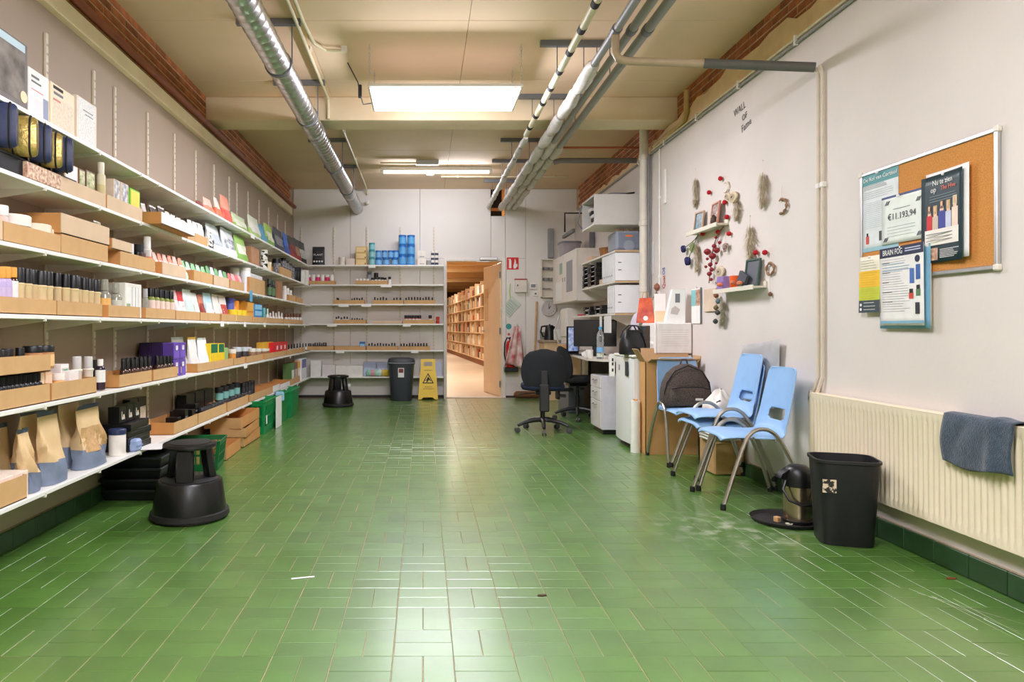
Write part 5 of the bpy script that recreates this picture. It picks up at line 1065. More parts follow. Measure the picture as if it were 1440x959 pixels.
# ================================================================ OFFICE CORNER
# wall shelves (boards) on the plaster wall
WSH = mat('white_shelf_board', (236,230,220), .4, noise=.02); BRN = mat('oak_edge', (196,164,128), .5)
for i, (z, ya, yb_, xa, lab) in enumerate(((1.915,7.42,8.98,2.07,'upper white office wall shelf holding binders'),(1.585,7.42,8.98,2.07,'middle white office wall shelf'),(1.235,7.42,9.55,2.07,'lower white office wall shelf over the desk'))):
    t = thing('wall_shelf', lab, 'shelf', (xa, ya, z)); MB().bbox(0, XR-xa-.01, 0, yb_-ya, 0, .022, .002).build('board', WSH, t); MB().box(0, XR-xa-.012, -.002, 0, 0, .022).build('edge_band', BRN, t)
    for y in (.3, 1.2): MB().prism([(.02,-.02),(XR-xa-.012,-.02),(XR-xa-.012,-.16)], y-.002+0, y+.002, 'y').prism([(.02,0),(XR-xa-.012,0),(XR-xa-.012,-.02),(.02,-.02)], y-.01, y+.01, 'y').build('bracket', WSH, t)
MGZ = mat('white_binder_board', (234,234,236), .5, noise=.02)
def binder(z, y, lab, grp, hh=.30, w_=.072, inset=.0):
    t = thing('binder', lab, 'binder', (2.075+inset, y, z), 0, grp)
    ob('cover', cached(('bnd', hh, w_), lambda: MB().bbox(0, .29, -w_/2, w_/2, 0, hh, .003).mesh('cover', MGZ)), t)
    ob('finger_ring', cached(('bndr', w_), lambda: MB().lathe([(.011,0),(.011,.002)], 12).xf(Matrix.Translation((-.001,0,.06)) @ Matrix.Rotation(-PI/2,4,'Y')).mesh('finger_ring', GREYM)), t)
    ob('spine_label', cached(('bndl', w_, hh), lambda: MB().box(-.0015, -.0005, -w_*.32, w_*.32, .11, hh*.85).mesh('spine_label', PAPER)), t); return t
def magbox(z, y, lab):
    t = thing('archive_box', lab, 'box', (2.075, y, z)); hh = .30
    MB().bbox(0, .285, -.04, .04, 0, hh, .003).build('case', MGZ, t)
    for zz in (.11, .19): MB().box(.03, .065, -.042, -.0402, zz, zz+.008).build('slot', INK, t)
magbox(1.61, 7.47, 'white archive box ending the row on the middle office shelf')
magbox(1.26, 7.47, 'white archive box ending the row on the lower office shelf')
for k in range(6): binder(1.61, 7.56+k*.078, 'white binder in the row on the middle office shelf', 'binders on the middle office shelf')
for k in range(3): binder(1.26, 7.56+k*.078, 'white binder in the row on the lower office shelf', 'binders on the lower office shelf')
letterpos = 0
LT = mat('black_letter_tray', (20,20,22), .35)
def letter_tray(z, y, lab, grp, rz=0):
    def f(): return MB().box(0,.26,-.17,.17,0,.004).box(.256,.26,-.17,.17,0,.05).box(0,.26,-.17,-.166,0,.05).box(0,.26,.166,.17,0,.05).box(0,.004,-.17,-.09,0,.05).box(0,.004,.09,.17,0,.05).mesh('tray', LT)
    t = thing('letter_tray', lab, 'tray', (2.08, y, z), rz, grp); ob('tray', cached('ltray', f), t); ob('paper', cached('lpap', lambda: MB().box(.01,.25,-.15,.15,.005,.014).mesh('paper', PAPER)), t)
for k in range(5): letter_tray(1.609+k*.057, 8.95-.5, LEVEL[k]+' black letter tray of the near stack on the middle office shelf', 'letter trays on the middle office shelf', jit(.03)); 
for k in range(5): letter_tray(1.609+k*.057, 8.80, LEVEL[k]+' black letter tray of the far stack on the middle office shelf', 'letter trays on the middle office shelf, far stack', jit(.03))
for k in range(2): letter_tray(1.259+k*.057, 8.2, 'black letter tray in the near stack on the lower office shelf', 'letter trays on the lower office shelf', jit(.05))
for k in range(2): letter_tray(1.259+k*.057, 8.75, 'black letter tray in the far stack on the lower office shelf', 'letter trays on the lower office shelf, far stack', jit(.05))
tag(MB().bbox(-.06,.06,-.10,.10,0,.02,.006).build('red_folder', c((200,50,70)), None, (2.14, 9.12, 1.26), .2), 'red folder lying beside the black trays on the lower office shelf', 'folder')
tag(MB().bbox(-.05,.05,-.06,.06,0,.06,.003).build('small_carton', CARDL, None, (2.15, 8.13, 1.609), .1), 'small pale carton beside the binders on the middle office shelf', 'box')
tag(MB().bbox(-.08,.08,-.08,.08,0,.07,.003).build('small_carton', CARDL, None, (2.20, 8.80, 1.939), .1), 'small pale carton on the upper office shelf by the wall cupboard', 'box')
t = thing('tool_case', 'grey plastic storage case with orange label on the upper office shelf', 'case', (2.09, 7.46, 1.939)); GP = mat('grey_blue_plastic', (142,148,160), .45)
MB().bbox(0, .27, 0, .34, 0, .21, .02).build('body', GP, t); MB().bbox(.03, .26, -.006, .0, .02, .19, .004).build('front_panel', mat('slate_plastic', (118,126,142), .45), t); MB().box(.10,.18,-.008,-.006,.145,.165).build('label', c((226,120,60)), t); MB().lathe([(.06,0),(.06,.004)], 16).xf(Matrix.Translation((.14,-.005,.05)) @ R_).build('dial', GP, t)
for i in range(3): MB().tube([(.06+i*.06,.1,.21),(.06+i*.06,.1,.245)], .01, 8).build('peg', CARDD, t)
t = thing('wicker_basket', 'small brown wicker basket on the upper office shelf', 'basket', (2.20, 8.22, 1.939)); WK = mat('wicker_brown', (164,112,60), .8, noise=.3, ns=50, bump=.6, bs=90)
MB().lathe([(.07,0),(.075,.01),(.085,.10),(.08,.102),(.07,.02)], 18, sq=4).build('body', WK, t); MB().tube([(.09*math.cos(a),.09*math.sin(a),.105) for a in [2*PI*i/16 for i in range(16)]], .009, 6, closed=True).build('rim', WK, t); MB().bbox(-.05,.05,-.04,.04,.06,.13,.02).build('contents', PALE, t)
# grey hanging cupboard with open front
t = thing('hanging_cupboard', 'grey metal wall cupboard with open front above the office shelves', 'cupboard', (1.84, 7.40, 2.207)); LG = mat('light_grey_metal', (196,192,186), .45, noise=.02)
MB().bbox(0,.53,0,.02,0,.33,.003).build('end_panel', LG, t); MB().bbox(0,.53,.55,.57,0,.33,.003).build('end_panel', LG, t); MB().bbox(0,.53,.02,.55,0,.02,.002).build('base', WSH, t); MB().bbox(0,.53,.02,.55,.31,.33,.002).build('top', LG, t); MB().bbox(.51,.53,.02,.55,.02,.31,.002).build('back_panel', LG, t)
MB().tube([(-.01,.54,.03),(-.05,.54,.1),(-.04,.54,.2),(-.01,.54,.3)], .008, 6).build('door_bar', GREYM, t)
for i in range(5): tag(MB().bbox(0,.3,-.07,.07,0,.04,.008).build('cable_bundle', BLACKM if i % 2 else c((206,200,196)), None, (1.87, 7.55+.05*i, 2.229+i*.042), jit(.1)), 'coiled '+('pale cables','black cables','pale leads','black leads','pale cords')[i]+' stuffed in the grey hanging cupboard', 'cables')
tag(MB().tube([(1.95,7.6,2.548),(2.05,7.5,2.56),(2.2,7.45,2.55),(2.3,7.5,2.57)], .01, 6).build('cable', BLACKP, None), 'black cable lying on top of the grey hanging cupboard', 'cable')
# white wall cupboard
t = thing('wall_cupboard', 'white two-door wall cupboard with papers taped on, beside the office shelves', 'cupboard', (2.0, 9.0, 1.455)); WC = mat('cream_cupboard', (230,222,212), .45, noise=.02)
MB().bbox(.02, .39, 0, 1.6, 0, .69, .003).build('body', WC, t)
for k in range(2): d_ = MB().bbox(0, .019, .004+k*.8, .796+k*.8, .004, .686, .003).build('door', WC, t); MB().box(-.004,-.001,.70-k*-.14,.73-k*-.14,.3,.36).build('handle', GREYM, d_)
MB().box(-.003,-.001,.22,.60,.14,.56).build('notice', c((150,150,154)), t); MB().box(-.003,-.001,.92,1.36,.04,.32).build('notice', PAPER, t); MB().box(-.003,-.001,.90,1.08,.42,.58).build('notice', c((150,180,160)), t)
t = thing('storage_tub', 'grey storage tub with dark lid on top of the white cupboard', 'tub', (2.10, 10.1, 2.158)); MB().lathe([(.13,0),(.15,.17)], 20, sq=5, c=(.05,0,0)).build('body', mat('smoky_plastic', (160,150,156), .35), t); MB().lathe([(.16,.17),(.162,.19),(.15,.2)], 20, sq=5, c=(.05,0,0)).build('lid', c((130,126,132)), t)
tag(MB().bbox(2.33,2.39,9.6,9.66,2.16,2.75,.003).build('cable_duct', GREYM, None), 'grey vertical cable duct on the plaster wall by the cupboard', 'trunking')
t = thing('bracket_arm', 'dark angled steel bracket on the wall below the ceiling', 'bracket', (0,0,0)); MB().tube([(2.36,10.2,2.80),(2.1,10.2,2.80),(2.1,10.2,2.52)], .012, 6).build('rod', BLACKM, t); MB().bbox(2.06,2.10,9.5,10.2,2.42,2.47,.004).build('rail', GREYM, t)
# counter with kettle
t = thing('counter', 'wooden counter with cream top against the end wall', 'counter', (1.83, 10.40, 0)); MB().bbox(0, .56, 0, .46, 0, .88, .004).build('body', mat('light_wood_front', (226,192,150), .5, noise=.08, ns=6), t); MB().bbox(-.02,.56,-.02,.47,.88,.915,.004).build('worktop', c((170,150,130)), t)
t = thing('kettle', 'black electric kettle on the counter', 'kettle', (PX(771,10.5)+.02, 10.5, .918)); MB().lathe([(.085,0),(.085,.02),(.08,.03),(.078,.06),(.062,.21),(.05,.225)], 20).build('body', BLACKP, t); MB().tube([(-.06,0,.21),(-.12,0,.20),(-.135,0,.13),(-.10,0,.05),(-.075,0,.05)], .014, 8).build('handle', BLACKM, t); MB().prism([(.05,.21),(.10,.20),(.06,.14)], -.02, .02, 'y').build('spout', BLACKP, t); MB().lathe([(.015,.225),(.012,.24)], 10).build('lid_knob', BLACKM, t)
tag(MB().lathe([(.04,0),(.045,.12),(.04,.12),(.035,.01)], 14).build('glass_jug', CLEAR, None, (1.86, 10.72, .918)), 'clear glass beside the black kettle', 'glass')
t = thing('coffee_machine', 'tall white drinks machine behind the screens', 'machine', (2.02, 9.66, .776)); MB().bbox(0,.36,0,.42,0,.60,.01).build('body', c((228,222,214)), t); MB().bbox(-.012,0,.02,.4,.2,.58,.004).build('front_panel', c((236,230,222)), t); MB().box(.1,.3,-.003,0,.08,.16).build('vent', c((170,168,166)), t); MB().tube([(-.03,.46,.1),(-.08,.46,.3),(-.02,.46,.5)], .012, 8).build('hose', c((206,200,190)), t)
tag(MB().bbox(-.16,.16,-.1,.1,0,.16,.006).build('white_carton', PAPER, None, (2.14, 10.52, .917), 0), 'white carton beside the black kettle on the counter', 'box')
# desk
DT = mat('pale_desk_top', (226,218,206), .4, noise=.03); t = thing('desk', 'pale office desk with grey legs along the plaster wall', 'desk', (1.74, 7.04, 0))
MB().prism([(0,.25),(.10,0),(.63,0),(.63,2.55),(.10,2.55),(.10,1.75)], .75, .775).build('desk_top', DT, t)
for x, y in ((.55,.62),(.16,2.4),(.55,2.4)): MB().bbox(x-.025,x+.025,y-.025,y+.025,0,.75,.004).build('leg', BLACKM, t)
MB().bbox(.55,.60,.7,2.4,.35,.72,.003).build('modesty_panel', BLACKM, t)
t = thing('drawer_pedestal', 'cream three-drawer pedestal under the desk end', 'drawers', (1.82, 7.06, 0)); PD = c((226,220,216),.45)
MB().bbox(.012,.5,0,.42,.05,.60,.003).build('body', mat('lilac_grey_steel', (206,204,212), .45), t); MB().bbox(.03,.48,.02,.40,0,.05,.003).build('plinth', BLACKP, t)
for z0, z1 in ((.06,.34),(.345,.47),(.475,.595)):
    d_ = MB().bbox(0,.011,.003,.417,z0,z1,.003).build('drawer', PD, t); MB().tube([(0,.14,z1-.04),(-.02,.15,z1-.045),(-.02,.27,z1-.045),(0,.28,z1-.04)], .004, 6).build('handle', GREYM, d_)
t = thing('monitor', 'black computer monitor on the desk', 'monitor', (2.06, 8.25, .776), -.25); MB().bbox(-.25,.25,-.02,.02,.10,.42,.006).build('housing', BLACKP, t); MB().box(-.24,.24,-.0225,-.0205,.115,.41).build('screen', mat('dark_screen', (14,14,18), .12, noise=0), t); MB().bbox(-.03,.03,0,.05,.0,.2,.004).build('stand', BLACKP, t); MB().bbox(-.12,.12,-.09,.09,0,.012,.004).build('foot', BLACKP, t)
t = thing('monitor', 'upright screen with blue and white picture beside the black monitor', 'monitor', (1.83, 8.42, .776), .32); MB().bbox(-.085,.085,-.012,.012,.02,.34,.006).build('housing', BLACKP, t); MB().box(-.068,.068,-.0145,-.0125,.04,.325).build('screen', mat('lit_blue_picture', (120,160,226), .2, noise=.5, ns=22, tint=(240,244,250), emit=.25), t); MB().bbox(-.06,.06,-.05,.07,0,.02,.004).build('foot', BLACKP, t)
tag(MB().bbox(-.18,.18,-.3,.3,0,.006,.002).build('desk_mat', BLACKM, None, (1.99, 8.05, .776), 0), 'black desk mat under the screens', 'mat')
t = thing('keypad', 'small white keypad leaning on the black desk mat', 'keypad', (1.85, 7.75, .783), (-.9,0,.05)); MB().bbox(-.06,.06,-.006,.006,0,.055,.003).build('case', WHITE, t)
for i in range(5):
    for j in range(3): MB().box(-.05+i*.02,-.034+i*.02,-.0085,-.006,.008+j*.015,.02+j*.015).build('key', PALE, t)
t = thing('water_bottle', 'clear plastic water bottle with blue cap on the desk edge', 'bottle', (1.835, 7.13, .7755)); PET = mat('clear_pet', (225,235,240), .06, trans=.85, noise=0)
MB().lathe([(.03,0),(.036,.008),(.038,.06),(.034,.12),(.038,.17),(.034,.19),(.038,.21),(.034,.26),(.015,.295),(.0135,.31)], 18).build('body', PET, t); MB().lathe([(.0165,.305),(.0165,.33),(.014,.333)], 14).build('cap', c((60,160,206)), t); MB().lathe([(.0385,.07),(.0365,.12)], 18).build('label', c((120,180,230)), t); MB().lathe([(.0385,.02),(.0388,.058)], 18).build('lower_label', mat('fruit_label', (200,210,150), .4, noise=.3, ns=50, tint=(230,236,240)), t)
t = thing('mug', 'white mug beside the water bottle', 'mug', (1.765, 7.3, .7755)); MB().lathe([(.03,0),(.036,.01),(.038,.09),(.034,.09),(.03,.012)], 18).build('cup', WHITE, t); MB().tube([(-.034,0,.075),(-.058,0,.07),(-.062,0,.045),(-.055,0,.02),(-.034,0,.018)], .006, 8).build('handle', WHITE, t)
tag(MB().bbox(-.05,.05,-.06,.06,0,.03,.004).build('note_block', PAPER, None, (1.97, 7.25, .7755), .2), 'white note block beside the water bottle', 'note block')
t = thing('pen_holder', 'dark pen holder with red trinket on the desk', 'pen holder', (2.14, 7.35, .7755)); MB().lathe([(.04,0),(.042,.10),(.038,.10),(.036,.01)], 16).build('cup', BLACKM, t); MB().lathe([(.02,.1),(.03,.12),(.02,.145)], 12).build('red_trinket', RED, t)
for i in range(3): MB().tube([(.01*i,0,.03),(.02*i,.01,.16)], .004, 6).build('pen', (WHITE, BLACKP, CARDD)[i], t)
for i, (x, y, z, w_, d_, h_, m, lab) in enumerate(((1.86,9.15,.776,.16,.13,.05,CARDL,'flat brown parcel on the far desk end'),(1.88,9.14,.827,.14,.11,.05,CARD,'smaller brown parcel on top of the flat parcel'),(1.93,9.42,.776,.14,.10,.11,c((150,150,160)),'grey box beside the parcels on the desk'))):
    tag(MB().bbox(-w_/2-.05,w_/2+.05,-d_,d_,0,h_,.004).build('parcel', m, None, (x+.05,y,z), jit(.15)), lab, 'box')
tag(MB().bbox(-.10,.10,-.22,.22,0,.42,.006).build('computer_tower', mat('slate_grey_case', (104,108,116), .4), None, (1.95, 9.1, .002), .1), 'slate grey computer tower under the desk', 'computer')
tag(MB().bbox(-.09,.09,-.2,.2,0,.40,.006).build('computer_tower', BLACKP, None, (2.20, 8.9, .002), 0), 'black computer tower under the desk', 'computer')
t = thing('paper_strips', 'white hanging label strips below the lower office shelf', 'label strips', (2.065, 8.0, 1.232)); MB().box(-.002,0,-.05,.05,-.25,0).build('strip', PAPER, t); MB().box(-.002,0,-.45,-.15,-.19,0).build('strip', PAPER, t)
# fridge and things on it
t = thing('fridge', 'small white fridge with bowed door beside the cardboard box', 'fridge', (1.86, 6.13, 0)); FW = mat('white_enamel', (236,236,234), .3, noise=.01)
MB().bbox(.06,.53,0,.58,.03,.83,.004).build('body', c((236,228,218),.4), t); MB().bbox(.0,.53,-.005,.585,.83,.852,.006).build('top', c((238,234,226),.4), t)
MB().prism([(.056,.0),(.02,.0),(.003,.12),(-.006,.29),(.003,.46),(.02,.58),(.056,.58)], .05, .825).build('door', FW, t); MB().box(.06,.52,.02,.56,0,.03).build('plinth', BLACKP, t)
MB().bbox(-.010,-.0035,.10,.18,.66,.79,.002).build('energy_label', c((50,54,60)), t); MB().box(-.0075,-.003,.36,.40,.70,.75).build('sticker', c((170,160,160)), t)
t2_ = thing('key_holder', 'white holder with black slots fixed to the far fridge edge', 'holder', (1.855, 6.735, .62)); MB().bbox(-.03,.02,-.012,.03,0,.22,.004).build('plate', WHITE, t2_)
for z in (.05,.11,.15): MB().box(-.012,.004,-.014,-.0121,z,z+.03).build('slot', INK, t2_)
t = thing('handbag', 'black leather handbag standing on the fridge', 'bag', (1.915, 6.30, .853), .2); LB = mat('black_leather', (24,24,27), .35, noise=.2, ns=20, bump=.2, bs=60)
mb = MB(); 
for z, w_, d_ in ((0,.11,.075),(.01,.118,.08),(.10,.115,.075),(.19,.09,.045),(.225,.06,.02)):
    mb.v += [(w_*math.copysign(abs(math.cos(a))**.6,math.cos(a)), d_*math.copysign(abs(math.sin(a))**.6,math.sin(a)), z) for a in [2*PI*(i+.5)/20 for i in range(20)]]
for r_ in range(4):
    for j in range(20): mb.f.append((r_*20+j, r_*20+(j+1)%20, r_*20+20+(j+1)%20, r_*20+20+j)); mb.m.append(0)
mb.f += [tuple(range(20))[::-1], tuple(range(80,100))]; mb.m += [0,0]; mb.build('bag', LB, t, ang=.8)
for s in (-1,1): MB().tube([(-.09,s*.05,.15),(-.075,s*.045,.22),(-.02,s*.03,.265),(.03,s*.03,.262),(.07,s*.045,.21),(.085,s*.05,.15)], .007, 8).build('handle', LB, t)
t = thing('microwave', 'white microwave with dark door on the fridge against the wall', 'microwave', (2.06, 6.12, .855)); MB().bbox(.02,.33,0,.48,.012,.285,.008).build('case', c((236,232,228),.4), t); MB().bbox(0,.02,.0,.48,.012,.285,.006).build('front', WHITE, t); MB().box(-.003,0,.13,.47,.04,.26).build('door_glass', mat('dark_door_glass', (30,30,34), .1), t); MB().lathe([(.02,0),(.018,.016)], 16).xf(Matrix.Translation((0,.065,.1)) @ Matrix.Rotation(-PI/2,4,'Y')).build('knob', WHITE, t)
for x in (.05,.29):
    for y in (.05,.43): MB().lathe([(.015,0),(.015,.013)], 8, (x,y,0)).build('foot', BLACKP, t)
for i in range(8): MB().box(.06,.30,-.001,.0,.08+i*.02,.083+i*.02).build('vent_line', c((206,204,200)), t)
# things on the microwave
t = thing('gift_bag', 'red and orange printed gift bag on the microwave', 'bag', (2.10, 6.50, 1.142), -.3); mb = MB().bbox(-.085,.085,-.05,.05,0,.235,.003); mb.v = [(x*(1-.35*z/.235), y*(1-.3*z/.235), z) for x,y,z in mb.v]; mb.build('bag', mat('red_orange_print', (196,40,32), .4, noise=.3, ns=12, tint=(226,110,60)), t); MB().lathe([(.022,0),(.022,.002)], 14).xf(Matrix.Translation((.0,-.05,.045)) @ R_).build('emblem', PAPER, t); MB().tube([(-.03,0,.23),(-.02,0,.29),(.02,0,.29),(.03,0,.23)], .003, 6).build('handle', CARDD, t)
t = thing('leaflet_stand', 'stack of pale leaflets leaning on the microwave', 'leaflets', (2.18, 6.33, 1.142), (-.12,0,-.25)); MB().bbox(-.05,.05,-.01,.01,0,.27,.002).build('leaflet', c((236,226,220)), t); MB().box(-.045,.045,-.0112,-.0105,.01,.11).build('print', c((244,200,160)), t)
t = thing('magazine_holder', 'white paper file holder on the microwave beside the calendar', 'holder', (2.26, 6.20, 1.142), (0,0,-.15)); MB().prism([(-.085,0),(.085,0),(.085,.30),(-.02,.30)], -.05, .05, 'y').build('case', PAPER, t); MB().box(-.0,.04,-.0515,-.0505,.18,.26).build('label', GREYINK, t); MB().prism([(-.04,.08),(.02,.07),(.04,.12),(.0,.15),(-.03,.13)], -.0515, -.0505, 'y').build('sketch', c((200,190,186)), t)
t = thing('mop_head', 'pale lilac cloth bag hanging from the lower office shelf', 'bag', (2.25, 7.20, .90)); MB().lathe([(.01,0),(.03,.03),(.075,.16),(.08,.26),(.05,.33),(.015,.36)], 16, sy=.4).build('bag', mat('lilac_net', (206,200,214), .6, noise=.08), t); MB().tube([(0,0,.36),(0,.05,.42)], .003, 5).build('cord', PALE, t)
t = thing('dried_posy', 'small bunch of brown dried flowers pinned beside the riser pipe', 'flowers', (2.36, 6.95, 1.50))
for i in range(9): MB().tube([(0,0,-.02),(jit(.05)-.02,jit(.06),-.12-random.uniform(0,.06))], .003, 5).build('stem', c((150,130,100)), t)
MB().lathe([(.01,-.03),(.03,0),(.025,.03),(.005,.05)], 10).build('bloom', c((150,96,76),.8), t)
# plastic film roll, big cardboard box
t = thing('film_roll', 'tall white roll of wrapping film standing before the fridge', 'roll', (1.87, 6.065, 0)); MB().lathe([(.042,.0),(.042,.455)], 24).build('roll', c((238,236,228),.3), t); MB().lathe([(.02,.455),(.02,.468)], 14).build('core', CARDD, t)
t = thing('cardboard_box', 'large open cardboard box with raised flaps beside the fridge', 'box', (1.92, 5.945, 0)); BX = mat('brown_box_board', (206,156,98), .8, noise=.06, ns=5)
MB().box(0,.46,0,.006,.003,.80).build('front_panel', BX, t); MB().box(0,.46,.16,.166,.003,.80).build('back_panel', BX, t); MB().box(0,.006,0,.166,.003,.80).build('side_panel', BX, t); MB().box(.454,.46,0,.166,.003,.80).build('side_panel', BX, t); MB().box(0,.46,0,.166,0,.005).build('base', BX, t)
BF = mat('box_flap_inside', (186,150,108), .85, noise=.05)
MB().box(-.003,.003,0,.166,0,.13).build('flap', BF, t, (.003,0,.80), (0,-.55,0)); MB().box(-.003,.003,0,.166,0,.13).build('flap', BF, t, (.457,0,.80), (0,.45,0)); MB().box(0.02,.44,-.003,.003,0,.10).build('flap', BF, t, (0,.003,.80), (1.25,0,0)); MB().box(0.02,.44,-.003,.003,0,.12).build('flap', BF, t, (0,.163,.80), (-.3,0,0))
# ---- office chairs
def office_chair(loc, rz, label, seatm, sc_=1.0):
    t = thing('office_chair', label, 'chair', loc, rz); FB = mat('black_office_fabric', (24,25,29), .9, noise=.15, ns=60, bump=.15, bs=200); PB = mat('dark_chair_plastic', (30,29,31), .45)
    for i in range(5):
        a = 2*PI*i/5+.3; ca, sa = math.cos(a), math.sin(a)
        mb = MB().tube([(.02,0,.13),(.10,0,.125),(.20,0,.105),(.275,0,.075)], [.026,.024,.02,.016], 8); mb.xf(Matrix.Rotation(a,4,'Z')); lg = mb.build('base_arm', PB, t)
        mb = MB(); 
        for s in (-1,1): mb.lathe([(.012,-.009),(.027,-.007),(.027,.007),(.012,.009)], 14).xf(Matrix.Translation((.28,s*.014,.028)) @ Matrix.Rotation(PI/2,4,'X'), len(mb.v)-56)
        mb.xf(Matrix.Rotation(a,4,'Z')); mb.build('castor', c((66,66,68),.4), lg)
    MB().lathe([(.03,.10),(.034,.14),(.026,.15),(.026,.28),(.018,.285),(.018,.42)], 16).build('gas_column', BLACKP, t)
    MB().bbox(-.08,.08,-.10,.12,.40,.44,.01).build('mechanism', BLACKP, t); MB().tube([(.06,-.02,.41),(.25,-.04,.39)], .007, 6).build('lever', BLACKP, t); MB().bbox(-.24,-.16,.0,.05,.37,.40,.006).build('paddle', BLACKP, t)
    prof = []
    mb = MB().lathe([(.17,.44),(.215,.45),(.23,.475),(.225,.505),(.19,.52),(.05,.523)], 28, sq=3.2, c=(0,-.03,0)); mb.build('seat', seatm, t, ang=.9)
    # back rest: rounded shield, curved
    def bk(u, v, th):
        zz = -1+2*u; xx = -1+2*v; q = (abs(zz)**3.0); w_ = .232*(1-.10*max(0,zz))*(1-q)**(1/2.6) if q < 1 else 0
        x = xx*max(w_,.03); return (x, .20+.10*(x/.22)**2*-.5+.02*zz+th*(1-.75*max(abs(xx)**4, abs(zz)**4)), .665+zz*.215)
    mb = MB().grid(lambda u, v: bk(u, v, .026), 14, 14).grid(lambda u, v: bk(u, v, -.026), 14, 14)
    mb.build('backrest', FB, t, ang=1.2, fix=False)
    MB().bbox(-.036,.036,.232,.252,.30,.66,.008).bbox(-.036,.036,.06,.25,.335,.375,.008).build('back_spine', PB, t)
    MB().bbox(-.05,.05,.228,.264,.24,.52,.012).build('spine_cover', PB, t)
    return t
# facing away from the camera: back of the chair toward the viewer (local +Y is the back)
office_chair((1.262, 7.27, 0), PI-.10, 'black office chair with dark blue seat standing in the open floor', mat('dark_blue_seat', (26,34,62), .9, noise=.15, ns=60))
office_chair((1.86, 8.30, 0), PI/2+.12, 'black office chair pushed in at the desk', mat('black_seat_fabric', (24,24,27), .9, noise=.15, ns=60))
# ================================================================ BLUE CHAIRS
BLUE = mat('pale_blue_plastic', (150,190,232), .38, noise=.03); TUBE = mat('warm_grey_steel_tube', (176,170,158), .32, metal=.85, noise=.06); FOOT = mat('black_foot', (18,18,18), .6)
def cat_spline(P, n=6):
    out = []
    for i in range(len(P)-1):
        p0, p1, p2, p3 = [Vector(P[max(0,min(len(P)-1,k))]) for k in (i-1,i,i+1,i+2)]
        for j in range(n):
            t = j/n; out.append(.5*((2*p1)+(-p0+p2)*t+(2*p0-5*p1+4*p2-p3)*t*t+(-p0+3*p1-3*p2+p3)*t**3))
    out.append(Vector(P[-1])); return out
def chair_shell_mesh():
    # side profile (y, z) from the front lip to the top of the back, with half widths
    P = [(-.215,.425,.17),(-.20,.440,.195),(-.12,.446,.205),(0,.440,.205),(.10,.438,.20),(.165,.452,.195),(.20,.495,.19),(.222,.57,.185),(.245,.68,.18),(.268,.79,.172),(.275,.825,.165),(.278,.845,.14)]
    S = cat_spline([(a, b, w_) for a, b, w_ in P], 7); nu, nv = len(S)-1, 30
    def fn(u, v):
        y, z, w_ = S[int(round(u*nu))]; s = -1+2*v; x = w_*math.sin(s*PI/2*.999) if False else w_*s
        e = abs(s)**4
        f = u*nu/len(S)
        seat = max(0, 1-max(0,(f-.42))/.12) if f > .42 else 1
        return (x, y-(1-seat)*.028*abs(s)**3*1.0, z-seat*e*.028+seat*(abs(s)**2)*.006)
    def skip(a, b):
        y, z, _ = S[a]; xm = -1+2*(b+.5)/nv
        return y > .15 and abs(xm/.52)**4+abs((z-.545)/.036)**4 < 1
    mb = MB().grid(fn, nu, nv, skip=skip); return mb
def chair_proto():
    t = thing('school_chair', 'x', 'chair'); mb = chair_shell_mesh(); o = mb.build('seat_shell', BLUE, t, ang=1.2)
    md = o.modifiers.new('thickness', 'SOLIDIFY'); md.thickness = .009; md.offset = -1
    md2 = o.modifiers.new('smooth', 'SUBSURF'); md2.levels = 1; md2.render_levels = 1
    for s in (-1, 1):
        x0, x1 = s*.225, s*.205
        pts = cat_spline([(x0+s*.01,-.235,.012),(x0,-.17,.20),(x1+s*.008,-.095,.40),(x1+s*.008,-.05,.462),(x1+s*.01,.0,.482),(x1+s*.01,.06,.470),(x1+s*.008,.12,.41),(x0,.215,.22),(x0+s*.01,.285,.012)], 5)
        f = MB().tube(pts, .0125, 10).build('leg_frame', TUBE, t)
        for p in (pts[0], pts[-1]): MB().lathe([(.016,-.011),(.017,0),(.016,.025)], 12, tuple(p)).build('foot', FOOT, f)
    MB().tube([(-.21,-.04,.425),(.21,-.04,.425)], .010, 8).tube([(-.21,.10,.415),(.21,.10,.415)], .010, 8).build('cross_tube', TUBE, t)
    return t
pc = chair_proto(); pc['label'] = 'pale blue school chair standing next to the radiator'
pc.location = (2.035, 4.365, 0); pc.rotation_euler = (0,0,-PI/2)
copy_tree(pc, (2.085, 4.86, 0), -PI/2, 'lower pale blue school chair of the stacked pair')
copy_tree(pc, (2.07, 4.855, .065), -PI/2, 'upper pale blue school chair of the stacked pair')
copy_tree(pc, (2.165, 5.64, 0), .0, 'pale blue school chair carrying the dark backpack')
# backpack
t = thing('backpack', 'dark speckled fabric backpack on the blue chair', 'bag', (2.145, 5.63, .455), 0); BPK = mat('brown_speckled_fabric', (36,28,26), .85, noise=.4, ns=170, tint=(104,90,82), bump=.2, bs=100)
mb = MB(); rows = ((0,.19,.085),(.012,.20,.095),(.06,.205,.10),(.13,.20,.10),(.20,.185,.095),(.27,.15,.08),(.32,.095,.055),(.345,.04,.03))
for z, w_, d_ in rows: mb.v += [(w_*math.copysign(abs(math.cos(a))**.7,math.cos(a)), d_*math.copysign(abs(math.sin(a))**.75,math.sin(a))+.02*z, z) for a in [2*PI*(i+.5)/28 for i in range(28)]]
for r_ in range(len(rows)-1):
    for j in range(28): mb.f.append((r_*28+j, r_*28+(j+1)%28, r_*28+28+(j+1)%28, r_*28+28+j)); mb.m.append(0)
mb.f += [tuple(range(28))[::-1], tuple(range((len(rows)-1)*28, len(rows)*28))]; mb.m += [0,0]; mb.build('bag', BPK, t, ang=1)
mb = MB()
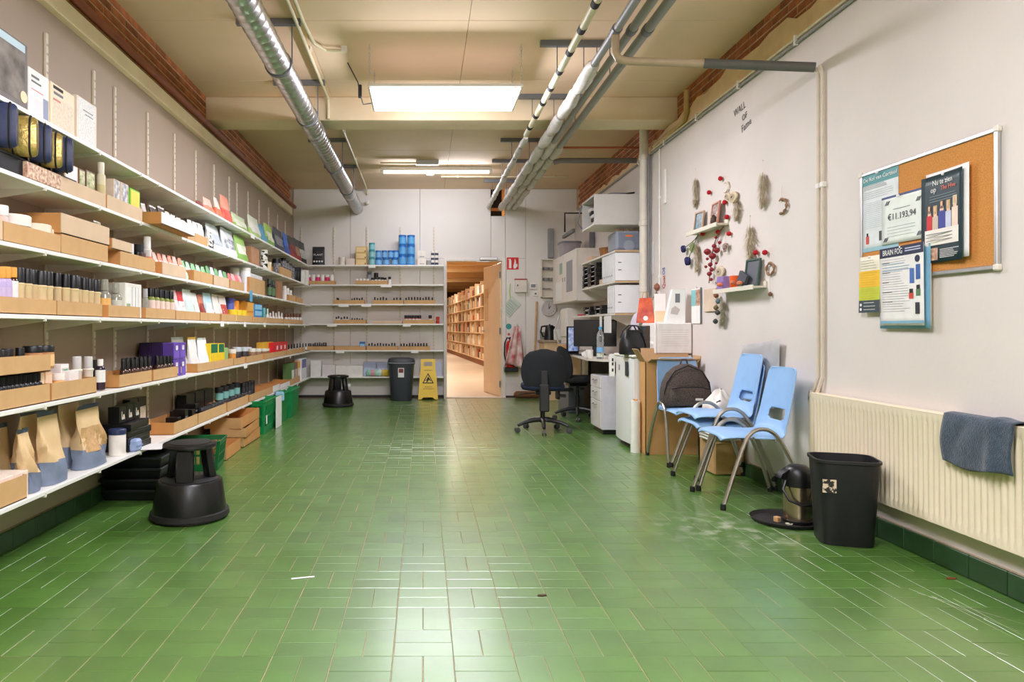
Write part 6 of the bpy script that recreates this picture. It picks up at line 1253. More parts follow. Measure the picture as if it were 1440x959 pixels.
for z, w_, d_ in ((.01,.15,.02),(.03,.165,.035),(.10,.165,.038),(.15,.155,.028),(.165,.14,.005)): mb.v += [(w_*math.copysign(abs(math.cos(a))**.6,math.cos(a)), -.095+min(0,d_*-abs(math.sin(a))**.7 if math.sin(a) < 0 else .02), z) for a in [2*PI*(i+.5)/24 for i in range(24)]]
for r_ in range(4):
    for j in range(24): mb.f.append((r_*24+j, r_*24+(j+1)%24, r_*24+24+(j+1)%24, r_*24+24+j)); mb.m.append(0)
mb.f += [tuple(range(24))[::-1], tuple(range(96,120))]; mb.m += [0,0]; fp = mb.build('front_pocket', BPK, t, ang=1)
MB().tube([(-.155,-.118,.15),(-.08,-.128,.165),(.08,-.128,.165),(.155,-.118,.15)], .005, 6).build('zipper', BLACKM, t); MB().box(.03,.09,-.138,-.134,.06,.078).build('label', PALE, fp)
MB().tube([(-.19,-.05,.10),(-.17,-.06,.2),(-.11,-.065,.29),(0,-.06,.335),(.11,-.065,.29),(.17,-.06,.2),(.19,-.05,.10)], .005, 6).build('main_zipper', BLACKM, t); MB().tube([(-.03,.03,.34),(-.02,.03,.38),(.02,.03,.38),(.03,.03,.34)], .008, 6).build('carry_loop', BPK, t)
# cloth pile and sheet behind the chairs
t = thing('cloth_pile', 'crumpled white cloth with dark scribble print between the chairs', 'cloth', (2.25, 5.22, .34)); 
mb = MB().grid(lambda u, v: (lambda r: (r*1.15*math.cos(2*PI*v)*math.sin(PI*u*.5), r*math.sin(2*PI*v)*math.sin(PI*u*.5), .27*math.cos(PI*u*.5)*(1+.1*math.sin(9*v*PI))))(.115*(1+.12*math.sin(2*PI*v*5)+.1*math.sin(14*u))), 12, 30); mb.build('cloth', mat('white_scribble_cloth', (40,40,44), .9, noise=0, ns=22, tint=(236,230,222), hard=.36), t, ang=1.5)
for i in range(4): MB().bbox(-.12,.12,-.1,.1,-.09+i*.022,-.072+i*.022,.006).build('folded_layer', PALE, t, rz=jit(.2))
tag(MB().bbox(-.11,.11,-.14,.14,0,.245,.01).build('storage_carton', CARD, None, (2.27, 5.24, .002), .0), 'cardboard carton under the crumpled cloth between the chairs', 'box')
t = thing('plastic_bag', 'black plastic bag on the floor beside the large cardboard box', 'bag', (2.30, 5.52, .0)); MB().lathe([(.05,.0),(.08,.04),(.085,.16),(.06,.28),(.02,.34)], 14, sy=1.3).build('bag', BLACKM, t)
t = thing('plastic_sheet', 'crinkled translucent plastic sheet leaning on the wall behind the chairs', 'plastic sheet', (2.372, 4.90, .55)); 
mb = MB().grid(lambda u, v: (-.02+.012*math.sin(9*v+4*u)+.02*u, -.28+.56*v-.06*u, .47*u*(1-.12*v)), 10, 14); mb.build('sheet', mat('grey_translucent_film', (214,214,216), .25, trans=.35, noise=.1, ns=12), t, ang=1.5)
# ================================================================ AIRPOT, TRAY, BIN
t = thing('serving_tray', 'round black serving tray on the floor beside the waste bin', 'tray', (2.05, 3.89, .001)); MB().lathe([(.165,0),(.17,.003),(.185,.022),(.188,.022),(.175,.004),(.16,.005)], 36).build('dish', mat('black_tray_rubber', (30,27,28), .6), t); MB().lathe([(.16,.0052),(.16,.0062)], 36).build('mat', mat('tray_mat', (36,32,33), .75), t)
t = thing('airpot', 'steel pump flask with black lid and handle on the black tray', 'flask', (2.095, 3.85, .008), .0); 
MB().lathe([(.076,0),(.078,.006),(.078,.018),(.074,.02)], 28).build('base_ring', BLACKP, t); MB().lathe([(.074,.02),(.074,.205)], 32).build('body', mat('brushed_flask_steel', (176,158,132), .25, metal=.95, noise=.1, ns=8), t)
mb = MB().lathe([(.078,.205),(.08,.225),(.078,.27),(.066,.30),(.045,.318),(.01,.322)], 28); mb.build('lid', BLACKP, t); MB().prism([(-.06,.30),(-.10,.275),(-.112,.25),(-.09,.245),(-.06,.255)], -.03, .03, 'y').build('spout', BLACKP, t)
MB().tube([(-.078,-.02,.235),(-.10,-.035,.19),(-.085,-.07,.14),(-.03,-.10,.115),(.03,-.10,.12),(.075,-.065,.16),(.082,-.02,.235)], .008, 8).build('handle', BLACKP, t)
t = thing('wooden_cube', 'small wooden cube on the black serving tray', 'cube', (1.985, 3.86, .008), .4); MB().bbox(-.014,.014,-.014,.014,0,.028,.002).build('block', mat('pale_block_wood', (214,168,118), .6), t); MB().box(-.008,.008,-.0146,-.0141,.006,.02).build('mark', c((160,110,70)), t)
tag(MB().lathe([(.018,0),(.02,.006),(.016,.006),(.014,.002)], 16).build('small_dish', c((190,190,170)), None, (2.02, 3.80, .008)), 'tiny pale dish beside the flask on the black tray', 'dish')
t = thing('waste_bin', 'tall black open waste bin beside the radiator', 'bin', (2.155, 3.53, 0), -.30); BN = mat('black_bin_plastic', (24,24,27), .5, noise=.06)
def ring(w_, d_, z, n=36, p=5, flat=0):
    o = []
    for i in range(n):
        a = 2*PI*(i+.5)/n; ca, sa = math.cos(a), math.sin(a); q = 1/((abs(ca)**p+abs(sa)**p)**(1/p)); o.append((w_*ca*q, d_*sa*q, z))
    return o
def loft(rings, m, nm, par, ang=.7, close=(True, True)):
    mb = MB(); n = len(rings[0])
    for r in rings: mb.v += r
    for a in range(len(rings)-1):
        for j in range(n): mb.f.append((a*n+j, a*n+(j+1)%n, (a+1)*n+(j+1)%n, (a+1)*n+j)); mb.m.append(0)
    if close[0]: mb.f.append(tuple(range(n))[::-1]); mb.m.append(0)
    if close[1]: mb.f.append(tuple(range((len(rings)-1)*n, len(rings)*n))); mb.m.append(0)
    return mb.build(nm, m, par, ang=ang)
loft([ring(.118,.098,.0),ring(.122,.102,.006),ring(.145,.128,.425),ring(.142,.125,.425),ring(.118,.098,.012)], BN, 'body', t, close=(True, True)); loft([ring(.145,.128,.412),ring(.152,.135,.416),ring(.152,.135,.43),ring(.142,.125,.43),ring(.142,.125,.412)], BN, 'rim', t, close=(False, False))
MB().box(-.122,-.062,-.1265,-.118,.27,.335).build('sticker', mat('bin_sticker_print', (40,36,34), .5, noise=0, ns=45, tint=(226,206,180), hard=.5), t)
# ================================================================ RADIATOR
t = thing('radiator', 'cream ribbed panel radiator under the bulletin board', 'radiator', (2.335, 2.30, .20)); RC = mat('cream_radiator_enamel', (238,224,196), .4, noise=.02)
Lr, Hr, pit = 1.86, .50, .0333; mb = MB(); prof = []
n = int(Lr/pit)
for k in range(n):
    y = k*pit+.01
    prof += [(y,0),(y+.006,.0),(y+.011,.010),(y+.022,.010),(y+.027,.0)]
prof += [(Lr,0)]
zz = [(0,0),(.035,0),(.05,1),(Hr-.05,1),(Hr-.035,0),(Hr,0)]
for (z, k) in zz: mb.v += [(d_*k, y, z) for y, d_ in prof]
m_ = len(prof)
for a in range(len(zz)-1):
    for j in range(m_-1): mb.f.append((a*m_+j, a*m_+j+1, (a+1)*m_+j+1, (a+1)*m_+j)); mb.m.append(0)
mb.build('front_panel', RC, t, ang=.9)
MB().box(.011,.05,0.005,Lr,.005,Hr-.005).build('water_panel', RC, t); MB().bbox(0,.056,-.004,.012,0,Hr,.003).bbox(0,.056,Lr-.004,Lr+.008,0,Hr,.003).build('side_cover', mat('warm_cream_side', (240,220,160), .4), t); 
MB().bbox(.0,.056,0,Lr,Hr-.004,Hr+.006,.003).build('top_grille', RC, t)
MB().tube([(.03,Lr+.006,Hr-.04),(.03,Lr+.05,Hr-.04),(.04,Lr+.055,Hr+.01)], .012, 8).lathe([(.018,-.02),(.02,.02)], 12, (.03,Lr+.03,Hr-.04)).build('valve', CHROME, t)
MB().tube([(.05,Lr-.02,Hr-.03),(.05,Lr+.06,Hr-.05),(.05,Lr+.06,.1)], .008, 8).build('feed_pipe', RC, t)
for y in (.3,1.5): MB().box(.05,.064,y,y+.03,.05,Hr-.05).build('wall_bracket', GREYM, t)
# towel on the radiator
t = thing('towel', 'dark blue grey towel draped over the radiator', 'towel', (2.33, 2.70, .70)); TW = mat('blue_grey_terry', (58,72,88), .95, noise=.3, ns=45, bump=.6, bs=160, sheen=.3)
def tw(u, v):
    y = .36*v; s = u*.36; w_ = .004*math.sin(v*9+s*20)+.006*math.sin(v*4.3)
    fold = .022*math.exp(-((v-.25)/.09)**2)
    if s < .20: return (-.012-fold*(1-s/.24)-abs(w_)*1.2, y+.008*math.sin(s*20), -.20+s+.012*math.sin(v*6+1))
    if s < .27: return (-.012+(s-.20), y, .012+.006*math.sin((s-.2)/.07*PI)+fold*.4)
    return (.058+.0, y, .012-(s-.27))
mb = MB().grid(tw, 36, 26); o = mb.build('cloth', TW, t, ang=1.5); md = o.modifiers.new('thick', 'SOLIDIFY'); md.thickness = .005
# ================================================================ BULLETIN BOARD (on the plaster wall, front faces -X; local x = -world Y)
RZ = -PI/2
def on_wall(px, py, off=.004): Y = YX(px, XR-off); return (XR-off, Y, PZ(py, Y))
t = thing('bulletin_board', 'cork bulletin board in an aluminium frame on the plaster wall', 'board', (XR, 3.305, 1.633), RZ)
CORK = mat('cork', (200,136,66), .9, noise=.22, ns=160, bump=.15, bs=200)
MB().box(-.435,.435,-.012,-.001,-.285,.285).build('cork_sheet', CORK, t)
for a in ((-.45,.45,.277,.295),(-.45,.45,-.295,-.277)): MB().bbox(a[0],a[1],-.02,-.001,a[2],a[3],.003).build('frame_rail', ALU, t)
for a in ((-.45,-.432),(.432,.45)): MB().bbox(a[0],a[1],-.02,-.001,-.295,.295,.003).build('frame_rail', ALU, t)
for x in (-.443,.443):
    for z in (-.288,.288): MB().bbox(x-.014,x+.014,-.024,-.0,z-.014,z+.014,.005).build('corner_cap', c((226,220,206)), t)
XB = XR-.013
def paper(name, label, y0, y1, z0, z1, m, curl=.0, off=0, tilt=0, lift=0):
    """sheet between world depths y0 (far) and y1 (near); local x from 0 (far) to w (near)"""
    w_, h_ = y0-y1, z1-z0; t = thing(name, label, 'poster', (XB-off, y0, z0), (0, tilt, RZ))
    def cv(x, z): return -.001-curl*((1-z/h_)**2)-lift*(x/w_)**2
    mb = MB().grid(lambda u, v: (w_*v, cv(w_*v, h_*u), h_*u), 10, 8); o = mb.build('sheet', m, t, ang=1.5); md = o.modifiers.new('thick', 'SOLIDIFY'); md.thickness = .0008; md.offset = 0
    def pr(nm, x0, x1, za, zb, m2, k=1):
        MB().grid(lambda u, v: (w_*(x0+(x1-x0)*v), cv(w_*(x0+(x1-x0)*v), h_*(za+(zb-za)*u))-.0008*k, h_*(za+(zb-za)*u)), 6, 6).build(nm, m2, t, ang=1.5)
    def lines(n, x0, x1, za, zb, m2, th=.006, jitter=.3):
        mb = MB()
        for i in range(n):
            z = za+(zb-za)*i/max(1,n-1); xe = x1-random.uniform(0, jitter)*(x1-x0)
            mb.grid(lambda u, v: (w_*(x0+(xe-x0)*v), cv(w_*(x0+(xe-x0)*v), h_*(z+th*u))-.0018, h_*(z+th*u)), 1, 4)
        mb.build('text_lines', m2, t, ang=1.5)
    def txt(s, x, z, size, m2, width=None, align='CENTER'):
        o = lettering('lettering', s, size, m2, t, (0,0,0), (0,0,0), align, width=width)
        for v in o.data.vertices: q = v.co.copy(); v.co = (w_*x+q.x, cv(w_*x+q.x, h_*z+q.y)-.0026-q.z, h_*z+q.y)
        return o
    return t, pr, lines, txt
random.seed(31)
TEALP = c((72,142,146)); NAVP = c((30,38,66)); DKP = mat('dark_teal_print', (26,52,58), .4)
t, pr, ln, tx = paper('poster', 'pale poster headed De Rol van Cortisol on the bulletin board', 3.735, 3.455, 1.50, 1.915, c((222,228,228)))
pr('header', 0, 1, .855, 1, TEALP); tx('De Rol van Cortisol', .5, .925, .03, PAPER, .26); ln(3, .05, .7, .80, .84, GREYINK); ln(4, .05, .9, .68, .76, c((150,156,160)), .004); ln(14, .08, .95, .30, .62, c((170,182,188)), .004)
pr('bottle_print', .10, .19, .10, .20, c((200,70,60)), 2); pr('bottle_print', .12, .17, .20, .24, INK, 2); pr('bottle_print', .48, .60, .12, .24, c((60,60,64)), 2); pr('footer', 0, 1, 0, .05, c((150,190,200)))
t, pr, ln, tx = paper('poster', 'cheque poster showing 11.193,94 euro on the bulletin board', 3.575, 3.275, 1.52, 1.765, c((226,232,224)), off=.004)
pr('header', 0, 1, .955, 1, c((60,74,120))); tx('€11.193,94', .5, .55, .045, c((60,62,70)), .20); ln(1, .3, .7, .70, .70, GREYINK, .012, 0); ln(4, .15, .85, .15, .34, c((180,190,190)), .010, .2)
for (x, z) in ((.12,.86),(.86,.80),(.08,.1),(.88,.12)):
    for k in range(3): MB().box(-.002,.002,-.0005,.0003,-.012,.012).build('confetti', NAVP, t, (.30*x+k*.010, -.003, .245*z), (0,.6,0))
t, pr, ln, tx = paper('poster', 'dark poster headed Nu te zien op The Hive with five women pictured', 3.285, 3.01, 1.395, 1.80, DKP, lift=.02, off=.008)
tx('Nu te zien', .52, .91, .034, PAPER, .13); tx('op', .30, .835, .036, PAPER); tx('The Hive', .66, .835, .030, c((226,120,100)), .10); ln(3, .2, .9, .70, .76, c((150,170,176)), .004, .1)
for i, (x, w2, z0, z1, col) in enumerate(((.20,.13,.36,.66,(206,40,44)),(.34,.14,.37,.64,(206,190,170)),(.50,.16,.36,.69,(56,66,150)),(.66,.14,.37,.67,(200,206,226)),(.82,.15,.38,.70,(240,216,196)))):
    pr('dress_print', x-w2/2, x+w2/2, z0, z1-.11, c(col), 2); pr('bust_print', x-w2*.3, x+w2*.3, z1-.12, z1-.06, c((236,196,166)), 2); pr('face_print', x-w2*.17, x+w2*.17, z1-.058, z1-.004, c((226,184,150)), 4); pr('hair_print', x-w2*.34, x+w2*.34, z1-.085, z1+.014, c(((90,60,44),(200,170,120),(60,44,36),(206,176,120),(236,214,170))[i]), 2)
pr('caption_panel', .10, .92, .20, .38, c((240,234,222)), 4); MB().box(.05,.24,-.016,-.0155,.115,.118).box(.05,.22,-.016,-.0155,.10,.103).box(.05,.24,-.016,-.0155,.13,.134).build('text_lines', GREYINK, t); pr('photo_print', .12, .40, .03, .17, mat('warm_photo', (150,90,70), .5, noise=.3, ns=40, tint=(230,190,160)), 2); ln(6, .45, .92, .05, .14, PAPER, .006)
for k in range(2):
    t, pr, ln, tx = paper('paper_sheet', ('white sheet peeking out behind the dark poster', 'second white sheet behind the dark poster')[k], 3.26, 2.985+k*.01, 1.405+k*.01, 1.815, PAPER, lift=.014, off=.004-k*.002)
t, pr, ln, tx = paper('poster', 'white flyer headed BRAIN FOG hanging below the bulletin board', 3.575, 3.235, 1.105, 1.50, c((238,236,232)), curl=-.004, lift=.02, off=.014)
pr('header', 0, 1, .875, 1, NAVP); tx('BRAIN FOG', .30, .935, .040, PAPER, .15); ln(2, .58, .95, .92, .95, c((190,200,226)), .014, .05); ln(22, .06, .74, .18, .84, c((176,178,184)), .005, .4); ln(5, .06, .3, .30, .80, INK, .006, .4); ln(3, .06, .75, .70, .78, c((140,180,206)), .008, .3); pr('footer', 0, 1, .03, .06, c((130,180,206)), 2)
MB().lathe([(.017,0),(.017,.001)], 18).xf(Matrix.Translation((.295,-.018,.32)) @ Matrix.Rotation(PI/2,4,'X')).build('round_stamp', NAVP, t)
for (x, z0, z1, col) in ((.74,.52,.70,(70,110,180)),(.88,.56,.74,(60,100,170)),(.72,.33,.40,(206,70,50)),(.88,.36,.44,(90,130,90)),(.86,.14,.28,(54,54,60))): pr('bottle_print', x-.05, x+.05, z0, z1, c(col), 3)
for (x, z0, z1) in ((.72,.40,.45),(.88,.44,.49)): pr('bottle_print', x-.04, x+.04, z0, z1, INK, 3)
for k in range(2): paper('paper_sheet', ('blue edged sheet behind the BRAIN FOG flyer', 'cream sheet behind the BRAIN FOG flyer')[k], 3.585-k*.02, 3.22, 1.09+k*.012, 1.49, (c((120,170,196)), c((240,228,200)))[k], curl=.0, lift=.006, off=.006-k*.003)
t, pr, ln, tx = paper('poster', 'narrow yellow and green leaflet hanging beside the BRAIN FOG flyer', 3.745, 3.575, 1.175, 1.475, c((236,230,206)), curl=.004, off=.012)
pr('orange_band', 0, 1, .45, .74, c((240,190,40))); pr('green_band', 0, 1, .22, .45, c((196,206,60))); pr('dark_band', 0, 1, 0, .22, c((60,74,80))); ln(12, .1, .9, .25, .70, c((206,170,60)), .006, .2); ln(4, .1, .9, .78, .92, GREYINK, .006, .3); ln(3, .25, .9, .05, .17, PALE, .008)
for z in (.06,.14): MB().lathe([(.008,0),(.008,.001)], 12).xf(Matrix.Translation((.02,-.006,.30*z)) @ Matrix.Rotation(PI/2,4,'X')).build('dot', PAPER, t)
for i, (y, z) in enumerate(((3.60,1.905),(3.44,1.755),(3.14,1.795),(3.42,1.495),(3.66,1.47))): tag(MB().lathe([(.002,0),(.007,.006),(.006,.014),(.003,.016)], 10).xf(Matrix.Rotation(-PI/2,4,'Y')).build('push_pin', c((236,236,236)), None, (XB-.006, y, z)), 'white push pin holding the '+('Cortisol poster','cheque poster','dark Hive poster','BRAIN FOG flyer','yellow leaflet')[i], 'pin')
# ---- handwriting and lettering on the wall
def wall_text(name, s, px, py, size, m, label, rot=0, width=None):
    p = on_wall(px, py, .002); t = thing(name, label, 'lettering', p, (0, 0, RZ)); lettering('lettering', s, size, m, t, (0,-.0005,0), (PI/2, -rot, 0), width=width)
HW_ = mat('pencil_grey', (96,92,92), .8, noise=0)
wall_text('wall_writing', 'WALL', 1040, 154, .08, HW_, 'handwritten word WALL high on the plaster wall', .1, .19)
wall_text('wall_writing', 'OF', 1047, 164, .065, HW_, 'handwritten word OF below the word WALL', .15)
wall_text('wall_writing', 'Fame', 1049.5, 176, .08, HW_, 'handwritten word Fame on the plaster wall', .2, .15)
p = on_wall(933.5, 391, .003); t = thing('wall_lettering', 'vertical red and blue lettering strip beside the riser pipe', 'lettering', p, (0,0,RZ))
lettering('lettering', 'Quat', .11, c((190,60,50)), t, (0,-.001,-.04), (PI/2,-PI/2,0), width=.13); lettering('lettering', 'OS', .11, c((40,90,180)), t, (0,-.001,.07), (PI/2,-PI/2,0), width=.07)
# ================================================================ WALL DECORATIONS
random.seed(77)
STRAW = mat('dried_straw', (190,172,136), .85, noise=.2, ns=30); CORD = mat('cream_cord', (214,202,180), .9)
def bunch(px, y0, y1, wpx, label, ystr=None, m=STRAW):
    p0 = on_wall(px, y0, .012); Y = p0[1]; L_ = (y1-y0)*Y/F; W_ = wpx*Y*Y/(F*XR)*1.1
    t = thing('dried_bunch', label, 'dried flowers', p0, RZ); mb = MB()
    for i in range(300):
        f = random.random(); z = -L_*f; wv = W_/2*math.sin(PI*min(1,f*.93+.06))**.6; x = random.uniform(-1,1)*wv; y = -random.uniform(0,.022)
        dx = x*.35+jit(.004); l2 = L_*.16; q = .0045
        mb.poly([(x*.5,y,z+l2*.6),(x*.8+q,y-.003,z),(x+dx,y-.006,z-l2*.45),(x*.8-q,y-.001,z)])
    mb.build('blades', m, t, fix=False)
    MB().tube([(0,-.008,L_*.1),(0,-.008,-L_*.9)], .0025, 5).build('stalk', CORD, t)
    if ystr: MB().tube([(0,-.004,(y0-ystr)*Y/F),(0,-.006,-.01)], .0012, 4).lathe([(.004,0),(.004,.006)], 8, (0,-.006,(y0-ystr)*Y/F)).build('string', CORD, t)
bunch(979, 254, 291, 9, 'slim dried straw bunch hanging beside the upper picture ledge', 238); bunch(1074, 247, 293, 15, 'large dried straw bunch hanging from a nail over the plaster wall', 226); bunch(1056, 320, 366, 17, 'leaf-shaped dried bunch with red tip above the lower ledge', 304); bunch(981.5, 346, 383, 9, 'slim dried straw bunch hanging under the blue flowers'); bunch(1037, 283, 311, 11, 'short dried straw bunch behind the wood slice'); bunch(1018, 424, 458, 13, 'grey green dried bunch hanging below the lower ledge', m=mat('grey_straw', (150,142,104), .85, noise=.2))
def hang_ring(px, py, rpx, label, m, cres=False, ystr=None, r2=.006):
    p = on_wall(px, py, .014); r = rpx*p[1]/F; t = thing('hanging_ornament', label, 'ornament', p, RZ)
    pts = [(r*1.35*math.cos(a), 0, r*math.sin(a)) for a in [(-PI*.6 if cres else 0)+(PI*1.25 if cres else 2*PI)*i/18 for i in range(19 if cres else 18)]]
    MB().tube(pts, [r2*(1+.5*math.sin(i*1.7)) for i in range(len(pts))], 7, closed=not cres).build('wreath', m, t, ang=1.2)
    if ystr: MB().tube([(0,.004,(py-ystr)*p[1]/F),(0,0,r)], .0012, 4).build('string', CORD, t)
    return t
TW_ = mat('twig_brown', (150,116,88), .85, noise=.25, ns=40)
t = hang_ring(1099, 290, 10, 'crescent twig ornament hanging beside the large straw bunch', TW_, True, 261, .008); t = hang_ring(1083, 378, 8, 'oval rope ring with pendant beside the lower ledge', TW_, False, 348, .008)
p = on_wall(1083, 378, .014); MB().tube([(0,0,-.045),(0,0,-.16)], .0015, 4).build('string', CORD, t); MB().lathe([(.004,.012),(.014,0),(.012,-.014),(.004,-.02)], 10, (0,0,-.17)).build('pendant', c((120,84,60)), t)
hang_ring(1020, 263, 7, 'small white twig ornament under the topmost red pompom', c((226,214,196),.8), True, 246, .007)
def slice_(px, py, rpx, label):
    p = on_wall(px, py, .010); r = rpx*p[1]/F; t = thing('wood_slice', label, 'ornament', p, (0,0,RZ)); t.scale = (1.7,1.3,1); MB().lathe([(r*.8,0),(r,.004),(r,.012),(r*.75,.016)], 20).xf(R_).build('rim', c((206,190,160),.8), t); MB().lathe([(r*.6,.0165),(r*.6,.018)], 18).xf(R_).build('face', c((176,160,136),.8), t); MB().lathe([(r*.2,.0185),(r*.2,.02)], 12).xf(R_).build('heart', c((110,90,70),.8), t)
slice_(1033, 277, 7.5, 'round pale wood slice hanging beside the picture frames'); slice_(1025, 276, 5, 'smaller pale wood slice behind the round one'); slice_(1014, 382, 8, 'round shell ornament at the foot of the berry twig')
POM = mat('red_pompom', (186,26,40), .9, bump=.6, bs=120)
pme_ = MB().grid(lambda u, v: (lambda r: (r*math.sin(PI*u)*math.cos(2*PI*v), r*math.sin(PI*u)*math.sin(2*PI*v), r*math.cos(PI*u)))(.0185*(1+.05*math.sin(u*17)*math.sin(v*40))), 10, 14).mesh('pompom', POM, ang=1.5)
for i, (px, py) in enumerate(((1013,251),(997,270.6),(1019,284.5),(1022,305),(982,320),(988,329),(1009.6,326),(1025,328.5),(1062.5,355),(1075.5,355))):
    p = on_wall(px, py, .022); tag(ob('pompom', pme_, None, p), 'small red pompom pinned among the wall decorations', 'pompom', 'red pompoms on the plaster wall')
# berry twig
t = thing('berry_twig', 'hanging twig with dark red berries and blooms below the upper ledge', 'twig', on_wall(1018, 318, .03), RZ); P0 = Vector(on_wall(1018, 318, .03))
def rel(px, py, off=.03): q = Vector(on_wall(px, py, off))-P0; return Vector((-q.y, q.x, q.z))
pts = [rel(a, b) for a, b in ((1018,318),(1010,330),(1004,345),(1001,362),(999,380),(997,398))]; MB().tube(cat_spline(pts, 4), .004, 6).build('stem', c((110,70,56),.8), t); MB().tube([rel(1014,322), rel(1009,338), rel(1003,350)], .003, 5).build('side_stem', c((110,70,56),.8), t)
BER = mat('dark_red_berry', (140,22,36), .5, noise=.15)
for (a, b, r) in ((1005,346,.02),(1008,352,.026),(995,354,.03),(1003,360,.03),(994,364,.014),(998,372,.02),(993,375,.014),(1001,379,.02),(997,385,.022),(1007,370,.012),(1000,393,.016),(1011,341,.016),(1006,334,.014)): MB().lathe([(r*.3,-r*.9),(r*.85,-r*.4),(r,0),(r*.8,r*.5),(r*.25,r*.85)], 9, tuple(rel(a+jit(1), b, .04))).build('berry', BER, t)
t = thing('blue_flowers', 'two dark blue artificial flowers on bent green stems', 'flowers', on_wall(982, 330, .02), RZ); P0 = Vector(on_wall(982, 330, .02))
for i, (a, b) in enumerate(((961,350),(967,367))):
    e = rel(a, b, .04); MB().tube(cat_spline([(0,0,0), rel(976,338+i*6), e], 4), .004, 6).build('stem', c((110,124,80),.8), t)
    mb = MB().grid(lambda u, v: (lambda r: (e.x+r*math.sin(PI*u)*math.cos(2*PI*v), e.y+r*.7*math.sin(PI*u)*math.sin(2*PI*v), e.z+r*math.cos(PI*u)))((.030+.006*i)*(1+.22*math.sin(5*2*PI*v)*math.sin(6*u))), 10, 20); mb.build('bloom', mat('navy_petal', (30,36,84), .8), t, ang=1.5)
    MB().poly([tuple(rel(975,340+i*4)), tuple(rel(970,346+i*4)+Vector((0,-.01,0))), tuple(rel(973,352+i*4)), tuple(rel(978,345+i*4))]).build('leaf', c((120,134,84),.8), t)
t = thing('hanging_ornament', 'small grey elephant ornament on a cord below the upper ledge', 'ornament', on_wall(1019.5, 347, .03), RZ); ELE = c((150,130,122),.8)
MB().lathe([(.006,-.02),(.026,-.014),(.03,.005),(.022,.022),(.006,.028)], 12, sy=.6).build('body', ELE, t); MB().lathe([(.004,-.014),(.015,-.006),(.014,.008),(.004,.014)], 10, (.028,0,.012)).build('head', ELE, t); MB().tube([(.04,0,.008),(.05,0,-.012),(.047,0,-.028)], .004, 6).build('trunk', ELE, t)
for x in (-.014,.012): MB().tube([(x,0,-.015),(x,0,-.04)], .007, 6).build('leg', ELE, t)
MB().tube([(0,0,.028),(0,.01,.12)], .001, 4).build('string', CORD, t)
# ledges
def ledge(label, y_far, y_near, z, d=.095):
    t = thing('picture_ledge', label, 'ledge', (XR, y_far, z), RZ); w_ = y_far-y_near; LM = c((222,216,198),.5)
    MB().bbox(0,w_,-d,-.001,0,.014,.002).build('board', LM, t); MB().bbox(0,w_,-.012,-.001,.014,.05,.002).build('back_strip', LM, t); MB().bbox(0,w_,-d-.008,-d,-.012,.022,.002).build('front_lip', LM, t); return t
ledge('small cream picture ledge carrying two frames and an owl', 6.02, 5.40, 1.905); ledge('small cream picture ledge carrying the orange candle', 5.46, 4.80, 1.375)
def frame(label, y, z, w_, h_, mf, mp, rz=0, lean=.12, off=.05):
    t = thing('framed_photo', label, 'photo', (XR-off, y, z), (0, 0, RZ+rz)); g = t; b = .014
    M_ = Matrix.Rotation(-lean, 4, 'X')
    for a in ((-w_/2,w_/2,0,b),(-w_/2,w_/2,h_-b,h_),(-w_/2,-w_/2+b,b,h_-b),(w_/2-b,w_/2,b,h_-b)): MB().bbox(a[0],a[1],-.012,.004,a[2],a[3],.002).xf(M_).build('frame_rail', mf, t)
    MB().box(-w_/2+b,w_/2-b,-.004,.002,b,h_-b).xf(M_).build('picture', mp, t); return t
frame('dark picture frame in a wooden surround on the upper ledge', 5.88, 1.92, .15, .17, c((190,160,130)), mat('dark_teal_photo', (30,40,48), .3, noise=.5, ns=30, tint=(90,140,150)), rz=.1); frame('rose picture frame with figures on the upper ledge', 5.56, 1.92, .19, .19, c((206,140,120)), mat('people_photo', (120,90,80), .3, noise=.5, ns=26, tint=(226,206,196)), rz=-.1)
t = thing('owl_figure', 'small dark owl figure before the rose frame', 'figure', (XR-.08, 5.50, 1.92)); MB().lathe([(.016,0),(.024,.02),(.02,.045),(.022,.06),(.008,.078)], 12).build('body', c((70,56,50)), t)
for s in (-.008,.008): MB().lathe([(.006,0),(.006,.002)], 8).xf(Matrix.Translation((-.021,s,.06)) @ Matrix.Rotation(-PI/2,4,'Y')).build('eye', c((226,200,120)), t)
t = thing('purple_card', 'purple gift box on the lower ledge', 'box', (XR-.06, 5.36, 1.39), RZ); MB().bbox(-.06,.06,-.03,.02,0,.105,.004).build('box', c((146,120,180)), t); MB().box(-.062,.062,-.032,-.0305,.05,.06).build('ribbon', c((120,96,156)), t)
t = thing('candle_cup', 'orange candle glass on the lower ledge', 'candle', (XR-.055, 5.16, 1.39)); MB().lathe([(.038,0),(.042,.01),(.044,.095),(.04,.095),(.038,.02)], 18).build('glass', c((236,96,40),.25), t); MB().tube([(0,0,.02),(0,0,.11)], .002, 5).build('wick', PALE, t)
frame('dark green photo frame seen from its easel side on the lower ledge', 4.93, 1.39, .17, .20, c((60,84,74)), c((96,98,106)), rz=.12); tag(MB().bbox(-.012,.012,-.05,.05,0,.11,.002).build('frame_easel', c((80,84,92)), None, (XR-.085, 5.02, 1.392), (.5,0,.1)), 'grey easel flap leaning before the dark green frame', 'easel')
for i, (px, py) in enumerate(((1012,404),(1030,401),(1040,402))): tag(MB().lathe([(.006,-.014),(.02,-.006),(.022,.006),(.008,.016)], 9).build('dried_bloom', c((226,130,90),.8), None, Vector(on_wall(px,py,.115))+Vector((0,0,.02))), 'orange dried bloom lying on the lower ledge lip', 'flower', 'orange blooms on the lower ledge')
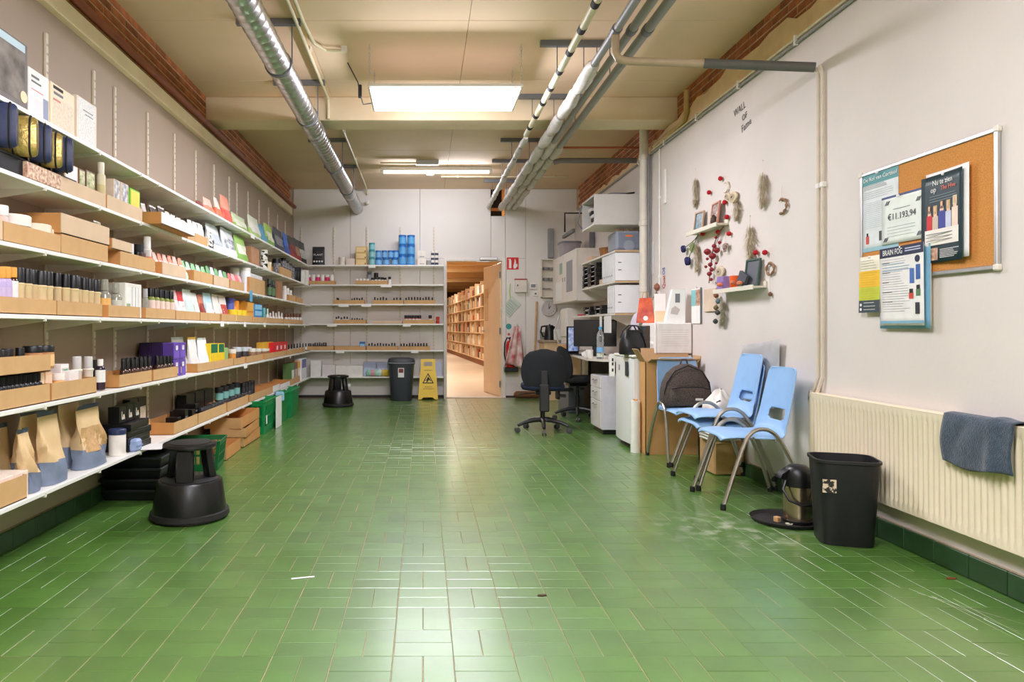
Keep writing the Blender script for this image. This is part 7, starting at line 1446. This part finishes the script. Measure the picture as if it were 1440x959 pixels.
# calendar, board and garland
t = thing('calendar', 'wall calendar with teal and photo header beside the white file holder', 'calendar', on_wall(980, 430, .004), RZ); MB().bbox(-.10,.10,-.008,0,-.155,.15,.002).build('sheets', PAPER, t); MB().box(-.10,.0,-.010,-.0085,.0,.14).build('teal_panel', c((130,196,196)), t); MB().box(.0,.095,-.010,-.0085,.0,.14).build('photo_print', mat('warm_photo', (0,0,0)), t); MB().bbox(.095,.108,-.012,0,-.16,.155,.002).build('edge', GREYM, t); MB().tube([(0,0,.15),(0,-.004,.17)], .002, 4).build('hook', CHROME, t)
tag(MB().bbox(-.12,.12,-.012,0,-.10,.09,.002).build('wooden_picture', mat('pinkish_wood_board', (214,186,164), .7, noise=.15, ns=5, tint=(226,206,180)), None, on_wall(1000, 421, .004), RZ), 'pale pinkish wooden picture beside the calendar', 'picture')
t = thing('bird_garland', 'garland of small dark birds and dried leaves below the lower ledge', 'garland', on_wall(1010, 410, .03), RZ); MB().tube([(0,0,0),(-.01,0,-.1),(-.03,0,-.26)], .0015, 4).build('string', CORD, t)
for i, (x, z, col) in enumerate(((-.02,-.03,(150,90,60)),(.02,-.08,(96,120,130)),(-.02,-.13,(110,90,60)),(.01,-.17,(70,70,70)),(-.03,-.24,(60,60,64)))): MB().lathe([(.004,-.02),(.018,-.008),(.02,.006),(.006,.022)], 9, (x,-.01,z), sx=1.4).build('bird' if i > 2 else 'bloom', c(col,.8), t)
for i, (px, py0, lab) in enumerate(((934,240,'thin white cable cover on the plaster wall beside the riser pipe'),)): tag(MB().bbox(-.03,.03,-.015,0,-.17,.17,.004).build('cable_cover', WHITE, None, on_wall(936.5, 262, .001), RZ), lab, 'cover')
p = on_wall(928, 300, .001); t = thing('wall_conduit', 'thin white vertical conduit beside the riser pipe', 'conduit', (XR-.012, 6.95, 1.1), 0); MB().tube([(0,0,0),(0,0,1.82)], .009, 8).build('tube', WHITE, t); MB().bbox(-.012,.012,-.014,.014,.5,.53,.003).bbox(-.012,.012,-.014,.014,1.3,1.33,.003).build('clip', WHITE, t)
tag(MB().box(-.06,.06,-.002,0,-.17,.17).build('notice_sheet', c((226,224,220)), None, on_wall(917.5, 363, .002), RZ), 'faded notice sheet beside the riser pipe', 'paper')
